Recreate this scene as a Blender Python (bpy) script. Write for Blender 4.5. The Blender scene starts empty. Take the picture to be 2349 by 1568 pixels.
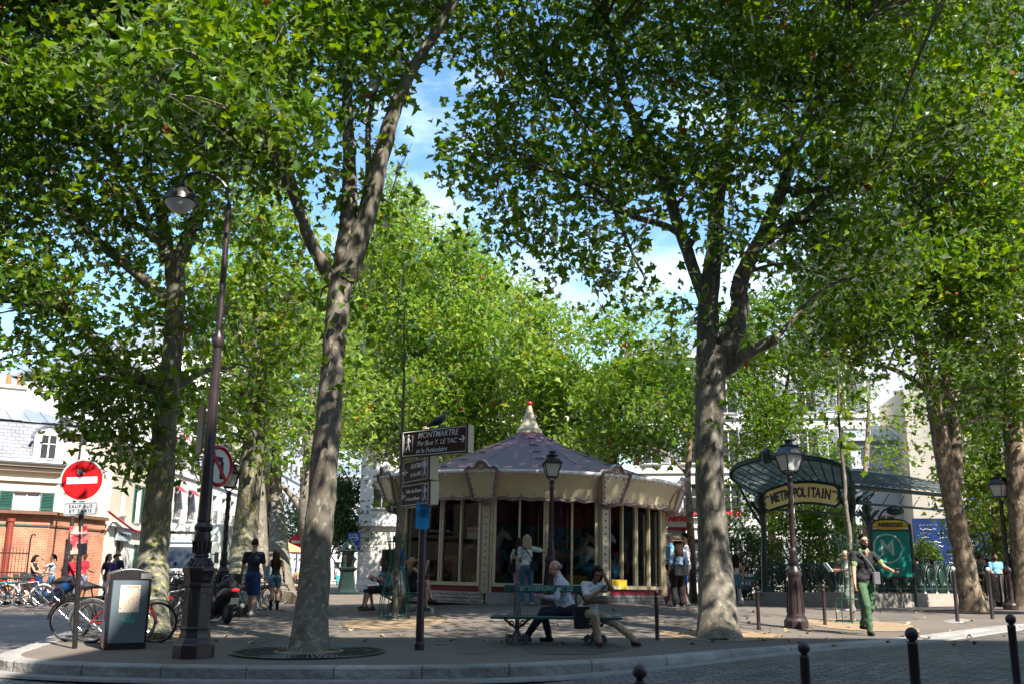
import bpy, bmesh, math, random
import numpy as np
from mathutils import Vector, Matrix, Euler
R = math.radians
random.seed(7); rng = np.random.default_rng(7)
SC = bpy.context.scene
COL = SC.collection
# ---------------------------------------------------------------- camera, sky, sun, exposure
PITCH, ROLL, FPX, EYE = R(13.4), R(0.5), 2284.0, 1.6
cam = bpy.data.cameras.new('camera'); cam_o = bpy.data.objects.new('camera', cam); COL.objects.link(cam_o)
cam.sensor_width = 36; cam.lens = FPX / 2349 * 36; cam.clip_start = .05; cam.clip_end = 3000
cam_o.matrix_world = Matrix.Translation((0, 0, EYE)) @ Matrix.Rotation(R(90) + PITCH, 4, 'X') @ Matrix.Rotation(ROLL, 4, 'Z')
SC.camera = cam_o
SUN_EL, SUN_AZ = R(47), R(36)
world = bpy.data.worlds.new('World'); SC.world = world; world.use_nodes = True
nt = world.node_tree; nt.nodes.clear()
def wn(t, **k):
    n = nt.nodes.new(t)
    for a, v in k.items(): setattr(n, a, v)
    return n
sky = wn('ShaderNodeTexSky', sky_type='NISHITA', sun_disc=False, sun_elevation=SUN_EL, sun_rotation=R(180) - SUN_AZ, air_density=1.15, dust_density=.35, ozone_density=1.2)
tc = wn('ShaderNodeTexCoord'); mp = wn('ShaderNodeMapping'); mp.inputs['Scale'].default_value = (1, 1, 2.6)
no = wn('ShaderNodeTexNoise'); no.inputs['Scale'].default_value = 2.3; no.inputs['Detail'].default_value = 7; no.inputs['Roughness'].default_value = .58
cr = wn('ShaderNodeValToRGB'); cr.color_ramp.elements[0].position = .54; cr.color_ramp.elements[1].position = .80
mx = wn('ShaderNodeMixRGB'); mx.inputs[2].default_value = (9.0, 9.8, 10.4, 1)
bg = wn('ShaderNodeBackground'); bg.inputs['Strength'].default_value = .086
ow = wn('ShaderNodeOutputWorld')
nt.links.new(tc.outputs['Generated'], mp.inputs[0]); nt.links.new(mp.outputs[0], no.inputs['Vector'])
nt.links.new(no.outputs[0], cr.inputs[0]); nt.links.new(cr.outputs[0], mx.inputs[0])
hsv = wn('ShaderNodeHueSaturation'); hsv.inputs['Saturation'].default_value = 1.2; hsv.inputs['Value'].default_value = 1.15
nt.links.new(sky.outputs[0], hsv.inputs['Color']); nt.links.new(hsv.outputs[0], mx.inputs[1]); nt.links.new(mx.outputs[0], bg.inputs[0]); nt.links.new(bg.outputs[0], ow.inputs[0])
sun = bpy.data.lights.new('sun', 'SUN'); sun.energy = 4.4; sun.angle = R(.5); sun.color = (1, .94, .84)
sun_o = bpy.data.objects.new('sun', sun); COL.objects.link(sun_o)
SUND = Vector((math.cos(SUN_EL) * math.sin(SUN_AZ), -math.cos(SUN_EL) * math.cos(SUN_AZ), math.sin(SUN_EL)))
sun_o.rotation_euler = SUND.to_track_quat('Z', 'Y').to_euler()
SC.view_settings.view_transform = 'Standard'; SC.view_settings.look = 'None'
SC.view_settings.exposure = 1.62; SC.view_settings.gamma = 1
SC.cycles.max_bounces = 7; SC.cycles.transparent_max_bounces = 12
# ---------------------------------------------------------------- geometry of the view (photo measured on a 2349 x 1568 grid)
CP, SP = math.cos(PITCH), math.sin(PITCH)
def ray(px, py):
    u, v = (px - 1174.5) / FPX, (784 - py) / FPX
    u, v = u * math.cos(ROLL) - v * math.sin(ROLL), u * math.sin(ROLL) + v * math.cos(ROLL)
    return Vector((u, CP - v * SP, SP + v * CP))
def W(px, py, Y):
    d = ray(px, py); return Vector((0, 0, EYE)) + d * (Y / d.y)
def proj(P):
    P = np.asarray(P, float).reshape(-1, 3); y = P[:, 1]; z = P[:, 2] - EYE
    d = y * CP + z * SP; d = np.where(d < .1, .1, d); u = P[:, 0] / d; v = (-y * SP + z * CP) / d
    c, s = math.cos(ROLL), math.sin(ROLL)
    return np.stack([1174.5 + FPX * (u * c + v * s), 784 - FPX * (-u * s + v * c)], 1)
def S(x, y):                                    # height of the square's surface
    yy = min(max(y, 12.), 140.)
    g = ((x - 1.5) / 4.2) ** 2 + ((y - 26.3) / 3.4) ** 2
    return .545 + .0069 * max(min(x, 40), -40) + .245 * math.log(yy / 15) + .36 * math.exp(-g / 2)
def G(px, py):                                  # where the sight line of a photo point meets the ground
    d = ray(px, py); t = 8.
    for _ in range(4000):
        p = Vector((0, 0, EYE)) + d * t
        if p.z <= S(p.x, p.y): break
        t += .02
    return Vector((p.x, p.y, S(p.x, p.y)))
# ---------------------------------------------------------------- objects
def GY(px, Y):                                  # ground point under a photo column at a known distance
    p = W(px, 1340, Y); return Vector((p.x, p.y, S(p.x, p.y)))
def link(o, parent=None):
    COL.objects.link(o)
    if parent: o.parent = parent
    return o
def tag(o, label=None, cat=None, group=None, kind=None):
    for k, v in (('label', label), ('category', cat), ('group', group), ('kind', kind)):
        if v: o[k] = v
    return o
def thing(name, label, cat, loc=(0, 0, 0), rz=0., group=None, rx=0., ry=0.):
    o = link(bpy.data.objects.new(name, None)); o.location = loc; o.rotation_euler = (rx, ry, rz)
    o.empty_display_size = .2
    return tag(o, label, cat, group)
def copy_tree(o, parent=None):
    c = o.copy(); COL.objects.link(c)
    if parent: c.parent = parent
    for ch in list(o.children): copy_tree(ch, c)
    return c
class MB:
    def __init__(s): s.v = []; s.f = []; s.m = []
    def add(s, vs, fs, m=0):
        b = len(s.v); s.v += [tuple(v) for v in vs]; s.f += [tuple(b + i for i in f) for f in fs]; s.m += [m] * len(fs); return s
    def box(s, c, d, rz=0., m=0, rot=None):
        x, y, z = d[0] / 2, d[1] / 2, d[2] / 2
        vs = [Vector((i * x, j * y, k * z)) for k in (-1, 1) for j in (-1, 1) for i in (-1, 1)]
        M = rot if rot is not None else Matrix.Rotation(rz, 3, 'Z')
        vs = [M @ v + Vector(c) for v in vs]
        return s.add(vs, [(0, 2, 3, 1), (4, 5, 7, 6), (0, 1, 5, 4), (2, 6, 7, 3), (0, 4, 6, 2), (1, 3, 7, 5)], m)
    def rbox(s, c, d, r=.02, m=0, rz=0.):      # box with chamfered vertical edges
        x, y = d[0] / 2, d[1] / 2
        o = [(x - r, -y), (x, -y + r), (x, y - r), (x - r, y), (-x + r, y), (-x, y - r), (-x, -y + r), (-x + r, -y)]
        return s.prism(o, c[2] - d[2] / 2, c[2] + d[2] / 2, m, Matrix.Translation((c[0], c[1], 0)) @ Matrix.Rotation(rz, 4, 'Z'))
    def prism(s, o, z0, z1, m=0, M=None):
        n = len(o); vs = [Vector((p[0], p[1], z0)) for p in o] + [Vector((p[0], p[1], z1)) for p in o]
        if M is not None: vs = [M @ v for v in vs]
        fs = [tuple(range(n))[::-1], tuple(range(n, 2 * n))] + [(i, (i + 1) % n, n + (i + 1) % n, n + i) for i in range(n)]
        return s.add(vs, fs, m)
    def tube(s, pts, r, n=8, m=0, cap=True, closed=False, jit=0.):
        pts = [Vector(p) for p in pts]; k = len(pts); rs = r if hasattr(r, '__len__') else [r] * k
        up = None; vs = []
        for i, p in enumerate(pts):
            a = pts[(i - 1) % k] if (i > 0 or closed) else p; b = pts[(i + 1) % k] if (i < k - 1 or closed) else p
            t = (b - a)
            if t.length < 1e-9: t = Vector((0, 0, 1))
            t.normalize()
            if up is None: up = Vector((1, 0, 0)) if abs(t.x) < .9 else Vector((0, 1, 0))
            u = (up - t * up.dot(t))
            if u.length < 1e-6: u = t.orthogonal()
            u.normalize(); w = t.cross(u); up = u
            for j in range(n):
                a = 2 * math.pi * j / n; rr = rs[i] * (1 + (random.uniform(-jit, jit) if jit else 0))
                vs.append(p + u * (math.cos(a) * rr) + w * (math.sin(a) * rr))
        fs = []
        for i in range(k if closed else k - 1):
            for j in range(n):
                a, b = i * n + j, i * n + (j + 1) % n; c, d = ((i + 1) % k) * n + (j + 1) % n, ((i + 1) % k) * n + j
                fs.append((a, b, c, d))
        if cap and not closed: fs += [tuple(range(n))[::-1], tuple(range((k - 1) * n, k * n))]
        return s.add(vs, fs, m)
    def lathe(s, pr, n=16, c=(0, 0, 0), m=0, a0=0.):
        k = len(pr); vs = [(c[0] + r * math.cos(a0 + 2 * math.pi * j / n), c[1] + r * math.sin(a0 + 2 * math.pi * j / n), c[2] + z) for r, z in pr for j in range(n)]
        fs = [(i * n + j, i * n + (j + 1) % n, (i + 1) * n + (j + 1) % n, (i + 1) * n + j) for i in range(k - 1) for j in range(n)]
        fs += [tuple(range(n))[::-1], tuple(range((k - 1) * n, k * n))]
        return s.add(vs, fs, m)
    def ball(s, c, r, n=12, m=0, sc=(1, 1, 1), M=None):
        h = max(4, n // 2); pr = []; vs = []; fs = []
        for i in range(1, h):
            t = math.pi * i / h
            for j in range(n):
                a = 2 * math.pi * j / n; vs.append(Vector((r * sc[0] * math.sin(t) * math.cos(a), r * sc[1] * math.sin(t) * math.sin(a), -r * sc[2] * math.cos(t))))
        vs += [Vector((0, 0, -r * sc[2])), Vector((0, 0, r * sc[2]))]; q = len(vs)
        for i in range(h - 2):
            for j in range(n): fs.append((i * n + j, i * n + (j + 1) % n, (i + 1) * n + (j + 1) % n, (i + 1) * n + j))
        for j in range(n): fs.append((q - 2, (j + 1) % n, j)); fs.append((q - 1, (h - 2) * n + j, (h - 2) * n + (j + 1) % n))
        if M is not None: vs = [M @ v for v in vs]
        return s.add([v + Vector(c) for v in vs], fs, m)
    def quad(s, a, b, c, d, m=0): return s.add([a, b, c, d], [(0, 1, 2, 3)], m)
    def sheet(s, grid, m=0):
        n = len(grid); k = len(grid[0])
        return s.add([p for r_ in grid for p in r_], [(i * k + j, i * k + j + 1, (i + 1) * k + j + 1, (i + 1) * k + j) for i in range(n - 1) for j in range(k - 1)], m)
    def build(s, name, mats, parent=None, smooth=35, loc=None, bevel=0.):
        me = bpy.data.meshes.new(name); me.from_pydata(s.v, [], s.f)
        mats = mats if isinstance(mats, (list, tuple)) else [mats]
        for a in mats: me.materials.append(a)
        if len(mats) > 1: me.polygons.foreach_set('material_index', s.m)
        me.update()
        if smooth and len(me.polygons):
            me.shade_smooth(); me.set_sharp_from_angle(angle=R(smooth))
        o = link(bpy.data.objects.new(name, me), parent)
        if loc is not None: o.location = loc
        if bevel:
            b = o.modifiers.new('bevel', 'BEVEL'); b.width = bevel; b.segments = 2; b.limit_method = 'ANGLE'
        return o
def text(name, body, size, mat, parent=None, loc=(0, 0, 0), rot=(R(90), 0, 0), ext=.003, bold=0., shear=0., align='CENTER', sx=1., space=1.):
    c = bpy.data.curves.new(name, 'FONT'); c.body = body; c.size = size; c.extrude = ext; c.offset = bold; c.shear = shear
    c.align_x = align; c.align_y = 'CENTER'; c.space_character = space; c.resolution_u = 3
    t = bpy.data.objects.new('t', c); COL.objects.link(t)
    dg = bpy.context.evaluated_depsgraph_get(); me = bpy.data.meshes.new_from_object(t.evaluated_get(dg))
    bpy.data.objects.remove(t); me.name = name; me.shade_flat(); me.materials.clear(); me.materials.append(mat)
    o = link(bpy.data.objects.new(name, me), parent); o.location = loc; o.rotation_euler = rot; o.scale = (sx, 1, 1)
    return o
# ---------------------------------------------------------------- materials
def rgb(c): return (c[0], c[1], c[2], 1)
def mat(name, c, rough=.6, metal=0., c2=None, scale=6., amt=.5, bump=0., bscale=40., spec=.5, coat=0., stretch=(1, 1, 1), detail=5):
    m = bpy.data.materials.new(name); m.use_nodes = True; n = m.node_tree; p = n.nodes['Principled BSDF']
    p.inputs['Roughness'].default_value = rough; p.inputs['Metallic'].default_value = metal
    p.inputs['Specular IOR Level'].default_value = spec; p.inputs['Coat Weight'].default_value = coat
    t = n.nodes.new('ShaderNodeTexCoord'); mp = n.nodes.new('ShaderNodeMapping'); mp.inputs['Scale'].default_value = stretch
    n.links.new(t.outputs['Object'], mp.inputs[0])
    c2 = c2 or tuple(x * .72 for x in c)
    no = n.nodes.new('ShaderNodeTexNoise'); no.inputs['Scale'].default_value = scale; no.inputs['Detail'].default_value = detail
    n.links.new(mp.outputs[0], no.inputs['Vector'])
    cr = n.nodes.new('ShaderNodeValToRGB'); cr.color_ramp.elements[0].position = .5 - amt / 2 + .05; cr.color_ramp.elements[1].position = .5 + amt / 2 - .05
    cr.color_ramp.elements[0].color = rgb(c2); cr.color_ramp.elements[1].color = rgb(c)
    n.links.new(no.outputs[0], cr.inputs[0]); n.links.new(cr.outputs[0], p.inputs['Base Color'])
    if bump:
        b = n.nodes.new('ShaderNodeTexNoise'); b.inputs['Scale'].default_value = bscale; b.inputs['Detail'].default_value = 4
        n.links.new(mp.outputs[0], b.inputs['Vector'])
        bp = n.nodes.new('ShaderNodeBump'); bp.inputs['Strength'].default_value = bump; bp.inputs['Distance'].default_value = .02
        n.links.new(b.outputs[0], bp.inputs['Height']); n.links.new(bp.outputs[0], p.inputs['Normal'])
    return m
def stripes(name, c1, c2, freq=20., axis='X', width=.5, rough=.8):
    m = mat(name, c1, rough); n = m.node_tree; p = n.nodes['Principled BSDF']
    t = n.nodes.new('ShaderNodeTexCoord'); w = n.nodes.new('ShaderNodeTexWave'); w.bands_direction = axis; w.inputs['Scale'].default_value = freq
    cr = n.nodes.new('ShaderNodeValToRGB'); cr.color_ramp.interpolation = 'CONSTANT'; cr.color_ramp.elements[0].color = rgb(c1); cr.color_ramp.elements[1].color = rgb(c2); cr.color_ramp.elements[1].position = width
    n.links.new(t.outputs['Object'], w.inputs[0]); n.links.new(w.outputs[0], cr.inputs[0]); n.links.new(cr.outputs[0], p.inputs['Base Color'])
    return m
def spots(name, c0, cols, scale=30., rough=.8, thr=.45):
    m = mat(name, c0, rough); n = m.node_tree; p = n.nodes['Principled BSDF']
    t = n.nodes.new('ShaderNodeTexCoord'); v = n.nodes.new('ShaderNodeTexVoronoi'); v.inputs['Scale'].default_value = scale
    n.links.new(t.outputs['Object'], v.inputs['Vector'])
    c = n.nodes.new('ShaderNodeValToRGB'); c.color_ramp.interpolation = 'CONSTANT'
    sep = n.nodes.new('ShaderNodeSeparateColor'); n.links.new(v.outputs['Color'], sep.inputs[0]); n.links.new(sep.outputs[0], c.inputs[0])
    e = c.color_ramp.elements
    while len(e) < len(cols): e.new(.5)
    for i, q in enumerate(cols): e[i].position = i / len(cols); e[i].color = rgb(q)
    lt = n.nodes.new('ShaderNodeMath'); lt.operation = 'LESS_THAN'; lt.inputs[1].default_value = thr; n.links.new(v.outputs['Distance'], lt.inputs[0])
    mx = n.nodes.new('ShaderNodeMixRGB'); mx.inputs[1].default_value = rgb(c0); n.links.new(lt.outputs[0], mx.inputs[0]); n.links.new(c.outputs[0], mx.inputs[2])
    n.links.new(mx.outputs[0], p.inputs['Base Color'])
    return m
def bricks(name, c1, c2, mort, bw=.22, bh=.07, ms=.012, bump=.4, rough=.85, plane='XZ', off=.5, noise=.35):
    m = mat(name, c1, rough); n = m.node_tree; p = n.nodes['Principled BSDF']
    t = n.nodes.new('ShaderNodeTexCoord'); mp = n.nodes.new('ShaderNodeMapping')
    if plane == 'XZ': mp.inputs['Rotation'].default_value = (R(-90), 0, 0)
    n.links.new(t.outputs['Object'], mp.inputs[0])
    dn = n.nodes.new('ShaderNodeTexNoise'); dn.inputs['Scale'].default_value = 3.; n.links.new(t.outputs['Object'], dn.inputs['Vector'])
    ad = n.nodes.new('ShaderNodeMixRGB'); ad.blend_type = 'LINEAR_LIGHT'; ad.inputs[0].default_value = noise * bh
    n.links.new(mp.outputs[0], ad.inputs[1]); n.links.new(dn.outputs['Color'], ad.inputs[2])
    b = n.nodes.new('ShaderNodeTexBrick'); b.inputs['Scale'].default_value = 1; b.inputs['Brick Width'].default_value = bw; b.inputs['Row Height'].default_value = bh
    b.inputs['Mortar Size'].default_value = ms; b.inputs['Mortar Smooth'].default_value = .6; b.offset = off
    b.inputs['Color1'].default_value = rgb(c1); b.inputs['Color2'].default_value = rgb(c2); b.inputs['Mortar'].default_value = rgb(mort)
    n.links.new(ad.outputs[0], b.inputs['Vector'])
    no = n.nodes.new('ShaderNodeTexNoise'); no.inputs['Scale'].default_value = 1.1; no.inputs['Detail'].default_value = 8; n.links.new(t.outputs['Object'], no.inputs['Vector'])
    cr = n.nodes.new('ShaderNodeValToRGB'); cr.color_ramp.elements[0].color = (.6, .6, .6, 1); cr.color_ramp.elements[1].color = (1.25, 1.25, 1.25, 1); cr.color_ramp.elements[0].position = .3; cr.color_ramp.elements[1].position = .7
    n.links.new(no.outputs[0], cr.inputs[0])
    mu = n.nodes.new('ShaderNodeMixRGB'); mu.blend_type = 'MULTIPLY'; mu.inputs[0].default_value = 1; n.links.new(b.outputs['Color'], mu.inputs[1]); n.links.new(cr.outputs[0], mu.inputs[2])
    n.links.new(mu.outputs[0], p.inputs['Base Color'])
    if bump:
        iv = n.nodes.new('ShaderNodeMath'); iv.operation = 'SUBTRACT'; iv.inputs[0].default_value = 1; n.links.new(b.outputs['Fac'], iv.inputs[1])
        n2 = n.nodes.new('ShaderNodeTexNoise'); n2.inputs['Scale'].default_value = 9.; n2.inputs['Detail'].default_value = 3; n.links.new(t.outputs['Object'], n2.inputs['Vector'])
        a2 = n.nodes.new('ShaderNodeMath'); a2.operation = 'MULTIPLY_ADD'; a2.inputs[1].default_value = 1.3; n.links.new(n2.outputs[0], a2.inputs[0]); n.links.new(iv.outputs[0], a2.inputs[2])
        bp = n.nodes.new('ShaderNodeBump'); bp.inputs['Strength'].default_value = bump; bp.inputs['Distance'].default_value = bh * .25
        n.links.new(a2.outputs[0], bp.inputs['Height']); n.links.new(bp.outputs[0], p.inputs['Normal'])
    return m
def glass(name, tint=(.9, .95, .95), refl=.12, rough=.02, tr=.85):
    m = bpy.data.materials.new(name); m.use_nodes = True; n = m.node_tree; n.nodes.clear()
    o = n.nodes.new('ShaderNodeOutputMaterial'); a = n.nodes.new('ShaderNodeBsdfTransparent'); a.inputs[0].default_value = rgb(tint)
    g = n.nodes.new('ShaderNodeBsdfGlossy'); g.inputs['Roughness'].default_value = rough; g.inputs[0].default_value = (1, 1, 1, 1)
    lw = n.nodes.new('ShaderNodeFresnel'); lw.inputs[0].default_value = 1.25
    ma = n.nodes.new('ShaderNodeMath'); ma.operation = 'ADD'; ma.use_clamp = True; ma.inputs[1].default_value = refl; n.links.new(lw.outputs[0], ma.inputs[0])
    x = n.nodes.new('ShaderNodeMixShader'); n.links.new(ma.outputs[0], x.inputs[0]); n.links.new(a.outputs[0], x.inputs[1]); n.links.new(g.outputs[0], x.inputs[2])
    n.links.new(x.outputs[0], o.inputs[0]); return m
M = {}
M['asphalt'] = mat('asphalt', (.145, .128, .115), .9, c2=(.085, .076, .070), scale=.8, amt=.8, bump=.35, bscale=120, detail=12)
def asphalt():
    m = mat('asphalt', (.170, .138, .112), .9, c2=(.100, .081, .067), scale=.45, amt=.7, bump=.35, bscale=120, detail=12); n = m.node_tree; p = n.nodes['Principled BSDF']; t = n.nodes.new('ShaderNodeTexCoord'); src = p.inputs['Base Color'].links[0].from_socket
    f = n.nodes.new('ShaderNodeTexNoise'); f.inputs['Scale'].default_value = 55; f.inputs['Detail'].default_value = 3; n.links.new(t.outputs['Object'], f.inputs['Vector'])
    r1 = n.nodes.new('ShaderNodeValToRGB'); r1.color_ramp.elements[0].position = .35; r1.color_ramp.elements[1].position = .68; r1.color_ramp.elements[0].color = (.72, .72, .72, 1); r1.color_ramp.elements[1].color = (1.25, 1.25, 1.25, 1); n.links.new(f.outputs[0], r1.inputs[0])
    x = n.nodes.new('ShaderNodeMixRGB'); x.blend_type = 'MULTIPLY'; x.inputs[0].default_value = 1; n.links.new(src, x.inputs[1]); n.links.new(r1.outputs[0], x.inputs[2]); last = x.outputs[0]
    for sc, th, c in ((2.2, .035, (.30, .29, .27)), (1.3, .05, (.05, .045, .042)), (5., .03, (.06, .055, .05))):      # gum and oil spots
        v = n.nodes.new('ShaderNodeTexVoronoi'); v.inputs['Scale'].default_value = sc; n.links.new(t.outputs['Object'], v.inputs['Vector']); l = n.nodes.new('ShaderNodeMath'); l.operation = 'LESS_THAN'; l.inputs[1].default_value = th * sc ** .5; n.links.new(v.outputs['Distance'], l.inputs[0])
        y = n.nodes.new('ShaderNodeMixRGB'); n.links.new(l.outputs[0], y.inputs[0]); n.links.new(last, y.inputs[1]); y.inputs[2].default_value = rgb(c); last = y.outputs[0]
    n.links.new(last, p.inputs['Base Color']); return m
M['asphalt'] = asphalt()
M['asphalt_patch'] = mat('asphalt_patch', (.125, .102, .084), .9, c2=(.085, .069, .058), scale=2, amt=.7, bump=.3, bscale=120)
M['granite'] = mat('granite', (.30, .285, .27), .85, c2=(.17, .165, .16), scale=5, amt=.8, bump=.3, bscale=60)
M['cobble'] = bricks('cobble', (.200, .172, .150), (.092, .082, .078), (.020, .018, .016), bw=.21, bh=.125, ms=.014, bump=1.0, rough=.62, plane='XY', noise=.55)
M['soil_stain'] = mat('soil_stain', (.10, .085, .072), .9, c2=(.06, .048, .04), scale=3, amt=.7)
M['soil'] = mat('soil', (.34, .24, .14), .95, c2=(.16, .11, .065), scale=8, amt=.6, bump=.6, bscale=40)
M['brown_paint'] = mat('brown_paint', (.042, .025, .026), .38, c2=(.024, .016, .018), scale=7, amt=.5, bump=.12, bscale=14, spec=.5)
M['black_paint'] = mat('black_paint', (.022, .02, .022), .35, c2=(.012, .012, .013), scale=8, bump=.06, bscale=30)
M['green_paint'] = mat('green_paint', (.014, .075, .052), .38, c2=(.008, .04, .03), scale=9, bump=.08, bscale=25)
M['metro_green'] = mat('metro_green', (.012, .038, .027), .4, c2=(.007, .022, .017), scale=5, bump=.15, bscale=18)
M['bench_green'] = mat('bench_green', (.010, .085, .062), .35, c2=(.008, .055, .042), scale=4, stretch=(1, 6, 6))
M['iron_grey'] = mat('iron_grey', (.20, .22, .225), .5, .4, c2=(.09, .10, .105), scale=14, amt=.7, bump=.2, bscale=30)
M['black_rubber'] = mat('black_rubber', (.018, .018, .019), .75)
M['chrome'] = mat('chrome', (.6, .6, .62), .25, 1.)
M['alu'] = mat('alu', (.5, .5, .5), .4, .8)
M['white_enamel'] = mat('white_enamel', (.72, .72, .7), .35, c2=(.6, .6, .58), scale=4)
M['red_sign'] = mat('red_sign', (.58, .012, .016), .3, c2=(.5, .01, .013), scale=3)
M['white_paint'] = mat('white_paint', (.78, .77, .74), .6, c2=(.68, .67, .64), scale=3)
M['black_ink'] = mat('black_ink', (.015, .015, .02), .5)
M['leaf_litter'] = mat('leaf_litter', (.5, .4, .2), .8, c2=(.25, .14, .05), scale=.7, amt=.3)
M['dark_glass'] = mat('dark_glass', (.02, .024, .028), .06, c2=(.05, .055, .06), scale=1.2, spec=.7)
M['wall_cream'] = mat('wall_cream', (.60, .53, .43), .9, c2=(.48, .42, .34), scale=.7, amt=.7, bump=.15, bscale=20)
M['wall_white'] = mat('wall_white', (.64, .63, .60), .9, c2=(.50, .49, .47), scale=.8, amt=.7, bump=.12, bscale=20)
M['wall_grey'] = mat('wall_grey', (.44, .46, .49), .9, c2=(.35, .37, .40), scale=.6, amt=.8, bump=.2, bscale=12)
M['zinc'] = mat('zinc', (.34, .38, .42), .45, .5, c2=(.26, .29, .32), scale=1.5)
M['terracotta'] = mat('terracotta', (.5, .17, .07), .8)
M['brick'] = bricks('brick', (.50, .17, .075), (.38, .11, .045), (.42, .33, .25))
M['slate'] = bricks('slate', (.155, .165, .19), (.10, .11, .13), (.045, .05, .06), bw=.34, bh=.17, ms=.012, rough=.5)
# ================================================================ SETTING: ground
KERB = [(-17, 75), (-15, 60), (-12, 45), (-9.5, 30), (-8.2, 20), (-7.6, 17.6), (-7.25, 16), (-7.0, 14.9), (-6.5, 14.2), (-5.5, 13.75), (-4, 13.45), (-2, 13.4), (-.5, 13.55), (.6, 13.95), (2, 14.75), (3.6, 16.05), (6.9, 18.3), (10.5, 22.0), (13, 23.4), (20, 25), (45, 28)]
def spline(pts, n):
    pts = [Vector(p) for p in pts]; out = []
    P = [pts[0] * 2 - pts[1]] + pts + [pts[-1] * 2 - pts[-2]]
    for i in range(1, len(P) - 2):
        for k in range(n):
            t = k / n; a, b, c, d = P[i - 1:i + 3]
            out.append(.5 * ((2 * b) + (c - a) * t + (2 * a - 5 * b + 4 * c - d) * t * t + (3 * b - a - 3 * c + d) * t ** 3))
    return out + [pts[-1]]
KL = spline(KERB, 8)
def step_h(x): return .145 if x < .5 else .145 - .12 * min(1, (x - .5) / 5)
def road_z(x, y):
    return S(x, max(y, 14.)) - step_h(x) - .055 * max(0, 14 - max(y, 7.))
def lin(a, b, n): return [a + (b - a) * i / (n - 1) for i in range(n)]
ys = lin(-40, 6, 10) + lin(7, 30, 40) + lin(32, 150, 30) + [220, 400, 900]; xs = [-900, -300, -120] + lin(-70, -26, 12) + lin(-24, 24, 60) + lin(26, 70, 12) + [120, 300, 900]
def in_walk(x, y):
    for a, b in zip(KL[:-1], KL[1:]):
        pass
    return False
mb = MB(); mb.sheet([[(x, y, road_z(x, y)) for x in xs] for y in ys]); o = mb.build('road', M['cobble'], smooth=60); tag(o, kind='structure')
# the square's asphalt: a ruled sheet from the kerb line back
nk = len(KL); rows = []
for i, k in enumerate(KL):
    T = Vector((-45 + 190 * i / (nk - 1), 160)); row = []
    for j in range(46):
        t = (j / 45) ** 1.7; p = Vector((k.x, k.y)).lerp(T, t); row.append((p.x, p.y, S(p.x, p.y) + .004))
    rows.append(row)
mb = MB(); mb.sheet(rows); o = mb.build('pavement', M['asphalt'], smooth=60); tag(o, kind='structure')
# granite kerb, and the gutter course along it
def strip(offs, name, m):
    out = []
    for i, k in enumerate(KL):
        t = (KL[min(i + 1, nk - 1)] - KL[max(i - 1, 0)]); t = Vector((t.x, t.y)).normalized(); nrm = Vector((-t.y, t.x))  # towards the square
        h = step_h(k.x); q = []
        for d, z in offs:
            p = Vector((k.x, k.y)) + nrm * d; q.append((p.x, p.y, S(k.x, k.y) - h + z(h)))
        out.append(q)
    mb = MB(); mb.sheet(out); o = mb.build(name, m, smooth=50); tag(o, kind='structure'); return o
strip([(.02, lambda h: h + .003), (.02, lambda h: h + .012), (-.27, lambda h: h + .006), (-.295, lambda h: h - .012), (-.305, lambda h: -.02)], 'kerb', bricks('kerb_stone', (.33, .31, .29), (.26, .25, .24), (.09, .085, .08), bw=1.1, bh=50, ms=.012, plane='XY', bump=.2, off=0, noise=.0))
strip([(-.31, lambda h: .012), (-.62, lambda h: .012), (-.64, lambda h: -.02)], 'gutter', M['granite'])
mb = MB(); mb.sheet([[(x, y, road_z(x, 7.) + .05) for x in lin(-40, 40, 20)] for y in lin(-2.4, 7.4, 6)]); tag(mb.build('near_pavement', M['asphalt']), kind='structure')
mb = MB(); mb.sheet([[(x, y, S(x, y) + .02) for x in (-22.5, -20.4, -18.6)] for y in lin(30, 120, 40)]); tag(mb.build('side_pavement', M['asphalt']), kind='structure')
# asphalt repairs and small covers in the pavement
def patch(pts, m, dz, name):
    g = [G(*p) for p in pts]; mb = MB(); mb.add([(p.x, p.y, p.z + dz) for p in g], [tuple(range(len(g)))]); tag(mb.build(name, M[m], smooth=0), kind='structure')
patch([(520, 1470), (640, 1440), (690, 1452), (575, 1484)], 'asphalt_patch', .009, 'pavement_patch'); patch([(1040, 1470), (1130, 1452), (1210, 1462), (1120, 1500), (1050, 1500)], 'asphalt_patch', .009, 'pavement_patch')
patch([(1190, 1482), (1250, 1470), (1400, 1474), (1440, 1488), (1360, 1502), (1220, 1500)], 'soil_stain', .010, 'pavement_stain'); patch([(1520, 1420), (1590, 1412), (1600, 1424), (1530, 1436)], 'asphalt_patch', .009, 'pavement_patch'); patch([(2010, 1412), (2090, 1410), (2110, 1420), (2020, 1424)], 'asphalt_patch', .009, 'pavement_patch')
c_ = G(1012, 1478); mb = MB(); mb.lathe([(.09, .0), (.09, .016), (.07, .018)], 16, c_); tag(mb.build('water_cover', M['iron_grey'], None), 'small round iron cover set in the pavement by the direction post', 'cover')
# worn white paint patch at the crossing
mb = MB(); a = [G(2160, 1424), G(2185, 1430), G(2230, 1423), G(2205, 1418)]; mb.quad(*[(p.x, p.y, p.z + .009) for p in a]); tag(mb.build('crossing_marking', M['granite']), kind='structure')
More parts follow.
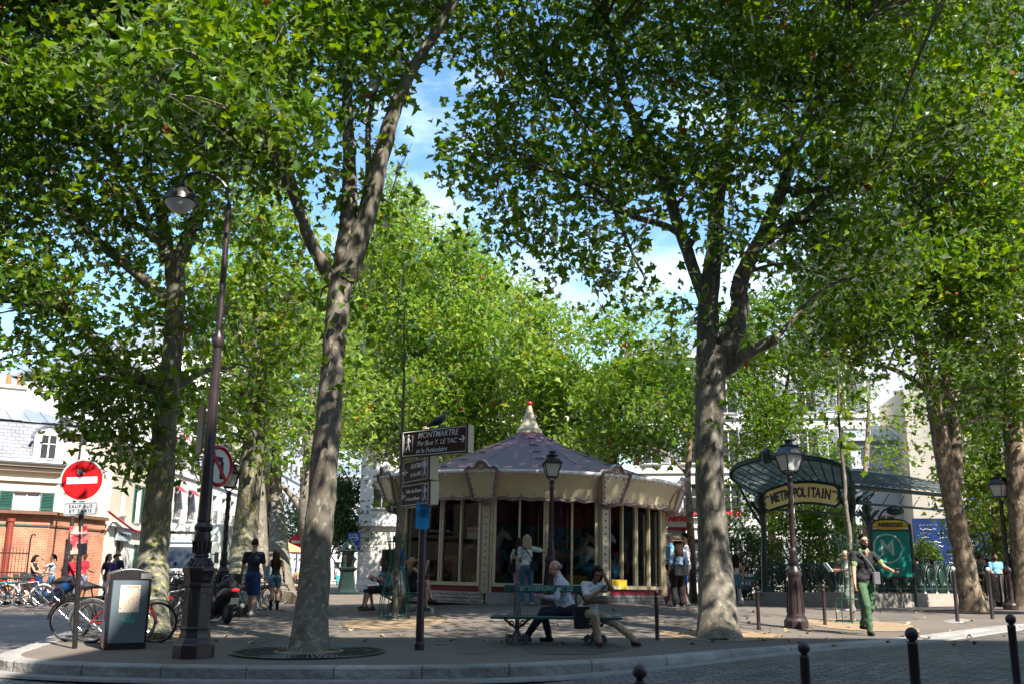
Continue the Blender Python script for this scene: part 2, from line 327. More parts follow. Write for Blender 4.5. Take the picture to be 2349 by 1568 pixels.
# bare earth round the trees
def soil(px, py, rx, ry, name='soil'):
    c = G(px, py); g = []
    for i in range(5):
        g.append([(c.x + rx * i / 4 * (1 + .08 * math.sin(3 * a) + .05 * math.sin(7 * a)) * math.cos(a), c.y + ry * i / 4 * math.sin(a), 0) for a in lin(0, 2 * math.pi, 33)])
    g = [[(x, y, S(x, y) + .012) for x, y, _ in r_] for r_ in g]
    mb = MB(); mb.sheet(g); tag(mb.build(name, M['soil'], smooth=60), kind='structure')
soil(1650, 1457, 1.05, 1.2); soil(905, 1428, 1.1, 1.6); soil(1968, 1433, 1.15, 1.7); soil(345, 1463, .9, 1.4)
# ================================================================ SETTING: buildings
class Bld:                                       # local x runs along the facade, -y faces out, z up
    def __init__(s, name, label, P, Q, zb=None):
        P, Q = Vector(P), Vector(Q); d = Q - P; s.w = d.length
        z = min(S(P.x, P.y), S(Q.x, Q.y)) - .1 if zb is None else zb
        s.t = thing(name, label, 'building', (P.x, P.y, z), math.atan2(d.y, d.x)); s.cache = {}
    def wall(s, x0, x1, z0, z1, m, ops=(), y=0., name='wall', rec=.22, parent=None):
        xs = sorted({x0, x1} | {o[0] for o in ops} | {o[0] + o[2] for o in ops}); zs = sorted({z0, z1} | {o[1] for o in ops} | {o[1] + o[3] for o in ops})
        mb = MB()
        for a, b in zip(xs[:-1], xs[1:]):
            for c, d in zip(zs[:-1], zs[1:]):
                X, Z = (a + b) / 2, (c + d) / 2
                if any(o[0] < X < o[0] + o[2] and o[1] < Z < o[1] + o[3] for o in ops): continue
                mb.quad((a, y, c), (b, y, c), (b, y, d), (a, y, d))
        for (a, c, w, h) in [o[:4] for o in ops]:
            b, d = a + w, c + h; k = y + rec
            mb.quad((a, y, c), (a, k, c), (b, k, c), (b, y, c)); mb.quad((a, y, d), (b, y, d), (b, k, d), (a, k, d))
            mb.quad((a, y, c), (a, y, d), (a, k, d), (a, k, c)); mb.quad((b, y, c), (b, k, c), (b, k, d), (b, y, d))
        return mb.build(name, m, parent or s.t, smooth=0)
    def window(s, x, z, w, h, y=0., rec=.2, shut=None, sill=True, kind='window', fm=None, cur=False, bars=True):
        key = (w, h, bool(shut), sill, kind, cur, fm)
        if key not in s.cache:
            fm = fm or M['white_paint']; mb = MB(); t = .06
            for a, b, c, d in ((0, t, 0, h), (w - t, w, 0, h), (t, w - t, 0, t), (t, w - t, h - t, h)) + (((w / 2 - t / 2, w / 2 + t / 2, t, h - t),) if bars else ()):
                mb.box(((a + b) / 2, rec - .03, (c + d) / 2), (b - a, .06, d - c))
            if bars: mb.box((w / 4 + .015, rec - .02, h * .62), (w / 2 - t * 1.5, .03, .035)); mb.box((w * .75 - .015, rec - .02, h * .62), (w / 2 - t * 1.5, .03, .035))
            f = mb.build(kind, fm, None, smooth=0); COL.objects.unlink(f)
            mb = MB(); mb.quad((t, rec - .02, t), (w - t, rec - .02, t), (w - t, rec - .02, h - t), (t, rec - .02, h - t))
            p = mb.build('pane', M['dark_glass'], None, smooth=0); COL.objects.unlink(p); sub = [p]
            if cur:
                mb = MB(); mb.sheet([[(t + (w - 2 * t) * i / 16, rec - .026 + .004 * (i % 2), zz) for i in range(17)] for zz in (t, h - t)]); c_ = mb.build('curtain', M['wall_grey'], None); COL.objects.unlink(c_); sub.append(c_)
            if sill:
                mb = MB(); mb.box((w / 2, -.03, -.05), (w + .14, .16, .08)); c_ = mb.build('sill', M['granite'], None, smooth=0); COL.objects.unlink(c_); sub.append(c_)
            s.cache[key] = (f.data, [(q.name.split('.')[0], q.data) for q in sub])
            for q in [f] + sub: bpy.data.objects.remove(q)
        d, sub = s.cache[key]; o = link(bpy.data.objects.new(kind, d), s.t); o.location = (x, y, z)
        for nm, dd in sub: link(bpy.data.objects.new(nm, dd), o)
        if shut:
            for k, X in ((0, x - w * .52), (1, x + w)):
                mb = MB(); sw = w * .52 - .02
                for a, b, c, dd in ((0, .05, 0, h), (sw - .05, sw, 0, h), (.05, sw - .05, 0, .06), (.05, sw - .05, h - .06, h), (.05, sw - .05, h / 2 - .03, h / 2 + .03)):
                    mb.box(((a + b) / 2, -.03, (c + dd) / 2), (b - a, .04, dd - c))
                n = int(h / .075)
                for i in range(n): mb.box((sw / 2, -.03, .09 + i * (h - .16) / n), (sw - .1, .03, .05), rot=Matrix.Rotation(R(35), 3, 'X'))
                q = mb.build('shutter', shut, s.t, smooth=0); q.location = (X + .01, y, z)
        return o
M['shutter_green'] = mat('shutter_green', (.03, .12, .10), .6, c2=(.02, .085, .07))
M['red_cloth'] = mat('red_cloth', (.55, .03, .06), .8)
def plain(name, label, P, Q, H, wm, ops, shut=None, depth=9, kindrows=(), roofm=None, cornice=True, sill=True, rail=False, zb=None, parapet=.5):
    b = Bld(name, label, P, Q, zb); b.wall(0, b.w, 0, H, wm, ops)
    for o in ops: b.window(*o[:4], shut=shut, sill=sill)
    mb = MB(); w = b.w
    mb.quad((w, 0, 0), (w, depth, 0), (w, depth, H), (w, 0, H)); mb.quad((0, 0, 0), (0, 0, H), (0, depth, H), (0, depth, 0)); mb.quad((0, depth, 0), (0, depth, H), (w, depth, H), (w, depth, 0))
    mb.build('side_wall', wm, b.t, smooth=0)
    mb = MB(); mb.add([(-.2, -.25, H + .25), (w + .2, -.25, H + .25), (w + .2, depth, H + .25), (-.2, depth, H + .25), (0, depth / 2, H + .25 + parapet * 4), (w, depth / 2, H + .25 + parapet * 4)], [(0, 1, 5, 4), (2, 3, 4, 5), (0, 4, 3), (1, 2, 5)]); mb.build('roof', roofm or M['zinc'], b.t, smooth=0)
    if cornice:
        mb = MB(); mb.box((w / 2, -.1, H + .12), (w + .3, .5, .25)); mb.box((w / 2, -.06, H - .3), (w, .13, .12))
        for z in (3.9, 7.1, 10.3, 13.5):
            if z < H - 1: mb.box((w / 2, -.05, z), (w, .12, .16))
        mb.build('cornice', wm, b.t, smooth=0)
    if rail:
        for o in ops:
            mb = MB(); x0, z0, ww, hh = o[:4]
            for zz in (.12, .55, .95): mb.box((x0 + ww / 2, -.12, z0 + zz), (ww + .1, .025, .03))
            for k in range(int(ww / .11) + 1): mb.box((x0 + k * .11, -.12, z0 + .53), (.015, .015, .82))
            mb.build('window_railing', M['black_paint'], b.t, smooth=0)
    return b
def grid(w, n, rows, ww, hh, x0=None):
    g = w / n; return [(g * i + g / 2 - ww / 2, z, ww, hh) for z in rows for i in range(n)]
# cream house with the slate mansard, left
B0 = Vector((-20.2, 48)); dr = Vector((.83, .558)).normalized(); A0 = B0 - dr * 18
b = Bld('mansard_house', 'cream plastered house with grey slate mansard roof and green shutters behind the brick annexe', A0, B0); bw = b.w
ops = [(bw - 3.2, 3.35, 1.15, 1.6), (bw - 9.3, 3.35, 1.15, 1.6), (bw - 13.5, 3.35, 1.15, 1.6)]
b.wall(0, bw, 0, 6.25, M['wall_cream'], ops)
for o in ops: b.window(*o, shut=M['shutter_green'], sill=False, cur=True)
mb = MB(); mb.box((bw / 2, -.12, 5.95), (bw + .4, .3, .16)); mb.box((bw / 2, -.06, 5.45), (bw, .14, .1)); mb.box((bw / 2, -.2, 6.14), (bw + .6, .5, .14)); mb.build('cornice', M['wall_cream'], b.t, smooth=0)
mb = MB(); mb.tube([(-.3, -.5, 6.28), (bw + .4, -.5, 6.28)], .1, 8); mb.box((bw / 2, -.3, 6.26), (bw + .6, .42, .1)); mb.build('gutter_pipe', M['zinc'], b.t)
mb = MB(); mb.add([(-.3, -.2, 6.3), (bw + .3, -.2, 6.3), (bw + .1, .75, 8.3), (-.3, .75, 8.3), (bw + .3, 8, 6.3), (bw - .3, 7.5, 8.3)], [(0, 1, 2, 3), (1, 4, 5, 2)]); mb.build('mansard', M['slate'], b.t, smooth=0)
mb = MB(); mb.add([(-.3, .6, 8.3), (bw + .1, .6, 8.3), (bw - 2.5, 4.2, 9.4), (-.3, 4.2, 9.4), (bw - .1, 7.6, 8.3)], [(0, 1, 2, 3), (1, 4, 2)])
for k in range(22): mb.tube([(k * .8, .62, 8.33), (k * .8, 4.2, 9.43)], .03, 5)
mb.build('zinc_roof', M['zinc'], b.t, smooth=0)
mb = MB(); dm = bw - 4.7                            # lozenge of pale slates
for i in range(-2, 3):
    for j in range(-2, 3):
        x = (i - j) * .17; z = (i + j) * .17; mb.box((dm + x, .24 + z * .475 - .03, 7.25 + z), (.23, .02, .23), rot=Matrix.Rotation(R(-25), 3, 'X') @ Matrix.Rotation(R(45), 3, 'Y'))
mb.build('slate_lozenge', M['zinc'], b.t, smooth=0)
for X in (bw - 2.0, bw - 10.0):                  # arched dormer
    mb = MB(); o_ = [(X - .62, 6.35), (X + .62, 6.35), (X + .62, 7.4)] + [(X + .62 * math.cos(a), 7.4 + .5 * math.sin(a)) for a in lin(.2, 2.94, 9)] + [(X - .62, 7.4)]
    n = len(o_); mb.add([(x, -.12, z) for x, z in o_] + [(x, 1.0, z) for x, z in o_], [tuple(range(n))] + [(i, n + i, n + (i + 1) % n, (i + 1) % n) for i in range(n)]); d_ = mb.build('dormer', M['wall_white'], b.t, smooth=0)
    mb = MB(); mb.tube([(X + .74 * math.cos(a), -.15, 7.4 + .62 * math.sin(a)) for a in lin(0, math.pi, 13)], .07, 6); mb.build('dormer_hood', M['slate'], d_)
    w_ = b.window(X - .38, 6.45, .76, 1.2, y=-.36, sill=False)
for X, Y, h, w in ((bw - 6.6, 3, 10.9, .5), (bw - 3.6, 3.5, 10.3, 1.6)):
    mb = MB(); mb.rbox((X, Y, (8 + h) / 2), (w, .6, h - 8), .03); mb.box((X, Y, h), (w + .2, .8, .16)); c_ = mb.build('chimney', M['wall_cream'], b.t, smooth=0)
    mb = MB(); k = 1 if w < 1 else 3
    for i in range(k): mb.lathe([(.14, 0), (.12, .25), (.13, .3), (.10, .55), (.12, .58)], 10, (X - (k - 1) * .25 + i * .5, Y, h + .08))
    mb.build('chimney_pot', M['terracotta'] if w > 1 else M['zinc'], c_)
mb = MB(); X = bw - 4.6; mb.tube([(X, -.08, 6.1), (X + .05, -.12, 5.6), (X - .25, -.1, 5.3), (X - .3, -.1, 3.0)], .04, 6); mb.build('downpipe', M['wall_cream'], b.t)
mb = MB(); mb.quad((bw, 0, 0), (bw, 8, 0), (bw, 8, 6.25), (bw, 0, 6.25)); mb.build('end_wall', M['wall_cream'], b.t, smooth=0)
# its street side: cream above, white below, then the white houses up the street
st = Bld('corner_house', 'cream and white street house with a small chapel sign beside the slate roofed house', (-18.85, 47.4), (-19.7, 57)); w = st.w
ops = [(1.6, 3.9, .8, 1.7), (4.2, 3.7, .9, 1.9), (6.9, 3.7, .9, 1.9)]; low = [(1.6, .2, 1.3, 2.5), (5.2, .9, .9, 1.7), (7.4, .9, .9, 1.7)]
st.wall(0, w, 3.4, 7.2, M['wall_cream'], ops); st.wall(0, w, 0, 3.4, M['wall_white'], low, name='ground_floor')
for o in ops: st.window(*o, shut=None if o[0] < 2 else M['shutter_green'])
for o in low[1:]: st.window(*o, shut=M['shutter_green'])
mb = MB(); mb.quad((1.6, .2, .2), (2.9, .2, .2), (2.9, .2, 2.7), (1.6, .2, 2.7)); mb.build('doorway', M['black_paint'], st.t, smooth=0)
mb = MB(); mb.box((w / 2, -.08, 3.4), (w, .3, .2)); mb.box((w / 2, -.1, 7.3), (w + .2, .5, .3)); mb.build('string_course', M['wall_white'], st.t, smooth=0)
mb = MB(); mb.box((2.3, -.1, 3.0), (2.3, .08, .62)); s_ = mb.build('sign_board', mat('pale_blue', (.42, .52, .58), .6), st.t, smooth=0)
text('lettering', 'Paroisse Saint Jean', .27, M['black_ink'], s_, (2.3, -.15, 3.0))
mb = MB(); mb.add([(0, -.3, 7.45), (w, -.3, 7.45), (w, 6, 7.9), (0, 6, 7.9)], [(0, 1, 2, 3)]); mb.build('roof', M['slate'], st.t, smooth=0)
mb = MB(); mb.quad((0, 0, 0), (0, 0, 7.2), (0, 6, 7.2), (0, 6, 0)); mb.build('end_wall', M['wall_cream'], st.t, smooth=0)
mb = MB(); mb.tube(spline([(-1.2, -.3, 3.9), (1.2, -.35, 3.5), (4, -.35, 3.2), (w, -.3, 3.25)], 6), .05, 6); mb.build('red_hose', M['red_cloth'], st.t)
w1 = plain('white_house', 'white rendered street house with red awnings over its windows behind the parked truck', (-20.3, 57.2), (-20.4, 68), 12, M['wall_white'], grid(10.8, 4, (1.2, 4.4, 7.6), 1.1, 1.9), rail=True)
for i in range(4):
    for z in (4.4, 7.6): X = 2.7 * i + 1.35; mb = MB(); mb.add([(X - .6, -.05, z + 1.95), (X + .6, -.05, z + 1.95), (X + .6, -.5, z + 1.55), (X - .6, -.5, z + 1.55)], [(0, 1, 2, 3)]); mb.build('awning', M['red_cloth'], w1.t, smooth=0)
plain('tall_house', 'tall off white apartment house further up the left street', (-20.4, 68.2), (-21, 84), 16, M['wall_white'], grid(15.8, 6, (.8, 4.4, 7.6, 10.8, 13.6), 1.1, 2.0), rail=True)
plain('grey_house', 'grey stone apartment house where the left street narrows', (-21, 84.2), (-22, 110), 17, M['wall_grey'], grid(26, 9, (.8, 4.4, 7.6, 10.8, 13.8), 1.2, 2.0), rail=True)
plain('far_corner_building', 'distant pale building with shopfronts closing the view behind the fountain', (-34, 122), (-4, 126), 13, M['wall_white'], grid(30, 10, (.6, 4.4, 7.6, 10.2), 1.6, 2.2))
# bank building with banded stone ground floor
bk = Bld('bank_building', 'white building with grooved stone ground floor and blue bank signs left of the carousel', (-9.6, 64), (7, 66)); w = bk.w
up = grid(w, 6, (5.2, 8.4, 11.4), 1.2, 2.1); bk.wall(0, w, 4.2, 14.5, M['wall_white'], up)
for o in up: bk.window(*o)
bk.wall(0, w, 0, 4.2, bricks('banded_stone', (.66, .62, .55), (.6, .57, .5), (.28, .26, .23), bw=30, bh=.42, ms=.02, noise=0), [(4, .3, 2, 2.8), (8, .3, 3, 2.8)], name='ground_floor')
mb = MB(); mb.box((w / 2, -.1, 4.2), (w + .3, .4, .22)); mb.box((w / 2, -.1, 14.5), (w + .3, .5, .3)); mb.build('cornice', M['wall_white'], bk.t, smooth=0)
mb = MB(); mb.quad((0, 0, 0), (0, 0, 14.5), (0, 9, 14.5), (0, 9, 0)); mb.quad((0, 0, 14.5), (w, 0, 14.5), (w, 9, 14.5), (0, 9, 14.5)); mb.build('side_wall', M['wall_white'], bk.t, smooth=0)
M['bank_blue'] = mat('bank_blue', (.01, .06, .42), .4, c2=(.01, .05, .36))
mb = MB(); mb.box((-.25, -.3, 3.35), (.75, .14, .62)); mb.box((-.18, -.3, 2.75), (.6, .12, .5)); s_ = mb.build('bank_sign', M['bank_blue'], bk.t, smooth=0)
text('lettering', 'LCL', .34, M['white_enamel'], s_, (-.25, -.39, 3.42), bold=.006)
mb = MB(); mb.tube([(-.52 + .54 * t, -.395, 3.26 - .1 * math.sin(math.pi * t)) for t in lin(0, 1, 9)], .016, 5); mb.build('swoosh', M['white_enamel'], s_)
# pale buildings behind the carousel and the metro entrance
pale = plain('pale_building', 'bright white apartment building glimpsed through leaves behind the carousel', (7.3, 60), (21, 58), 14, M['wall_white'], grid(13.8, 6, (1.2, 4.4, 7.6, 10.6), 1.1, 2.0), shut=M['wall_grey'], rail=True)
fl = MB()
for i in (0, 1, 2, 3):
    for k in range(10): fl.ball((1.15 + i * 2.3 + random.uniform(-.5, .5), -.25, 4.5 + random.uniform(0, .25)), .09, 6)
fl.build('window_flowers', M['red_cloth'], pale.t)
b7 = plain('blank_gable', 'tall blank bluish white gable wall rising behind the metro canopy', (22.3, 66), (32, 62), 19, M['wall_grey'], [(3.2, 12.2, .7, .8), (6.8, 11.4, .7, .8)], sill=False, cornice=False, parapet=.1)
b7 = plain('low_wing', 'lower white wing with grey window at the foot of the gable wall', (19.5, 57), (23.5, 56.5), 8.6, M['wall_grey'], [(1.2, 2.2, 1.0, 2.2)], parapet=.25, depth=5)
cw = Bld('cream_gable', 'stained cream gable wall with painted figure above blue tiled wall', (21.8, 54.5), (33, 53)); w = cw.w
cw.wall(0, w, 0, 11.2, mat('stained_plaster', (.44, .395, .335), .9, c2=(.27, .245, .21), scale=.5, amt=.6, bump=.2, bscale=9))  # plaster tone also lowered, putting the trees' shade into the wall's colour
mb = MB(); mb.quad((0, 0, 0), (0, 0, 11.2), (0, 6, 11.2), (0, 6, 0)); mb.quad((0, 0, 11.2), (w, 0, 11.2), (w, 6, 11.2), (0, 6, 11.2)); mb.build('side_wall', M['wall_cream'], cw.t, smooth=0)
mb = MB(); mb.add([(3.0, -.02, 4.9), (3.55, -.02, 4.85), (3.4, -.02, 5.9), (3.2, -.02, 6.6), (3.0, -.02, 6.5)], [(0, 1, 2, 3, 4)]); mb.build('painted_dress', M['bank_blue'], cw.t, smooth=0)
mb = MB(); mb.add([(5.4 + .55 * math.cos(a), -.02, 5.3 + .62 * math.sin(a)) for a in lin(0, 6.0, 20)], [tuple(range(20))]); mb.build('painted_disc', mat('disc_blue', (.25, .38, .45), .8), cw.t, smooth=0)
tw = thing('tiled_wall', 'dark blue tiled wall covered in white handwriting behind the metro sign', 'wall', (21.2, 53.2, S(23, 54)), math.atan2(-1.5, 11.2))
mb = MB(); mb.box((2.3, 0, 2.1), (4.6, .2, 3.6)); mb.build('tile_panel', bricks('blue_tiles', (.010, .026, .095), (.012, .032, .12), (.02, .04, .12), bw=.3, bh=.3, ms=.008, off=0, rough=.25, noise=0, bump=.1), tw, smooth=0)
mb = MB()
for r_ in range(15):
    z = .6 + r_ * .21; x = .3
    while x < 4.2:
        L = random.uniform(.3, 1.1); pts = []; q = x
        while q < x + L: pts.append((q, -.112, z + random.uniform(-.05, .06))); q += random.uniform(.035, .07)
        if len(pts) > 2: mb.tube(pts, .011, 3)
        x += L + random.uniform(.2, .7)
mb.build('handwriting', M['white_enamel'], tw, smooth=0)
plain('far_white_house', 'white house with railings far behind the trees on the right', (33.5, 70), (48, 66), 20, M['wall_white'], grid(15, 5, (1, 4.4, 7.6, 10.8, 14, 16.8), 1.2, 2.), rail=True)
# the houses across the road, behind the camera: they shade the road and mirror in the carousel's panes
for nm, lab, x0, x1, H, m in (('opposite_house', 'cream apartment house across the road opposite the square', 2, -12, 28, 'wall_cream'), ('opposite_low_house', 'low white house across the road between the taller blocks', 8.8, 2.2, 15, 'wall_white'), ('opposite_corner', 'white corner building across the road on the left', -12.3, -45, 27, 'wall_white'), ('opposite_block', 'tall stone apartment block across the road on the right', 50, 9, 27.6, 'wall_white')):
    plain(nm, lab, (x0, -2.6), (x1, -2.6), H, M[m], grid(abs(x1 - x0), int(abs(x1 - x0) / 3), [.5 + 3.3 * k for k in range(int(H / 3.3))], 1.3, 2.1), depth=11, parapet=.2, zb=-.1)
stone = mat('old_stone', (.36, .33, .28), .9, c2=(.26, .24, .20), scale=.6, amt=.7)
plain('unseen_left_house', 'unseen stone house added at the left to mirror in the carousel', (-29, 2), (-29, 38), 14, stone, grid(36, 13, (.6, 4.2, 7.4, 10.4), 1.3, 2.1), zb=.3)  # unseen, added so the left panes mirror a wall instead of bright sky
plain('unseen_right_house', 'unseen stone house added at the right to mirror in the carousel', (44, 60), (44, 16), 15, stone, grid(44, 15, (.6, 4.2, 7.4, 10.6), 1.3, 2.1), zb=.6)  # unseen, added so the right panes mirror a dim wall, not sky
# brick annexe
C0 = Vector((-19.6, 43)); A1 = C0 - dr * 12
an = Bld('brick_annexe', 'low orange brick annexe with flat roof behind the iron fence', A1, C0); w = an.w
an.wall(0, w, 0, 3.65, M['brick'], [(w - 5.3, .5, 1.5, 2.1)])
mb = MB()
for k in range(15): mb.box((w - 5.3 + .05 + k * .1, .12, 1.55), (.055, .03, 2.1))
mb.build('window_grille', M['wall_white'], an.t, smooth=0)
mb = MB(); mb.quad((w - 5.3, .2, .5), (w - 3.8, .2, .5), (w - 3.8, .2, 2.6), (w - 5.3, .2, 2.6)); mb.build('window_pane', M['dark_glass'], an.t, smooth=0)
mb = MB(); mb.box((w / 2, -.02, 3.2), (w, .06, .07)); mb.build('tile_band', M['shutter_green'], an.t, smooth=0)
mb = MB(); mb.box((w / 2, 1.8, 3.72), (w + .4, 4.2, .14)); mb.build('flat_roof', mat('roof_edge', (.17, .08, .05), .8), an.t, smooth=0)
mb = MB(); mb.box((w - 5.0, 1.4, 4.1), (1.2, .8, .65)); mb.box((w - 5.0, 1.4, 4.48), (2.0, 1.1, .12)); mb.build('roof_vent', mat('vent_brown', (.13, .08, .06), .8), an.t, smooth=0)
mb = MB(); mb.lathe([(.13, .1), (.13, 3.3), (.17, 3.32), (.17, 3.45)], 10, (w - 1.5, -.15, 0)); mb.build('red_downpipe', mat('oxide', (.28, .05, .03), .5), an.t)
sd = Bld('t', 't', C0, (-18.9, 47.2)); sw = sd.w; sd.t.parent = an.t; sd.t.matrix_parent_inverse = Matrix.Identity(4)
for k in ('label', 'category'): del sd.t[k]
sd.t.location = (w, 0.002, 0); sd.t.rotation_euler = (0, 0, sd.t.rotation_euler.z - an.t.rotation_euler.z); sd.t.name = 'side_wall'
sd.wall(0, sw, 0, 3.65, M['brick'], [(1.3, .1, 1.1, 2.6)], name='brick_face')
mb = MB(); mb.quad((1.3, .2, .1), (2.4, .2, .1), (2.4, .2, 2.7), (1.3, .2, 2.7)); mb.build('side_door', M['black_paint'], sd.t, smooth=0)
mb = MB(); mb.box((sw / 2, -.02, 3.2), (sw, .06, .07)); mb.box((sw / 2, .1, 3.72), (sw, .5, .145)); mb.build('coping', mat('roof_edge2', (.17, .08, .05), .8), sd.t, smooth=0)
fe = thing('iron_fence', 'black iron railing fence with scrolled posts before the brick annexe', 'fence', (A1.x + .5, A1.y - 2.2, S(A1.x, A1.y) - .05), an.t.rotation_euler.z)
mb = MB()
for k in range(95): mb.tube([(k * .125, 0, .1), (k * .125, 0, 2.1), (k * .125, 0, 2.22)], [.012, .012, .002], 5)
for z in (.25, 1.2, 1.95): mb.box((5.9, 0, z), (11.9, .03, .045))
mb.build('rails', M['black_paint'], fe)
for k in range(8):
    mb = MB(); X = k * 1.69; mb.tube([(X, -.02, 0), (X, -.02, 2.5), (X + .04, -.02, 2.68), (X + .13, -.02, 2.72), (X + .17, -.02, 2.62)], [.035, .03, .035, .03, .03], 6); mb.build('post', M['black_paint'], fe)
# ================================================================ TREES
def bark_mat(name, c_dark, c_mid, c_pale, c_spot):
    m = bpy.data.materials.new(name); m.use_nodes = True; n = m.node_tree; p = n.nodes['Principled BSDF']; p.inputs['Roughness'].default_value = .85; p.inputs['Specular IOR Level'].default_value = .25
    t = n.nodes.new('ShaderNodeTexCoord'); mp = n.nodes.new('ShaderNodeMapping'); mp.inputs['Scale'].default_value = (1, 1, .5); n.links.new(t.outputs['Object'], mp.inputs[0])
    dn = n.nodes.new('ShaderNodeTexNoise'); dn.inputs['Scale'].default_value = 5; dn.inputs['Detail'].default_value = 4; n.links.new(mp.outputs[0], dn.inputs['Vector'])
    ad = n.nodes.new('ShaderNodeMixRGB'); ad.blend_type = 'LINEAR_LIGHT'; ad.inputs[0].default_value = .12; n.links.new(mp.outputs[0], ad.inputs[1]); n.links.new(dn.outputs['Color'], ad.inputs[2])
    last = None; cols = [(7.5, .55, c_mid), (12., .64, c_pale), (19., .86, c_spot)]
    base = n.nodes.new('ShaderNodeTexNoise'); base.inputs['Scale'].default_value = 3; base.inputs['Detail'].default_value = 8; n.links.new(mp.outputs[0], base.inputs['Vector'])
    cr = n.nodes.new('ShaderNodeValToRGB'); cr.color_ramp.elements[0].color = rgb(c_dark); cr.color_ramp.elements[1].color = rgb(c_mid); cr.color_ramp.elements[0].position = .38; cr.color_ramp.elements[1].position = .62; n.links.new(base.outputs[0], cr.inputs[0]); last = cr.outputs[0]; hgt = base.outputs[0]
    for sc, th, c in cols:
        v = n.nodes.new('ShaderNodeTexVoronoi'); v.inputs['Scale'].default_value = sc; n.links.new(ad.outputs[0], v.inputs['Vector'])
        sp = n.nodes.new('ShaderNodeSeparateColor'); n.links.new(v.outputs['Color'], sp.inputs[0])
        r_ = n.nodes.new('ShaderNodeValToRGB'); r_.color_ramp.elements[0].position = th; r_.color_ramp.elements[1].position = th + .02; n.links.new(sp.outputs[0], r_.inputs[0])
        x = n.nodes.new('ShaderNodeMixRGB'); n.links.new(r_.outputs[0], x.inputs[0]); n.links.new(last, x.inputs[1]); x.inputs[2].default_value = rgb(c); last = x.outputs[0]
    n.links.new(last, p.inputs['Base Color'])
    b = n.nodes.new('ShaderNodeBump'); b.inputs['Strength'].default_value = .45; b.inputs['Distance'].default_value = .03; n.links.new(last, b.inputs['Height']); n.links.new(b.outputs[0], p.inputs['Normal'])
    return m
M['bark'] = bark_mat('bark', (.100, .083, .065), (.135, .117, .093), (.175, .155, .122), (.245, .222, .172))
M['bark_yellow'] = bark_mat('bark_yellow', (.105, .092, .07), (.150, .142, .105), (.205, .198, .145), (.36, .32, .12))
M['bark_brown'] = bark_mat('bark_brown', (.09, .06, .04), (.15, .105, .07), (.21, .165, .115), (.27, .23, .16))
def leaf_mat(name, cols, trans=.4, bright=1.0):
    m = bpy.data.materials.new(name); m.use_nodes = True; n = m.node_tree; n.nodes.clear()
    o = n.nodes.new('ShaderNodeOutputMaterial'); a = n.nodes.new('ShaderNodeAttribute'); a.attribute_name = 'tint'
    cr = n.nodes.new('ShaderNodeValToRGB'); e = cr.color_ramp.elements
    while len(e) < len(cols): e.new(.5)
    for i, (p, c) in enumerate(cols): e[i].position = p; e[i].color = rgb(tuple(bright * q for q in c))
    n.links.new(a.outputs['Fac'], cr.inputs[0])
    d = n.nodes.new('ShaderNodeBsdfDiffuse'); n.links.new(cr.outputs[0], d.inputs[0])
    tl = n.nodes.new('ShaderNodeBsdfTranslucent'); hs = n.nodes.new('ShaderNodeHueSaturation'); hs.inputs['Hue'].default_value = .482; hs.inputs['Value'].default_value = 2.5; hs.inputs['Saturation'].default_value = 1.08
    n.links.new(cr.outputs[0], hs.inputs['Color']); n.links.new(hs.outputs[0], tl.inputs[0])
    g = n.nodes.new('ShaderNodeBsdfGlossy'); g.inputs['Roughness'].default_value = .38; g.inputs[0].default_value = (.9, 1, .95, 1)
    x = n.nodes.new('ShaderNodeMixShader'); x.inputs[0].default_value = trans; n.links.new(d.outputs[0], x.inputs[1]); n.links.new(tl.outputs[0], x.inputs[2])
    fr = n.nodes.new('ShaderNodeFresnel'); fr.inputs[0].default_value = 1.22
    sc_ = n.nodes.new('ShaderNodeMath'); sc_.operation = 'MULTIPLY'; sc_.inputs[1].default_value = .6; n.links.new(fr.outputs[0], sc_.inputs[0]); y = n.nodes.new('ShaderNodeMixShader'); n.links.new(sc_.outputs[0], y.inputs[0]); n.links.new(x.outputs[0], y.inputs[1]); n.links.new(g.outputs[0], y.inputs[2])
    n.links.new(y.outputs[0], o.inputs[0]); return m
M['leaf'] = leaf_mat('leaf', [(0, (.033, .088, .007)), (.45, (.072, .150, .009)), (.9, (.150, .215, .011)), (.975, (.16, .18, .025)), (.985, (.22, .075, .02)), (1, (.24, .11, .035))], .46)
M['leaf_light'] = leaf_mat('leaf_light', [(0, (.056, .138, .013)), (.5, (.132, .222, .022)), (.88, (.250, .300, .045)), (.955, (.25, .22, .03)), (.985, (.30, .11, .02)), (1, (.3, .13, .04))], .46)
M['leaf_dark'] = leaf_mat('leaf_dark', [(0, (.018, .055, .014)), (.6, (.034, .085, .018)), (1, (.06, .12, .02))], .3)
HALF = [(0, .03), (.35, -.07), (.29, .17), (.60, .38), (.25, .47), (.19, .70), (0, 1.)]
SMALL = [(0, 0), (.48, .28), (.2, .5), (0, 1.)]
def leaf_template(h):
    k = len(h); v = list(h) + [(-x, y) for x, y in h[1:-1]]
    vs = np.array([(x, y - .1, .28 * abs(x) - .22 * y * y) for x, y in v]); f1 = list(range(k)); f2 = [0] + list(range(k, 2 * k - 2)) + [k - 1]
    return vs, [f1, f2[::-1]]
HALF2 = [(0, .02), (.40, .0), (.36, .22), (.52, .52), (.27, .55), (.14, .74), (0, .94)]
LT = {'wide': leaf_template(HALF2), 'near': leaf_template(HALF), 'far': leaf_template(SMALL)}
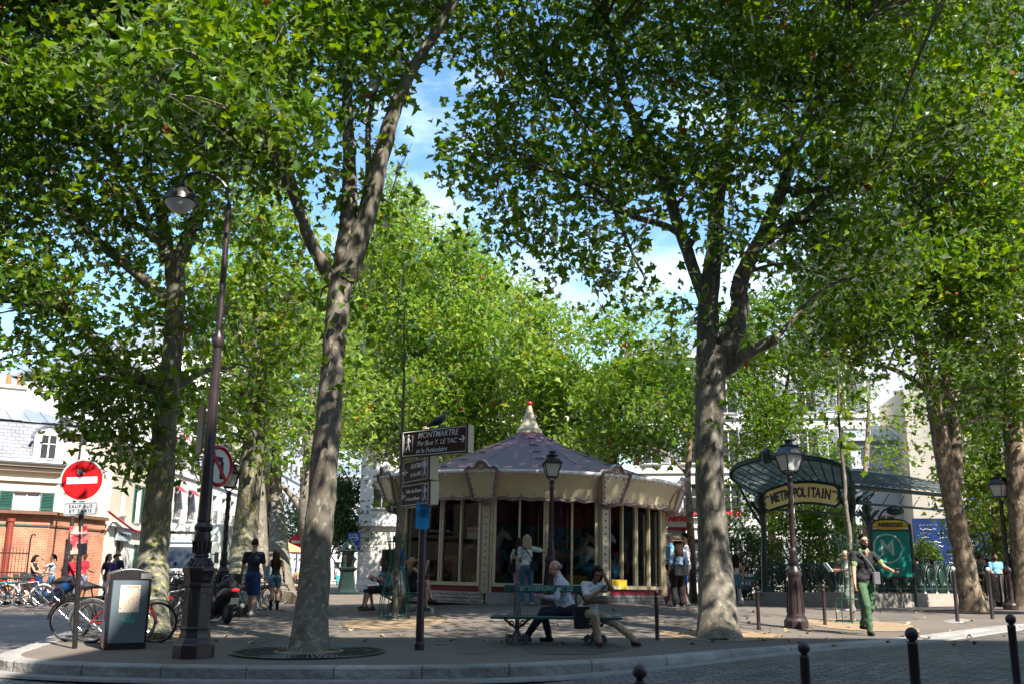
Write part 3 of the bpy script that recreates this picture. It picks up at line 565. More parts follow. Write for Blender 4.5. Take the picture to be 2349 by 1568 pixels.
def leaves(name, pos, size, m, parent, lod='near', tint=None, up=1.0, spread=.75):
    pos = np.asarray(pos, float); N = len(pos); T, F = LT[lod]; K = len(T)
    nrm = rng.normal(0, spread, (N, 3)); nrm[:, 2] = np.abs(rng.normal(up, .35, N)); nrm /= np.linalg.norm(nrm, axis=1)[:, None]
    a = rng.uniform(0, 2 * np.pi, N); d = np.stack([np.cos(a), np.sin(a), -.55 + 0 * a], 1)
    d -= nrm * (d * nrm).sum(1)[:, None]; d /= np.linalg.norm(d, axis=1)[:, None]; x = np.cross(d, nrm)
    s = size * rng.uniform(.5, 1.35, N); Rm = np.stack([x, d, nrm], 1) * s[:, None, None]
    cur = rng.uniform(.2, 2.6, (N, 1, 1)); TT = np.repeat(T[None], N, 0)
    if lod == 'near': TT[rng.uniform(0, 1, N) > .55] = LT['wide'][0]
    TT[:, :, 0] *= rng.uniform(.75, 1.15, N)[:, None]; TT[:, :, 0] += (rng.normal(0, .16, N))[:, None] * TT[:, :, 1] ** 2; TT[:, :, 2:3] *= cur
    V = (np.einsum('nkj,njc->nkc', TT, Rm) + pos[:, None, :]).reshape(-1, 3)
    me = bpy.data.meshes.new(name); me.vertices.add(N * K); me.vertices.foreach_set('co', V.astype(np.float32).ravel())
    fl = [len(f) for f in F]; L = sum(fl); idx = np.concatenate([np.array(f) for f in F])
    me.loops.add(N * L); me.loops.foreach_set('vertex_index', (np.arange(N)[:, None] * K + idx[None]).astype(np.int32).ravel())
    st = np.cumsum([0] + fl[:-1]); me.polygons.add(N * len(F)); me.polygons.foreach_set('loop_start', (np.arange(N)[:, None] * L + st[None]).astype(np.int32).ravel())
    me.update(calc_edges=True)
    t = rng.uniform(0, 1, N) if tint is None else tint
    at = me.attributes.new('tint', 'FLOAT', 'POINT'); at.data.foreach_set('value', np.repeat(t, K).astype(np.float32))
    me.materials.append(m); return link(bpy.data.objects.new(name, me), parent)
def inpoly(P, poly):
    x, y = P[:, 0], P[:, 1]; r = np.zeros(len(P), bool); n = len(poly)
    for i in range(n):
        (x1, y1), (x2, y2) = poly[i], poly[(i + 1) % n]
        if y1 == y2: continue
        c = ((y1 > y) != (y2 > y)) & (x < (x2 - x1) * (y - y1) / (y2 - y1) + x1); r ^= c
    return r
# open sky between the crowns: outlines the foliage keeps clear of
GAPS = [[(965, 150), (1030, 172), (1018, 225), (985, 255), (990, 330), (975, 410), (1035, 440), (1030, 495), (985, 465), (935, 400), (952, 300), (955, 235)], [(1175, 565), (1215, 575), (1262, 632), (1240, 640)], [(1275, 645), (1350, 640), (1370, 690), (1290, 690)], [(1490, 530), (1560, 525), (1550, 620), (1500, 610)],
        [(0, 850), (95, 905), (140, 925), (120, 1000), (60, 960), (0, 1000)], [(1950, 890), (2050, 880), (2100, 960), (2080, 1080), (1990, 1040)], [(0, 690), (25, 690), (40, 760), (0, 770)]]
TOT = [0]
KD = {'near': 2.5, 'far': 4.0}
def tree(name, label, limbs, blobs, bark='bark', leafm='leaf', size=.16, dens=92, lod='near', per=15, crad=.42, twig=True, group='plane trees on the square', gaps=True, seg=12, cat='tree', bias=0.):
    base = G(*limbs[0][0][:2]) if len(limbs[0][0]) == 4 else limbs[0][0]
    root = thing(name, label, cat, base, 0, group); mb = MB(); LP = []; LR = []
    for li, lb in enumerate(limbs):
        P = [W(*q[:3]) for q in lb]; rr = [q[3] for q in lb]
        if li == 0: P[0] = Vector(base) + Vector((0, 0, -.3)); P[1] = Vector((P[1].x, P[1].y, P[1].z))
        q4 = spline([(p.x, p.y, p.z) for p in P], 7); r4 = [v.x for v in spline([(r_, 0) for r_ in rr], 7)]
        if li == 0: r4[:5] = [r4[0] * 1.62, r4[0] * 1.24, r4[1] * 1.08, r4[2] * 1.02, r4[3]]
        q4 = [p + Vector((random.gauss(0, .007), random.gauss(0, .007), 0)) for p in q4] if len(q4) > 4 else q4
        b0 = len(mb.v); mb.tube([p - base for p in q4], r4, seg if li == 0 else 9, jit=.04)
        LP += [np.array(p) for p in q4[2:]]; LR += r4[2:]
    LP = np.array(LP); C = []
    for (px, py, Y, rx, ry, rz, *dd) in blobs:
        k = dd[0] if dd else 1.; wc = len(dd) > 1; k *= KD[lod]; rx, ry, rz = rx * 1.14, ry * 1.14, rz * 1.14; n = max(3, int(4.19 * rx * ry * rz * dens * k / per)); c = Vector((px, py, Y)) if wc else W(px, py, Y)
        d = rng.normal(size=(n, 3)); d /= np.linalg.norm(d, axis=1)[:, None]; r_ = rng.uniform(0, 1, n) ** .42
        C.append(np.array(c) + d * r_[:, None] * np.array((rx, ry, rz)))
    C = np.concatenate(C)
    w_ = 2.9 if lod == 'near' else 1.7; ph = rng.uniform(0, 6, 6); nz = np.sin(C[:, 0] * w_ + ph[0] + 1.3 * np.sin(C[:, 2] * w_ * .7 + ph[1])) + np.sin(C[:, 1] * w_ * .9 + ph[2]) + np.sin(C[:, 2] * w_ * 1.2 + ph[3] + 1.1 * np.sin(C[:, 0] * w_ * .8 + ph[4]))
    C = C[nz + rng.normal(0, .5, len(C)) > (-.5 if lod == 'near' else -.5)]
    if gaps:
        pp = proj(C) + rng.normal(0, 7, (len(C), 2)); ok = np.ones(len(C), bool)
        for g in GAPS: ok &= ~inpoly(pp, g)
        C = C[ok]
    if twig and len(C) > 8:
        k = max(2, len(C) // (9 if lod == 'near' else 30)); sec = C[rng.choice(len(C), k, False)]
        for s_ in sec:
            dd = np.linalg.norm(LP - s_, axis=1) + np.maximum(0, LP[:, 2] - s_[2]) * 1.5; i = int(dd.argmin()); a = Vector(LP[i]); b = Vector(s_)
            if (b - a).length > 6: continue
            mid = a.lerp(b, .5) + Vector((random.gauss(0, .15), random.gauss(0, .15), .12 * (b - a).length)); r0 = min(LR[i] * .6, .035 + .008 * (b - a).length)
            mb.tube([p - base for p in spline([tuple(a), tuple(mid), tuple(b)], 4)], [r0 * (1 - .75 * t) for t in lin(0, 1, 9)], 5)
        for c in C[::(2 if lod == 'near' else 6)]:
            i = int(np.linalg.norm(sec - c, axis=1).argmin()); a = Vector(sec[i]); b = Vector(c)
            if .1 < (b - a).length < 2.5: mb.tube([p - base for p in (a, a.lerp(b, .5) + Vector((0, 0, .06)), b)], [.013, .009, .004], 3, cap=False)
    mb.build('trunk', M[bark], root, smooth=60)
    TOT[0] += len(C) * per
    n = len(C) * per; pos = np.repeat(C, per, 0) + rng.normal(0, crad, (n, 3)) * np.array((1, 1, .62)) - np.array(base)
    tint = np.clip(np.repeat(rng.uniform(0, .62, len(C)), per) + rng.uniform(0, .36, n) + bias, 0, .97); tint = np.where(rng.uniform(0, 1, n) > .993, rng.uniform(.98, 1, n), tint)
    if gaps:
        pp = proj(pos + np.array(base)); ok = np.ones(n, bool)
        for g in GAPS: ok &= ~inpoly(pp, g)
        pos, tint = pos[ok], tint[ok]
    leaves('crown', pos, size, M[leafm], root, lod, tint); return root
def T(px, py, Y, r): return (px, py, Y, r)
# front left-of-centre plane tree
tree('plane_tree', 'tall plane tree with forked pale trunk rising from the round iron grate', [
    [(705, 1493, 17, .275), (728, 1250, 17, .25), (750, 1000, 17, .23), (768, 780, 17, .20), (785, 620, 17, .21)],
    [(785, 640, 17, .20), (800, 480, 17, .15), (800, 300, 17, .11), (790, 60, 17, .08), (780, -150, 17, .05)],
    [(790, 640, 17, .22), (840, 500, 16.9, .18), (885, 320, 16.8, .15), (935, 180, 16.6, .11), (1045, 0, 16.3, .08), (1110, -120, 16, .05)],
    [(775, 660, 17, .15), (715, 560, 16.7, .11), (670, 440, 16.3, .09), (610, 320, 15.9, .07), (540, 190, 15.5, .05)],
    [(700, 520, 16.6, .09), (650, 330, 16.9, .08), (655, 200, 17, .08), (640, 20, 17, .06)],
    [(835, 500, 17, .07), (845, 380, 17.4, .06), (850, 250, 17.6, .05), (900, 120, 17.8, .04)]],
    [(560, 250, 15, 1.3, 1.4, .95), (740, 110, 16.5, 1.4, 1.5, 1.2), (900, 60, 17, .8, 1.2, .8), (690, 350, 16.3, .8, .9, .7), (460, 130, 14, 1.1, 1.2, .9), (480, 235, 12.6, .8, .8, .5, .9), (330, 130, 12.9, .8, .8, .5),
     (610, 530, 16.5, .55, .6, .5), (775, 645, 16.3, .35, .3, .25), (760, 860, 16.4, .1, .1, .1), (700, -330, 16.5, 3.0, 2.6, 1.6, .5), (1000, -200, 16.5, 1.3, 1.6, 1.2), (925, 330, 17.5, .3, .5, .45), (950, 110, 17, .4, .5, .5), (985, 60, 17, .5, .6, .6), (560, 430, 15.5, .6, .7, .5), (560, 20, 15, 1.1, 1.1, .8), (850, 600, 17.4, .5, .5, .5), (1030, 60, 17, .5, .8, .6), (900, 420, 17.5, .25, .4, .4), (945, 200, 17.3, .35, .5, .5), (840, 760, 17.6, .35, .5, .4), (730, 700, 17.6, .45, .5, .4), (870, 470, 17.8, .4, .5, .4)])
tree('plane_tree', 'leaning plane tree with yellow flecked bark and wide low limbs behind the street bin', [
    [(342, 1466, 20, .33), (352, 1280, 20, .30), (368, 1100, 20, .265), (388, 880, 20, .22), (402, 700, 20, .195), (400, 580, 20, .22)],
    [(385, 600, 20, .17), (372, 500, 20, .13), (345, 420, 19.8, .10), (330, 300, 19.6, .07)],
    [(412, 600, 20, .17), (440, 520, 20, .13), (490, 410, 19.9, .10), (545, 330, 19.7, .07), (600, 200, 19.5, .05)],
    [(380, 560, 20, .12), (305, 515, 19.7, .09), (200, 470, 19.4, .08), (100, 415, 19, .06), (-30, 370, 18.6, .04)],
    [(395, 700, 20, .15), (310, 625, 19.8, .11), (215, 545, 19.5, .09), (130, 440, 19.2, .07), (40, 380, 19, .05)],
    [(385, 880, 20, .2), (290, 850, 19.8, .15), (215, 780, 19.5, .14), (140, 690, 19.2, .11), (70, 640, 19, .07), (0, 590, 18.8, .05)],
    [(345, 510, 19.9, .1), (300, 430, 19.6, .08), (260, 360, 19.4, .06)], [(400, 890, 20, .08), (470, 850, 20.3, .06), (540, 840, 20.6, .03)]],
    [(90, 240, 17.6, 1.6, 1.6, 1.1), (250, 300, 18.6, 1.3, 1.3, 1.0), (60, 470, 18.6, 1.1, 1.3, .8), (230, 450, 19, 1.0, 1.2, .7), (250, 610, 20.5, 1.0, 1.2, .6), (70, 640, 18.6, 1.1, 1.2, .6), (140, 770, 19.2, 1.2, 1.1, .7), (330, 760, 20.8, .8, .8, .7), (30, 815, 18.6, .45, .7, .25),
     (250, 900, 19.6, .9, .8, .45), (460, 740, 20.6, .7, .8, .8), (470, 480, 20.2, .8, 1, .6), (200, 990, 19.6, .5, .5, .4), (300, 960, 19.7, .7, .6, .4), (80, 20, 18, 2.2, 2.2, 1.2), (330, -40, 18, 2., 2., 1.1), (-150, 300, 18, 1.4, 1.8, 2.2), (150, -250, 18, 3., 2.8, 1.6, .5), (430, 330, 19.5, .9, 1, .7), (20, 930, 18.6, .06, .06, .06), (330, 1050, 19.8, .5, .5, .35), (420, 1000, 21, .5, .6, .5), (440, 880, 21, .7, .7, .6), (230, 1020, 19.8, .55, .6, .35), (160, 960, 19.4, .6, .6, .4), (290, 1040, 19.8, .5, .5, .35), (190, 900, 19.4, .7, .7, .4), (150, 880, 19.3, .7, .7, .5), (350, 880, 20.6, .8, .8, .5), (-120, 700, 18.5, 1.2, 1.5, 1.2)], bark='bark_yellow')
tree('plane_tree', 'massive plane tree with mottled grey trunk and flared foot right of the carousel', [
    [(1650, 1463, 19, .36), (1642, 1300, 19, .31), (1627, 1100, 19, .275), (1630, 880, 19, .285), (1645, 800, 19, .32)],
    [(1625, 830, 19, .25), (1625, 690, 19, .20), (1640, 560, 19.2, .17), (1650, 420, 19.4, .14), (1680, 250, 19.6, .10), (1690, 60, 19.7, .06)],
    [(1655, 820, 19, .27), (1695, 720, 18.9, .19), (1700, 640, 18.8, .17), (1750, 540, 18.6, .14), (1800, 420, 18.4, .12), (1835, 300, 18.2, .09), (1900, 180, 18, .06), (1960, 60, 17.8, .04)],
    [(1745, 560, 18.6, .11), (1840, 495, 18.3, .09), (1910, 440, 18, .08), (2010, 410, 17.6, .05)], [(1800, 430, 18.4, .09), (1830, 440, 18.2, .07), (1920, 430, 17.8, .05)],
    [(1660, 850, 19, .15), (1715, 810, 18.7, .12), (1782, 775, 18.4, .10)],
    [(1620, 700, 19.1, .13), (1560, 530, 19, .12), (1510, 370, 18.8, .11), (1440, 240, 18.7, .10), (1400, 100, 18.6, .08), (1340, -60, 18.5, .05)],
    [(1590, 560, 19, .08), (1530, 520, 18.8, .07), (1440, 490, 18.6, .06), (1360, 430, 18.4, .05), (1260, 390, 18.2, .03)], [(1475, 310, 18.8, .06), (1390, 330, 18.5, .04), (1260, 180, 18.3, .03)], [(1410, 480, 18.6, .05), (1450, 580, 18.3, .03), (1480, 640, 18.2, .025)]],
    [(1150, 90, 17.6, .9, 1.2, .8, 1.05), (1290, 70, 18.2, 1.0, 1.2, .9, 1.05), (1190, 250, 18.2, .9, 1.1, .6, 0.94), (1340, 200, 18.4, .9, 1.1, .6, 0.94), (1240, 400, 18.2, 1.0, 1.0, .5, 1.00), (1140, 400, 18, .5, .6, .4, 1.05), (1400, 500, 18.4, .9, 1.0, .5, 1.00), (1490, 350, 18.8, .8, 1, .6, 1.05), (1420, 590, 18.3, .7, .7, .35, 0.94), (1560, 690, 18.6, .5, .6, .4, 0.94), (1260, 510, 18.3, .6, .6, .4, 0.94), (1130, 520, 18.3, .35, .4, .25, 1.05),
     (1600, 120, 18.4, 1.2, 1.3, 1.0), (1630, 330, 18.2, 1.0, 1.2, .9), (1800, 130, 18, 1.2, 1.4, 1.0), (1780, 330, 17.6, .9, 1.1, .9), (1950, 210, 18, 1.2, 1.4, 1.0), (1930, 420, 17.8, 1.0, 1.2, .7), (1850, 590, 18.6, .9, 1., .6), (1680, 520, 17.8, .6, .8, .7), (2030, 560, 18.5, .8, 1, .7), (1500, -250, 17, 2.8, 2.8, 1.6, .3), (1950, -250, 17, 2.8, 2.8, 1.8, .3), (1480, 60, 18.4, .8, 1, .9), (1580, 470, 18.6, .5, .7, .5), (1300, 640, 18.6, .4, .4, .2), (1530, 820, 18.5, .25, .3, .3), (1640, 950, 18.4, .12, .12, .14), (1770, 760, 18.6, .5, .5, .4), (1080, 200, 17.6, .5, .7, .4), (1070, 350, 18, .55, .7, .5, 1.05), (1050, 440, 18, .45, .6, .4, 1.05), (1100, 490, 18.2, .6, .6, .35, 1.05), (1190, 530, 18.3, .6, .6, .35, 1.05), (1320, 440, 18.4, .8, .8, .5, .9), (1400, 400, 18.6, .7, .8, .5, .9), (1380, 300, 18.6, .7, .8, .5, .8), (1280, 320, 18.4, .7, .8, .5, .8), (1330, 590, 18.4, .6, .7, .4), (1120, 300, 18, .6, .7, .5), (1250, 580, 18.4, .4, .5, .25), (1450, 690, 18.6, .5, .6, .3), (1400, 640, 18.6, .5, .6, .3), (2130, 250, 17, .9, 1.2, .9)] + [(x, y, z, rx, ry, rz, .32 if y > 18 else .18, 1) for x, y, z, rx, ry, rz in ((0, 15, 14, 3, 3, 1.7), (5, 14, 14.5, 3.4, 3, 2), (9.5, 15.5, 14.2, 3, 3, 2), (4.5, 20, 16, 4, 3.5, 2), (11, 20, 15, 3, 3, 2), (-3, 19, 15, 2.6, 3, 2), (8, 22, 14.5, 3, 3, 1.6), (8.6, 12, 12.6, 2.6, 2.6, 1.5), (6, 9.5, 12.5, 2.2, 2.2, 1.2), (1, 11, 13, 2.6, 2.6, 1.4))])  # world-placed blobs: unseen crown added overhead to shade square, trunk and carousel
tree('plane_tree', 'slanting brown plane tree leaning left beside the right end of the metro canopy', [
    [(2235, 1403, 29.5, .33), (2205, 1250, 29.5, .29), (2172, 1080, 29.5, .27), (2142, 920, 29.5, .22), (2122, 840, 29.4, .18), (2090, 700, 29.3, .12), (2050, 600, 29, .08)],
    [(2192, 1110, 29.6, .2), (2190, 1000, 29.8, .19), (2165, 880, 30, .2), (2180, 780, 30, .14), (2230, 650, 30, .1), (2260, 500, 30, .07)], [(2135, 900, 29.4, .1), (2060, 850, 29, .07), (1980, 830, 28.6, .05)]],
    [(2110, 640, 28.5, 2.2, 2.2, 1.6), (2240, 480, 28.5, 2.0, 2.2, 1.6), (1990, 760, 28, 1.4, 1.5, 1.1), (2280, 740, 29, 1.6, 2, 1.3), (2060, 950, 28.5, .7, .8, .55), (2150, 850, 28.5, 1.0, 1, .8), (2020, 560, 28.4, 1.6, 1.6, 1.2), (2250, 980, 31, 1.2, 1.2, .9, .7), (2150, 330, 28, 2.2, 2.4, 1.7), (2020, 1040, 28.6, .35, .4, .35), (1960, 640, 27, 1.5, 1.5, 1.3), (1880, 740, 28, 1.1, 1.2, .9), (2200, 640, 29, 1.6, 1.6, 1.3), (2330, 900, 30, 1.0, 1.2, 1.0), (1930, 860, 28, .7, .8, .6), (2120, 960, 29.6, .9, .9, .6), (2230, 800, 30, 1.2, 1.2, .9), (2000, 930, 28.5, .8, .8, .6, .7), (2070, 1010, 29, .7, .7, .4, .7), (1940, 960, 28.5, .5, .6, .5, .7)], bark='bark_brown', dens=46, size=.19)
tree('plane_tree', 'dark trunked plane tree at the right edge of the square beside a street lamp', [
    [(2352, 1398, 31, .36), (2338, 1150, 31, .33), (2318, 900, 31, .3), (2305, 700, 31, .26), (2290, 450, 31, .2), (2270, 200, 31, .12)], [(2305, 700, 31, .12), (2200, 560, 30.5, .09), (2120, 400, 30, .06)]],
    [(2250, 160, 29.5, 2.8, 2.6, 1.9), (2080, 80, 29, 2.2, 2.4, 1.8), (2330, 420, 30, 1.6, 2.2, 1.8), (1990, 330, 29, 1.8, 2., 1.6), (2300, 640, 30, 1.2, 1.6, 1.0), (2330, 820, 31.5, 1.1, 1.2, .9), (2200, -120, 29, 4, 3, 2, .4), (2450, 300, 30, 2, 2.4, 3), (15.5, 35, 13.5, 3.5, 3, 2, .6, 1), (20, 34, 14, 4, 3.5, 2.5, .6, 1), (18.5, 22, 13, 3, 3, 1.8, .7, 1), (12, 31, 14.5, 3, 3, 2, .5, 1)], bark='bark_brown', dens=36)  # world-placed blobs: extra crown added to shade the bushes and slanting trunk
tree('plane_tree', 'plane tree with sunlit pinkish trunk and yellow peeling patch behind the walking couple', [
    [(542, 1412, 29, .42), (560, 1250, 29, .36), (576, 1080, 29, .33), (592, 850, 29, .28), (600, 650, 29, .2), (610, 480, 29, .1)], [(590, 850, 29, .14), (520, 720, 28.6, .1), (460, 620, 28.4, .06)], [(595, 800, 29, .14), (660, 680, 29, .1), (700, 560, 29, .06)]],
    [(600, 720, 28.5, 1.6, 1.6, 1.3), (510, 620, 28, 1.3, 1.4, 1.1), (670, 600, 29, 1.2, 1.3, 1.1), (540, 900, 28.5, .9, 1, .8), (640, 900, 29, 1., 1., .9), (480, 830, 29, .9, 1, .7), (500, 1050, 29.4, .8, .8, .6), (450, 960, 29.4, .9, .9, .8), (640, 1040, 29.4, .6, .7, .5), (700, 780, 29.4, 1.2, 1.2, 1.2), (470, 720, 29, 1., 1.1, 1), (430, 1040, 28, .9, .9, .5), (520, 960, 28.5, .9, 1, .8), (400, 930, 28, .9, 1, .8), (560, 1060, 30, .7, .7, .4), (590, 480, 29, 1.6, 1.6, 1.2)], leafm='leaf_light', bark='bark_yellow', dens=34, size=.2)
for lab, lb, bl in (('thin dark trunked plane tree just right of the sunlit pinkish trunk', [[(603, 1385, 37, .26), (598, 1200, 37, .24), (590, 1000, 37, .2), (600, 800, 37, .15), (610, 650, 37, .08)]], [(620, 850, 37, 1.8, 1.8, 1.5), (560, 760, 37, 1.4, 1.6, 1.3), (600, 1010, 37, 1.0, 1, .7)]),
    ('stout dark plane tree where the blonde woman crouches', [[(645, 1385, 43, .5), (632, 1200, 43, .42), (620, 1000, 43, .36), (625, 800, 43, .22), (640, 650, 43, .1)]], [(680, 960, 43, 1.8, 1.8, 1.3), (640, 740, 43, 2.3, 2.3, 1.8), (720, 800, 43, 1.8, 2, 1.6), (590, 1060, 43, .8, .8, .7)]),
    ('plane tree with a crooked left branch showing beside the tall forked trunk', [[(712, 1390, 38, .3), (708, 1280, 38, .27), (700, 1170, 38, .25), (708, 1040, 38, .2), (716, 900, 38, .14), (720, 760, 38, .08)], [(697, 1175, 38, .15), (672, 1140, 38, .12), (645, 1110, 38, .08)]], [(720, 950, 38, 1.3, 1.4, 1.1), (660, 1070, 38, .8, .8, .5), (790, 900, 38, 1.2, 1.4, 1.2), (740, 740, 38, 1.5, 1.6, 1.5), (820, 1040, 39, .6, .7, .5)])):
    tree('plane_tree', lab, lb, bl, leafm='leaf_light', dens=24, size=.23, lod='far', per=18, crad=.5)
# sunlit crowns beyond the carousel
far = 'sunlit plane trees beyond the carousel'
for lab, lb, bl, d in (
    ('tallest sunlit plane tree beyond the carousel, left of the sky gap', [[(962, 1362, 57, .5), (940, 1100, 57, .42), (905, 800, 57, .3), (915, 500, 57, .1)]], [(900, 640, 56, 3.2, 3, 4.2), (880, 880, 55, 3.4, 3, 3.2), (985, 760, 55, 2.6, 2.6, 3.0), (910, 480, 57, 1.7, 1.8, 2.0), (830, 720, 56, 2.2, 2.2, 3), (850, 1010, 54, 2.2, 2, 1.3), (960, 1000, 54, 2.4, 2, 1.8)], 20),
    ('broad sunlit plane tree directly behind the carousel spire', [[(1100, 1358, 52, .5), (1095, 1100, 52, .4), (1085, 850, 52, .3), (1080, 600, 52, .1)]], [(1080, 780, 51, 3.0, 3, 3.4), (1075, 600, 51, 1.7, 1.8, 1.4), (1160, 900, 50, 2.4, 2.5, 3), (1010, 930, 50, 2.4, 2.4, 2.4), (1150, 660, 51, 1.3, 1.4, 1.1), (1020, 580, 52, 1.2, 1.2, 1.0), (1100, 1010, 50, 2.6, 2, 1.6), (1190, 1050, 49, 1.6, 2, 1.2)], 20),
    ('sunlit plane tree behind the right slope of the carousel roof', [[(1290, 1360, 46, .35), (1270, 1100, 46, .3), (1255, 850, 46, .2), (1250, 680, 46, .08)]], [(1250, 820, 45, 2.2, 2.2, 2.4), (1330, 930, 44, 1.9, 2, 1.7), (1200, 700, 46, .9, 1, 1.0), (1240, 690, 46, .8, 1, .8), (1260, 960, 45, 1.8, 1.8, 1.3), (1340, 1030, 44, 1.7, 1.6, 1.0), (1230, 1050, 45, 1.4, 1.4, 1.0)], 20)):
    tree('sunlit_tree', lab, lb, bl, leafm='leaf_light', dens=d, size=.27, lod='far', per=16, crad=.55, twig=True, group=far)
for lab, lb, bl, d, lm in (
    ('loose leaved tree behind the carousel with white walls showing through', [[(1400, 1365, 41, .22), (1405, 1100, 41, .18), (1420, 900, 41, .12), (1450, 760, 41, .06)]], [(1420, 930, 40, 1.7, 1.7, 1.5, .8), (1500, 870, 40, 1.5, 1.6, 1.3, .7), (1350, 1010, 40, 1.2, 1.2, .8), (1530, 1000, 40, 1.1, 1.2, .8, .7), (1400, 770, 41, 1.2, 1.2, 1.0, .8), (1490, 710, 41, .7, .8, .7, .7), (1560, 790, 41, 1.2, 1.3, 1.2, .9), (1340, 850, 42, 1.4, 1.4, 1.2), (1460, 1010, 40, 1.3, 1.2, .6), (1560, 900, 42, 1.2, 1.2, 1.0), (1420, 860, 42, 1.6, 1.5, 1.2)], 30, 'leaf_light'),
    ('slim tree beside the creperie kiosk right of the carousel', [[(1592, 1380, 33, .13), (1585, 1230, 33, .12), (1578, 1080, 33, .10), (1590, 950, 33, .06)], [(1580, 1090, 33, .06), (1530, 1040, 33, .04), (1480, 1020, 33, .02)]], [(1560, 980, 33, .9, .9, .7, .9), (1480, 1010, 33, .8, .8, .35, .7), (1600, 850, 33, .9, 1, .8, .8), (1530, 900, 33, .7, .8, .5, .8), (1500, 940, 33.5, .8, .8, .5), (1560, 1060, 33, .5, .6, .3), (1610, 960, 33, .6, .6, .7)], 40, 'leaf'),
    ('mid green tree rising behind the metro canopy', [[(1775, 1350, 46, .2), (1770, 1150, 46, .18), (1790, 980, 46, .12), (1810, 850, 46, .06)]], [(1740, 960, 45, 1.6, 1.6, 1.9), (1830, 900, 45, 1.5, 1.6, 1.9), (1700, 1090, 45, .9, 1, .9), (1850, 1040, 45, 1.3, 1.3, 1.0), (1760, 800, 45, 1.8, 1.8, 1.5), (1700, 900, 44, .9, 1, 1.4), (1900, 820, 45, 1.2, 1.3, 1.3), (1700, 760, 45, 1.6, 1.6, 1.6), (1850, 720, 45, 2.0, 1.8, 1.6), (1960, 770, 45, 1.2, 1.3, 1.2), (1780, 1060, 44, 1.2, 1.2, 1.0), (1720, 1160, 45, .8, .8, .7)], 34, 'leaf'),
    ('bushy tree behind the right hand street lamp', [[(2290, 1360, 42, .2), (2285, 1200, 42, .18), (2275, 1000, 42, .12), (2270, 880, 42, .06)]], [(2270, 1000, 41, 1.6, 1.6, 1.8), (2230, 1120, 41, 1.2, 1.3, 1.4), (2340, 1100, 41, 1.5, 1.5, 2), (2220, 880, 42, 1.3, 1.4, 1.3), (2330, 930, 42, 1.3, 1.4, 1.3)], 26, 'leaf_light'),
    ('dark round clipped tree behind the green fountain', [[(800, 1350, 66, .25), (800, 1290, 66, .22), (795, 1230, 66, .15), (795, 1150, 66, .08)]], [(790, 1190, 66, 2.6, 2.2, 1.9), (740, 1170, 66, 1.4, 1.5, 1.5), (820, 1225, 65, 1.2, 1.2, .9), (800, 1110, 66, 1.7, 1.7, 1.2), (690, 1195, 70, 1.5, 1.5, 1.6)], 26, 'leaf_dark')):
    tree('street_tree', lab, lb, bl, leafm=lm, dens=d, size=.25 if lm != 'leaf' else .21, lod='far', per=16, crad=.45, group=None, bark='bark_brown')
tree('street_tree', 'airy tree half covering the blank gable wall behind the metro roof', [[(1985, 1350, 48, .16), (1985, 1150, 48, .14), (1990, 1000, 48, .1), (1995, 880, 48, .05)]], [(1985, 930, 47, 1.5, 1.5, 1.3, .45), (2060, 1040, 47, 1.2, 1.3, 1.0, .45), (1930, 1050, 46, .9, 1, .8, .6), (2110, 930, 47, 1.2, 1.2, 1.2, .45), (2000, 1100, 47, 1.0, 1.0, .5, .4)], leafm='leaf', dens=26, size=.22, lod='far', per=16, crad=.45, group=None, bark='bark_brown', gaps=False)
def bush(label, px, py, Y, rx, ry, rz, m='leaf_dark', dens=300, size=.13, name='bush'):
    c = W(px, py, Y); b = Vector((c.x, c.y, S(c.x, c.y))); r_ = thing(name, label, 'bush', b)
    h = c.z - b.z; mb = MB()
    for k in range(6):
        a = k * 1.05; mb.tube([(0, 0, -.05), (rx * .3 * math.cos(a), ry * .3 * math.sin(a), h * .6), (rx * .7 * math.cos(a), ry * .7 * math.sin(a), h + rz * .5)], [.05, .035, .01], 5)
    mb.build('stems', M['bark_brown'], r_)
    n = int(4.19 * rx * ry * (rz + h * .5) * dens); d = rng.normal(size=(n, 3)); d /= np.linalg.norm(d, axis=1)[:, None]; q = rng.uniform(.1, 1, n) ** .35
    lump = 1 + .16 * np.sin(5 * d[:, 0] + 3 * d[:, 2]) + .14 * np.sin(7 * d[:, 1] + 4 * d[:, 2])
    P = d * (q * lump)[:, None] * np.array((rx, ry, rz)) + np.array((0, 0, h)); lowm = P[:, 2] < h; P[lowm, 2] = rng.uniform(.15, h, lowm.sum())
    leaves('foliage', P, size, M[m], r_, 'far', np.clip(rng.uniform(0, .95, n), 0, .97)); return r_
bush('dark feathery hedge conifer right of the thick mottled trunk', 1700, 1262, 44, 1.3, .9, 1.35)
bush('second dark conifer between the striped trousers and the left metro post', 1748, 1275, 45, .9, .8, 1.0)
bush('leafy green bush seen under the yellow metro sign', 1830, 1225, 44, 1.6, 1.0, 1.6, 'leaf')
bush('large dark bush behind the man reading a map', 1905, 1225, 43, 1.5, 1.0, 1.6, 'leaf')
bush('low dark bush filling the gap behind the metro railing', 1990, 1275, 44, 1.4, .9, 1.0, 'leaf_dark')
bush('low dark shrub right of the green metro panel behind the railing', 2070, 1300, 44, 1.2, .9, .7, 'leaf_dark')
bush('pale lime bush in front of the blue tiled wall', 2125, 1282, 47, .8, .7, 1.0, 'leaf_light', size=.16)
bush('dense shaded bush behind the group at the right', 2265, 1235, 44, 1.6, 1, 1.7, 'leaf')
bush('shaded bush at the far right behind the street lamp', 2345, 1225, 43, 1.3, 1, 1.6, 'leaf')

print('LEAVES', TOT)
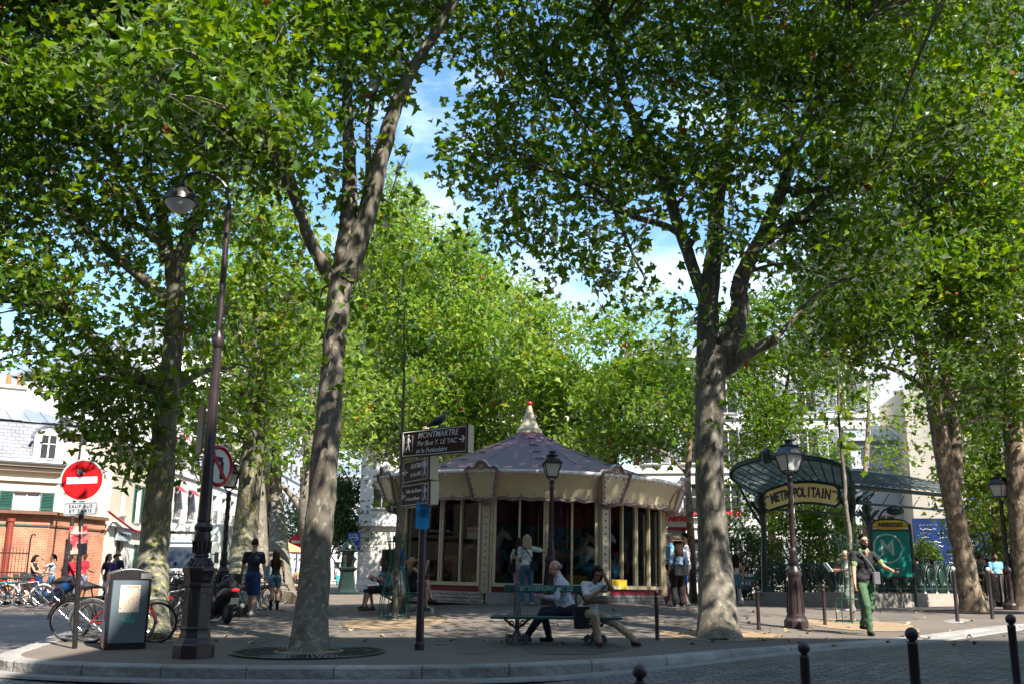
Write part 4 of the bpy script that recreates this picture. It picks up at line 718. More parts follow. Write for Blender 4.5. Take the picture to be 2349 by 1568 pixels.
# ================================================================ CAROUSEL
M['cream_paint'] = mat('cream_paint', (.64, .55, .36), .42, c2=(.55, .46, .29), scale=2.5, amt=.7, bump=.03, bscale=6)
M['mauve'] = mat('mauve', (.30, .215, .23), .4, c2=(.24, .165, .18), scale=6)
M['canvas'] = mat('canvas', (.098, .044, .049), .5, c2=(.082, .037, .042), scale=1.2, amt=.7, bump=.03, bscale=3)
M['maroon'] = mat('maroon', (.23, .012, .03), .4)
M['tread'] = bricks('tread', (.46, .46, .47), (.36, .36, .37), (.2, .2, .21), bw=.09, bh=.09, ms=.02, bump=.5, rough=.35, plane='XZ', noise=0); M['tread'].node_tree.nodes['Principled BSDF'].inputs['Metallic'].default_value = .6
M['pane'] = glass('pane_glass', (.46, .50, .49), .0)
M['bulb'] = mat('bulb', (.46, .45, .52), .15, .3, spec=.8)
M['gold'] = mat('gold', (.6, .4, .08), .35, .6); M['ride_red'] = mat('ride_red', (.36, .015, .025), .35, coat=.4); M['ride_blue'] = mat('ride_blue', (.03, .24, .42), .35, coat=.4); M['ride_pink'] = mat('ride_pink', (.55, .12, .22), .4); M['ride_yellow'] = mat('ride_yellow', (.7, .48, .03), .4); M['ride_tan'] = mat('ride_tan', (.42, .26, .13), .5); M['inside'] = mat('inside', (.10, .06, .055), .7, c2=(.05, .03, .03)); M['curtain_red'] = mat('curtain_red', (.30, .02, .03), .7)
cc = W(1206, 1383, 30.0); cc.z = 1.0
ca = thing('carousel', 'glazed octagonal carousel with purple tent roof and cream scalloped fascia', 'carousel', cc, 0, None, 0, R(.9))
ANG = [R(-61 + 45 * i) for i in range(8)]
def pol(a, r, z): return (r * math.sin(a), -r * math.cos(a), z)     # angle 0 looks at the camera
RB = 4.05
def side_frame(i):
    a, b = ANG[i], ANG[(i + 1) % 8]; P, Q = Vector(pol(a, RB, 0)), Vector(pol(b, RB, 0)); return P, Q, math.atan2((Q - P).y, (Q - P).x), (Q - P).length
mb = MB(); mb.lathe([(RB - .15, -.12), (RB - .15, .42)], 8, a0=ANG[0] - R(90)); mb.build('floor', M['inside'], ca, smooth=0)
for i in range(8):
    P, Q, rz, L = side_frame(i)
    def put(m_, nm, mt, par=ca, sm=0):
        o = m_.build(nm, mt, par, smooth=sm); o.location = P; o.rotation_euler = (0, 0, rz); return o
    m_ = MB(); m_.box((L / 2, .03, .12), (L - .05, .05, .30)); put(m_, 'skirt', M['tread'] if i != 1 else M['alu'])
    m_ = MB(); m_.box((L / 2, .05, .345), (L - .1, .05, .15)); put(m_, 'kick_strip', M['maroon'])
    m_ = MB(); c0 = .17
    m_.box((L / 2, .02, .46), (L - 2 * c0, .13, .09)); m_.box((L / 2, .02, 2.68), (L - 2 * c0, .12, .12))
    half = (L - 2 * c0) / 2
    for k in range(5):
        w_ = .13 if k == 2 else (.085 if k in (0, 4) else .05); x = c0 + half / 2 * k + (w_ / 2 if k == 0 else -w_ / 2 if k == 4 else 0); m_.box((x, .02, 1.56), (w_, .10, 2.13))
        if k == 2: m_.box((x, -.035, 1.56), (.012, .012, 2.13), m=1)
    fr = put(m_, 'window_frame', [M['cream_paint'], M['mauve']])
    for k in range(4):
        g = MB(); x0, x1 = c0 + half / 2 * k + .05, c0 + half / 2 * (k + 1) - .05; g.quad((x0, .03, .5), (x1, .03, .5), (x1, .03, 2.63), (x0, .03, 2.63)); o = g.build('pane', M['pane'], fr, smooth=0)
    a = ANG[i]; m_ = MB(); pc = Vector(pol(a, RB - .02, 0))
    m_.box((0, 0, 1.5), (.30, .16, 2.5)); m_.box((-.12, -.085, 1.5), (.03, .03, 2.5), m=1); m_.box((.12, -.085, 1.5), (.03, .03, 2.5), m=1)
    for k in range(13): m_.ball((0, -.09, .45 + k * .17), .03, 8, 2)
    o = m_.build('column', [M['cream_paint'], M['mauve'], M['bulb']], ca, smooth=40); o.location = pc; o.rotation_euler = (0, 0, a)
    # flaring fascia between two shields
    b = a + R(45); g = []; n = 28
    for z, r_ in ((2.62, 4.2), (2.8, 4.26), (3.05, 4.38), (3.27, 4.58)):
        g.append([pol(a + (b - a) * k / n, r_, z) for k in range(n + 1)])
    for row in (g[0],):
        for k in range(n + 1): x, y, z = row[k]; row[k] = (x, y, 2.63 - .045 * abs(math.sin(k / n * math.pi * 7)))
    m_ = MB(); m_.sheet(g); fa = m_.build('fascia_panel', M['cream_paint'], ca, smooth=50)
    m_ = MB(); m_.tube([(x * 1.006, y * 1.006, z) for x, y, z in g[0]], .032, 8); m_.tube([(x * 1.004, y * 1.004, z + .05) for x, y, z in g[0]], .012, 5); m_.build('scalloped_trim', M['mauve'], fa)
    m_ = MB(); m_.tube([(x, y, z + .02) for x, y, z in g[3]], .05, 8); m_.build('top_rail', M['white_paint'], fa)
    m_ = MB()
    for k in range(2, n - 1, 3):
        x, y, z = g[3][k]; m_.ball((x * 1.008, y * 1.008, z - .075), .032, 8); x, y, z = g[0][k]; m_.ball((x * 1.018, y * 1.018, 2.72), .028, 8)
    m_.build('bulb_string', M['bulb'], fa)
    # soffit behind the fascia
    m_ = MB(); m_.sheet([[pol(a + (b - a) * k / 8, 4.2, 2.66) for k in range(9)], [pol(a + (b - a) * k / 8, 3.6, 2.74) for k in range(9)]]); m_.build('soffit', M['cream_paint'], ca)
    # crest shield on the corner
    half_o = [(0, .0), (.10, -.035), (.20, .02), (.33, .03), (.36, .3), (.42, .6), (.485, .93), (.45, 1.03), (.36, 1.07), (.26, 1.03), (.19, 1.06), (.13, 1.17), (.07, 1.23), (0, 1.25)]
    out = half_o + [(-x, z) for x, z in half_o[::-1][1:-1]]; out = [(x, z) for x, z in out]
    fl = MB(); n_ = len(out); fl.add([(x, -.09, z) for x, z in out] + [(x, .06, z) for x, z in out], [tuple(range(n_)), tuple(range(n_, 2 * n_))[::-1]] + [(k, n_ + k, n_ + (k + 1) % n_, (k + 1) % n_) for k in range(n_)])
    sh = fl.build('crest', M['cream_paint'], ca, smooth=0); sh.scale = (.93, 1, .84); sh.location = pol(a, 4.27, 2.58); sh.rotation_euler = Euler((R(19), 0, a), 'XYZ')
    m_ = MB(); m_.tube([(x, -.1, z) for x, z in out], .04, 8, closed=True); m_.tube([(x * .86, -.1, .06 + z * .9) for x, z in out], .012, 6, closed=True); m_.tube([(.095 * math.cos(t), -.1, 1.07 + .095 * math.sin(t)) for t in lin(0, 2 * math.pi, 17)[:-1]], .016, 6, closed=True); m_.build('crest_rim', M['mauve'], sh)
    m_ = MB()
    for x, z in ((.25, .2), (.28, .38), (.31, .54), (.34, .7), (.36, .87), (.24, .9), (.13, .92), (.12, .13)):
        for s_ in (-1, 1): m_.ball((s_ * x, -.1, z), .028, 8)
    for z in (.1, .86, 1.07): m_.ball((0, -.1, z), .028, 8)
    m_.build('bulb_string', M['bulb'], sh)
    m_ = MB(); m_.lathe([(.05, -.22), (.16, -.12), (.30, -.02), (.34, .06)], 10, (0, .12, 0)); m_.build('crest_corbel', M['mauve'], sh)
pr = [(4.35, 3.24)] + [(.36 + 4.0 * (1 - t) ** 1.22, 3.30 + 1.63 * t) for t in lin(0.01, 1, 12)]
mb = MB(); mb.lathe(pr, 32)
for k in range(16):
    a = k * R(22.5); mb.tube([pol(a, r_ + .004, z) for r_, z in pr[1:]], .012, 4)
mb.build('tent_roof', M['canvas'], ca, smooth=60)
mb = MB()
for a0 in (R(50), R(-40), R(5)):
    for k in range(5):
        t = .15 + k * .17; r_, z = .36 + 4.0 * (1 - t) ** 1.22 + .01, 3.31 + 1.63 * t; mb.tube([pol(a0 - .12 / r_, r_, z), pol(a0 + .12 / r_, r_, z)], .012, 4)
mb.build('lacing', M['black_paint'], ca)
mb = MB(); mb.lathe([(.40, 4.9), (.385, 5.02), (.27, 5.12), (.17, 5.38), (.10, 5.62), (.055, 5.76)], 16); f_ = mb.build('spire', M['cream_paint'], ca, smooth=30)
mb = MB()
for k in range(8):
    a = k * R(45) + .2
    for r_, z in ((.27, 5.13), (.21, 5.26), (.165, 5.4), (.13, 5.52), (.095, 5.63)): mb.ball(pol(a, r_ + .005, z), .02, 6)
mb.build('bulb_string', M['bulb'], f_)
mb = MB(); mb.ball((0, 0, 5.83), .085, 12); mb.build('spire_ball', M['red_sign'], f_)
mb = MB(); mb.sheet([[pol(R(98) + R(164) * k / 24, 3.5, z) for k in range(25)] for z in (.4, .9, 2.2, 2.7)]); mb.build('dark_backdrop', spots('backdrop_panels', (.10, .04, .035), [(.16, .03, .03), (.20, .13, .03), (.05, .06, .10), (.10, .04, .035)], 1.6, thr=.42), ca)  # added dark backdrop, blocks the bright view out through the far panes
# inside: mirrored core, ceiling, curtains, rides on poles
mb = MB(); mb.lathe([(1.75, .4), (1.75, 2.7)], 14, m=0); mb.lathe([(1.82, .4), (1.82, .75)], 14, m=1); mb.lathe([(1.82, 2.1), (1.9, 2.7)], 14, m=2); mb.build('core', [M['dark_glass'], M['ride_yellow'], M['curtain_red']], ca, smooth=0)
mb = MB(); mb.lathe([(3.85, 2.72), (3.85, 2.78)], 16); mb.build('ceiling', M['inside'], ca, smooth=0)
mb = MB()
for k in range(40):
    a = k * R(9); mb.tube([pol(a, 2.6, 2.72), pol(a, 2.62, 2.35 - .15 * (k % 2))], .09, 6)
mb.build('curtain_swags', M['curtain_red'], ca)
def horse(a, r_, z, m1, m2):
    t = link(bpy.data.objects.new('ride_horse', None), ca); t.location = pol(a, r_, z); t.rotation_euler = (0, 0, a)   # faces +x, round the ring
    h = MB(); h.tube(spline([(-.45, 0, .52), (-.3, 0, .58), (0, 0, .53), (.3, 0, .6), (.45, 0, .72), (.58, 0, .95), (.66, 0, 1.05)], 3), [.10] + [.17] * 9 + [.15, .13, .12, .11, .1, .1, .1, .09, .08], 10)
    h.tube([(.6, 0, 1.07), (.75, 0, 1.02), (.88, 0, .9)], [.095, .085, .055], 8)
    for s_ in (-1, 1): h.tube([(.63, s_ * .05, 1.12), (.62, s_ * .055, 1.22)], [.03, .005], 6)
    for s_ in (-1, 1):
        h.tube([(.38, s_ * .09, .5), (.58, s_ * .1, .36), (.5, s_ * .1, .12)], [.08, .055, .035], 7); h.tube([(-.38, s_ * .1, .5), (-.5, s_ * .1, .3), (-.66, s_ * .1, .1)], [.1, .06, .035], 7)
    h.build('horse_body', m1, t)
    h = MB(); h.tube([(-.5, 0, .58), (-.66, 0, .5), (-.7, 0, .25)], [.05, .07, .02], 6); h.tube([(.5, 0, 1.05), (.42, 0, .9), (.32, 0, .74)], [.04, .06, .03], 6); h.box((0, 0, .7), (.34, .33, .07)); h.build('mane_and_saddle', m2, t)
    h = MB(); h.tube([(.05, 0, -.4), (.05, 0, 2.0 - z + .5)], .02, 8); h.build('pole', M['gold'], t)
for a, r_, z, m1, m2 in ((R(-28), 2.7, .75, M['white_paint'], M['ride_red']), (R(20), 2.9, .7, M['ride_tan'], M['ride_blue']), (R(45), 2.6, .8, M['white_paint'], M['ride_yellow']), (R(70), 2.8, .7, M['ride_pink'], M['ride_blue']), (R(6), 2.1, .8, M['ride_blue'], M['ride_yellow'])): horse(a, r_, z, m1, m2)
w_ = link(bpy.data.objects.new('ride_wagon', None), ca); w_.location = pol(R(-42), 2.75, .42); w_.rotation_euler = (0, 0, R(-42))
mb = MB(); mb.rbox((0, 0, .55), (1.5, .8, .45), .1); mb.rbox((-.5, 0, .95), (.4, .8, .5), .08); mb.rbox((.55, 0, .85), (.25, .8, .25), .06); mb.build('wagon_body', M['ride_red'], w_, smooth=0)
for X in (-.55, .55):
    for Y in (-.48, .48):
        mb = MB(); mb.tube([(X + .33 * math.cos(t), Y, .33 + .33 * math.sin(t)) for t in lin(0, 2 * math.pi, 21)[:-1]], .03, 6, closed=True)
        for k in range(8): mb.tube([(X, Y, .33), (X + .33 * math.cos(k * R(45)), Y, .33 + .33 * math.sin(k * R(45)))], .016, 5)
        mb.ball((X, Y, .33), .06, 8); mb.build('wagon_wheel', M['ride_red'], w_)
w_ = link(bpy.data.objects.new('ride_seat', None), ca); w_.location = pol(R(-5), 3.0, .42); w_.rotation_euler = (0, 0, R(-5))
mb = MB(); mb.lathe([(.45, 0), (.2, .25), (.16, .6), (.3, .72)], 12); mb.tube([(-.45, 0, .95), (-.3, 0, .72), (0, 0, .66), (.3, 0, .72), (.45, 0, .95)], [.05, .1, .12, .1, .05], 8); mb.build('seat_shell', M['ride_blue'], w_)
mb = MB(); mb.ball((-.55, .1, .75), .16, 10); mb.ball((.55, .1, .75), .16, 10); mb.tube([(-.55, .1, .7), (-.5, 0, .4), (-.65, 0, .2)], [.1, .12, .05], 8); mb.tube([(0, -.2, 0), (0, -.17, .6)], [.12, .08], 8); mb.build('seat_ornaments', M['ride_pink'], w_)
w_ = link(bpy.data.objects.new('ride_aeroplane', None), ca); w_.location = pol(R(38), 3.15, .42); w_.rotation_euler = (0, 0, R(38))
mb = MB(); mb.tube([(-.7, 0, .5), (-.2, 0, .45), (.4, 0, .45), (.65, 0, .45)], [.08, .24, .27, .14], 12); mb.box((.15, 0, .4), (.35, 1.1, .05)); mb.box((-.65, 0, .68), (.2, .04, .35)); mb.build('plane_body', M['ride_blue'], w_)
mb = MB(); mb.box((-.2, -.55, .12), (1.0, .35, .24)); mb.build('step_box', M['ride_yellow'], w_, smooth=0)
# notice card in one pane
mb = MB(); mb.box((0, 0, 0), (.42, .01, .30)); o = mb.build('notice_card', M['white_enamel'], ca, smooth=0); q = (Vector(pol(ANG[0], RB, 0)).lerp(Vector(pol(ANG[1], RB, 0)), .86)); o.location = (q.x, q.y + .05, 1.75); o.rotation_euler = (0, 0, side_frame(0)[2])
text('lettering', 'VENDRE', .1, M['red_sign'], o, (0, -.01, .05)); 
# creperie kiosk
kk = W(1527, 1375, 33.5); kp = thing('creperie_kiosk', 'beige and red creperie kiosk half hidden by the right side of the carousel', 'kiosk', (kk.x - .55, kk.y, S(kk.x, kk.y)), R(6))
mb = MB(); mb.rbox((.65, 1.2, 1.35), (1.3, 2.4, 2.6), .03); mb.build('body', M['wall_cream'], kp, smooth=0)
mb = MB(); mb.box((.62, -.02, .3), (1.36, .08, .6)); mb.box((.62, -.06, 2.48), (1.5, .2, .09)); mb.box((1.25, -.03, 1.4), (.08, .06, 2.1)); mb.build('red_trim', M['maroon'], kp, smooth=0)
mb = MB(); mb.box((.7, -.05, 2.83), (1.36, .25, .6)); fb = mb.build('fascia', M['wall_cream'], kp, smooth=0, bevel=.02)
text('lettering', 'crêperie', .34, M['red_sign'], fb, (.72, -.2, 2.83), ext=.02, shear=.25, bold=.01)
mb = MB(); mb.box((.78, -.03, 1.5), (.82, .04, 1.7)); sg = mb.build('menu_panel', M['wall_grey'], kp, smooth=0)
text('lettering', 'Crêpes\n\nGlaces\n\nSalades', .2, M['black_ink'], sg, (.78, -.055, 1.55), shear=.2)
mb = MB()
nb = thing('notice_board', 'grey information board with rows of text behind the bearded man', 'board', G(1586, 1376) + Vector((.45, 3., 0)), R(-10))
mb = MB(); mb.box((0, 0, 1.35), (.95, .05, 1.3)); bo = mb.build('board', M['wall_grey'], nb, smooth=0)
mb = MB(); mb.box((-.4, .03, .6), (.05, .05, 1.3)); mb.box((.4, .03, .6), (.05, .05, 1.3)); mb.build('post', M['black_paint'], nb, smooth=0)
text('lettering', 'St, Inst\nINSTITUTION PR', .1, M['black_ink'], bo, (0, -.03, 1.75))
mb = MB()
for k in range(9): mb.box((0, -.028, 1.5 - k * .09), (.75 - .1 * (k % 3), .004, .03))
mb.build('text_lines', M['black_ink'], bo, smooth=0)
# ================================================================ METRO ENTRANCE
fz = S(12, 34)
L0 = W(1756, 1351, 35.3); M0 = W(1962, 1351, 32.3); e1 = Vector((M0.x - L0.x, M0.y - L0.y)); Wd = e1.length; rz = math.atan2(e1.y, e1.x); LEN = 6.0
# local: x along the front from the left post to the right post, y into the entrance, z up
me_ = thing('metro_entrance', 'green iron and glass art nouveau metro entrance with fan shaped canopy', 'metro entrance', (L0.x, L0.y, fz), rz)
def post(x, y, h, nm='pillar'):
    p = MB(); sx = -1 if x < Wd / 2 else 1
    p.tube(spline([(x, y, .35), (x, y, .55), (x - sx * .02, y, 1.6), (x - sx * .05, y, 2.6), (x - sx * .0, y, h - .25), (x + sx * .12, y, h + .1)], 4), [.24, .2, .17, .15, .13, .12, .115, .11, .11, .105, .1, .1, .1, .1, .1, .11, .12, .13, .14, .15, .14], 10)
    for s_ in (-1, 1): p.tube(spline([(x, y, h - .9), (x + s_ * .12, y, h - .45), (x + s_ * .5, y, h - .08)], 5), [.05] * 11, 6); p.tube(spline([(x, y, h - .9), (x, y + s_ * .12, h - .45), (x, y + s_ * .5, h - .08)], 5), [.05] * 11, 6)
    p.ball((x, y, h + .05), .17, 10, sc=(1, 1, 1.2)); p.tube([(x, y, .35), (x + sx * .2, y - .1, .33)], [.15, .08], 6)
    return p.build(nm, M['metro_green'], me_)
EH = 3.55
for x, y in ((0, 0), (Wd, 0), (0, LEN), (Wd, LEN)): post(x, y, EH)
mb = MB()                                         # stone base wall on three sides
for (x0, y0), (x1, y1) in (((0, 0), (Wd * .30, 0)), ((Wd * .0, 0), (Wd, 0)), ((Wd, 0), (Wd, LEN)), ((Wd, LEN), (0, LEN)), ((0, LEN), (0, 0))):
    if (x0, y0, x1, y1) == (0, 0, Wd * .30, 0): continue
    d = Vector((x1 - x0, y1 - y0)); L = d.length; a = math.atan2(d.y, d.x); mx_, my_ = (x0 + x1) / 2, (y0 + y1) / 2
    mb.box((mx_, my_, .06), (L + .55, .52, .24), a); mb.box((mx_, my_, .28), (L + .4 - .003, .4, .3), a)
mb.build('stone_base', mat('base_stone', (.33, .295, .25), .85, c2=(.22, .195, .165), scale=4, amt=.8, bump=.2, bscale=40), me_, smooth=0)
def railing(x0, y0, x1, y1):
    d = Vector((x1 - x0, y1 - y0)); L = d.length; u = d / L; n = max(1, round(L / .66)); st_ = L / n; p = MB(); sh_ = MB()
    def at(s_, z, o=0.): return (x0 + u.x * s_ - u.y * o, y0 + u.y * s_ + u.x * o, z)
    for k in range(n + 1): p.tube(spline([at(k * st_, .42), at(k * st_, .6), at(k * st_, 1.3), at(k * st_ + .03, 1.48), at(k * st_ + .09, 1.44)], 3), [.09, .07, .05, .045, .04, .04, .035, .035, .035, .035, .03, .025, .02], 6)
    for k in range(n):
        c = (k + .5) * st_
        p.tube([at(k * st_ + .05, .58), at((k + 1) * st_ - .05, .58)], .022, 5); p.tube(spline([at(k * st_ + .04, 1.22), at(c - .2, 1.36), at(c, 1.4), at(c + .2, 1.36), at((k + 1) * st_ - .04, 1.22)], 4), .028, 6)
        for s_ in (-1, 1):
            p.tube(spline([at(c + s_ * .30, .6), at(c + s_ * .27, 1.0), at(c + s_ * .12, 1.3), at(c + s_ * .02, 1.36)], 4), .018, 5)
            for q in (.08, .16, .24, .31): p.tube([at(c + s_ * q, .45), at(c + s_ * q, 1.25)], .012, 4)
            p.tube([at(c + s_ * (.2 + .09 * math.cos(t)), .82 + .13 * math.sin(t)) for t in lin(0, 6.28, 11)[:-1]], .014, 4, closed=True)
        sh_.add([at(c + x, z, -.03) for x, z in ((0, .66), (.11, .74), (.17, .95), (.15, 1.16), (.06, 1.25), (-.06, 1.25), (-.15, 1.16), (-.17, .95), (-.11, .74))] + [at(c, .97, -.08)], [(i, (i + 1) % 9, 9) for i in range(9)])
        sh_.tube([at(c + .17 * math.sin(t), .97 + .29 * math.cos(t), -.04) for t in lin(0, 6.28, 15)[:-1]], .018, 5, closed=True)
    r_ = p.build('railing', M['metro_green'], me_); sh_.build('cartouche', M['metro_green'], r_)
railing(Wd, .35, Wd, LEN - .3); railing(0, .35, 0, LEN - .3); railing(.3, LEN, Wd - .3, LEN)
# roof: ridge, eaves, glass, ribs
HR = 4.6; mb = MB(); gl = MB(); mid = Wd / 2
for x in (0, Wd): mb.tube([(x, -.1, EH + .24), (x, LEN + .2, EH + .24)], .07, 8); mb.tube([(x, 0, EH - .28), (x, LEN, EH - .28)], .045, 6)
mb.tube([(mid, -.3, HR), (mid, LEN + .1, HR)], .06, 8)
n = 14
for k in range(n + 1):
    y = LEN * k / n
    for x, s_ in ((-.25, 1), (Wd + .25, -1)): mb.tube([(x, y, EH + .30), ((x + mid) / 2, y, (EH + .3 + HR) / 2 + .12), (mid, y, HR)], .022, 5)
    if k % 2 == 0:
        for x in (0, Wd): mb.tube([(x, y, EH - .28), (x, y + LEN / n, EH + .1)], .02, 4)
for x, s_ in ((-.25, 1), (Wd + .25, -1)):
    gl.sheet([[(x, y, EH + .32), ((x + mid) / 2, y, (EH + .3 + HR) / 2 + .14), (mid, y, HR + .02)] for y in lin(-.1, LEN + .1, n + 1)])
    for t in lin(.1, .9, 7): mb.tube([(x + (mid - x) * t, 0, EH + .33 + (HR - EH - .3) * t + .12 * math.sin(math.pi * t)), (x + (mid - x) * t, LEN, EH + .33 + (HR - EH - .3) * t + .12 * math.sin(math.pi * t))], .009, 4)
# front fan
arc = [(-.1 + (Wd + .2) * t, -.05, EH + .12 + .40 * math.sin(math.pi * t)) for t in lin(0, 1, 15)]
fan = []
for t in lin(0, 1, 15):
    th = math.pi * (1 - t); fan.append((mid - .24 + (mid + .56) * math.cos(th), -.30 - 1.15 * math.sin(th) ** .8, EH + .66 + .55 * math.sin(th) ** .9))
rows = [[tuple(Vector(a).lerp(Vector(b), s_) + Vector((0, 0, -.06 * math.sin(math.pi * s_)))) for a, b in zip(arc, fan)] for s_ in lin(0, 1, 6)]
gl.sheet(rows); gl.sheet([[tuple(Vector(f)) for f in fan], [(mid + (f[0] - mid) * .55, .1, HR - .02 - .25 * abs(f[0] - mid) / mid) for f in fan]])
for a, b in list(zip(arc, fan))[::1]: mb.tube([a, tuple(Vector(a).lerp(Vector(b), .5) + Vector((0, 0, -.06))), b], .024, 5)
mb.tube(arc, .06, 8); mb.tube(fan, .065, 8); mb.tube([(x, y, z + .09) for x, y, z in fan], .03, 6)
mb.tube([fan[0], (0, .3, EH + .1)], .06, 6); mb.tube([fan[-1], (Wd, .3, EH + .1)], .06, 6)
for s_, f in ((-1, fan[0]), (1, fan[-1])):
    x = 0 if s_ < 0 else Wd; mb.tube(spline([(x, 0, EH - .9), (x + s_ * .3, -.15, EH - .35), f], 6), .05, 7)
ap = fan[7]; mb.lathe([(.12, -.15), (.16, 0), (.17, .2), (.1, .3), (.05, .34)], 8, ap); mb.tube([(ap[0] - .35, ap[1], ap[2]), (ap[0] - .2, ap[1], ap[2] + .25), (ap[0], ap[1], ap[2] + .32), (ap[0] + .2, ap[1], ap[2] + .25), (ap[0] + .35, ap[1], ap[2])], .03, 6)
mb.build('canopy_frame', M['metro_green'], me_)
M['wired_glass'] = bpy.data.materials.new('wired_glass'); M['wired_glass'].use_nodes = True; _n = M['wired_glass'].node_tree; _n.nodes.clear()
_o = _n.nodes.new('ShaderNodeOutputMaterial'); _a = _n.nodes.new('ShaderNodeBsdfTranslucent'); _a.inputs[0].default_value = (.33, .40, .38, 1); _d = _n.nodes.new('ShaderNodeBsdfDiffuse'); _d.inputs[0].default_value = (.16, .20, .195, 1)
_t = _n.nodes.new('ShaderNodeBsdfTransparent'); _t.inputs[0].default_value = (.8, .88, .86, 1); _x = _n.nodes.new('ShaderNodeMixShader'); _x.inputs[0].default_value = .5; _y = _n.nodes.new('ShaderNodeMixShader'); _y.inputs[0].default_value = .25
_n.links.new(_d.outputs[0], _x.inputs[1]); _n.links.new(_a.outputs[0], _x.inputs[2]); _n.links.new(_x.outputs[0], _y.inputs[1]); _n.links.new(_t.outputs[0], _y.inputs[2]); _n.links.new(_y.outputs[0], _o.inputs[0])
gl.build('canopy_glass', M['wired_glass'], me_, smooth=60)
# name board
M['sign_yellow'] = mat('sign_yellow', (.80, .62, .22), .45, c2=(.72, .55, .18), scale=2)
def arcbar(w, h, bow, n=20):
    top = [(-w / 2 + w * t, h / 2 + bow * math.sin(math.pi * t)) for t in lin(.03, .97, n)]; bot = [(w / 2 - w * t, -h / 2 + bow * math.sin(math.pi * t)) for t in lin(.03, .97, n)]
    rgt = [(w / 2 + h * .16 * math.sin(math.pi * t), h / 2 - h * t + bow * .05) for t in lin(.12, .88, 5)]; lft = [(-x, z) for x, z in rgt[::-1]]
    return top + rgt + bot + lft
bw_, bh_ = Wd * .80, .66; o_ = arcbar(bw_, bh_, .20)
mb = MB(); n_ = len(o_); mb.add([(mid + x, -.16, EH - .06 + z) for x, z in o_] + [(mid + x, -.08, EH - .06 + z) for x, z in o_], [tuple(range(n_))[::-1], tuple(range(n_, 2 * n_))] + [(k, (k + 1) % n_, n_ + (k + 1) % n_, n_ + k) for k in range(n_)])
nb_ = mb.build('name_board', M['sign_yellow'], me_, smooth=0)
mb = MB(); mb.tube([(mid + x * 1.01, -.13, EH - .06 + z * 1.03) for x, z in o_], .05, 6, closed=True)
for s_ in (-1, 1): mb.tube(spline([(mid + s_ * bw_ * .5, -.17, EH - .21), (mid + s_ * bw_ * .53, -.17, EH - .03), (mid + s_ * bw_ * .49, -.17, EH + .1), (mid + s_ * bw_ * .45, -.17, EH + .08)], 4), .022, 5)
mb.build('board_frame', M['metro_green'], nb_)
for k, ch in enumerate('METROPOLITAIN'):
    t = (k + .5) / 13; x = mid + (t - .5) * bw_ * .84; z = EH - .06 + .20 * math.sin(math.pi * (.08 + .84 * t)); sl = .20 * math.pi * math.cos(math.pi * (.08 + .84 * t)) / bw_
    text('letter', ch, .45, M['black_ink'], nb_, (x, -.165, z), (R(90), -math.atan(sl), 0), bold=.018, ext=.004, sx=.72 if ch != 'I' else .9)
# map panel with the station name
mp_ = thing('metro_map_panel', 'tall green metro panel with white M and yellow station name above', 'sign', (W(2052, 1340, 33.0).x, 33.0, fz), R(-7))
mp_.location.z -= .26
mb = MB(); mb.box((0, 0, 1.95), (1.16, .06, 1.45)); mb.build('panel', mat('panel_green', (.012, .24, .20), .25, c2=(.01, .2, .17), scale=1), mp_, smooth=0)
mb = MB(); mb.tube(spline([(-.62, 0, .3), (-.62, 0, 2.6), (-.55, 0, 2.9), (-.3, 0, 3.02), (.3, 0, 3.02), (.55, 0, 2.9), (.62, 0, 2.6), (.62, 0, .3)], 5), .05, 7); mb.box((0, 0, 2.7), (1.24, .08, .06)); mb.box((0, 0, 1.2), (1.24, .08, .06)); mb.tube(spline([(-.35, 0, 3.02), (-.2, 0, 3.3), (.15, 0, 3.46), (.4, 0, 3.42), (.45, 0, 3.25)], 5), .03, 6); mb.ball((.2, -.02, 3.3), .17, 10, sc=(1.7, .7, .7)); mb.build('panel_frame', M['metro_green'], mp_)
mb = MB(); o_ = [(.56 * math.cos(t) * (1.0 if abs(math.cos(t)) > .5 else 1), .15 * math.sin(t) * (1 + .25 * abs(math.cos(t)))) for t in lin(0, 2 * math.pi, 25)[:-1]]; n_ = len(o_)
mb.add([(x, -.05, 2.87 + z) for x, z in o_] + [(x, .02, 2.87 + z) for x, z in o_], [tuple(range(n_))[::-1]] + [(k, (k + 1) % n_, n_ + (k + 1) % n_, n_ + k) for k in range(n_)]); y_ = mb.build('station_plate', mat('plate_yellow', (.62, .42, .03), .45), mp_, smooth=0)
text('lettering', 'ABBESSES', .19, M['black_ink'], y_, (0, -.06, 2.87), bold=.006)
mb = MB(); mb.tube([(-.14 + .45 * math.cos(t), -.036, 2.12 + .45 * math.sin(t)) for t in lin(0, 2 * math.pi, 41)[:-1] if -.14 + .45 * math.cos(t) > -.57], .028, 4); pm = mb.build('ring', mat('pale_teal', (.42, .62, .58), .4), mp_)
text('letter', 'M', .72, pm.data.materials[0], mp_, (-.14, -.036, 2.12), bold=.004, sx=.85)
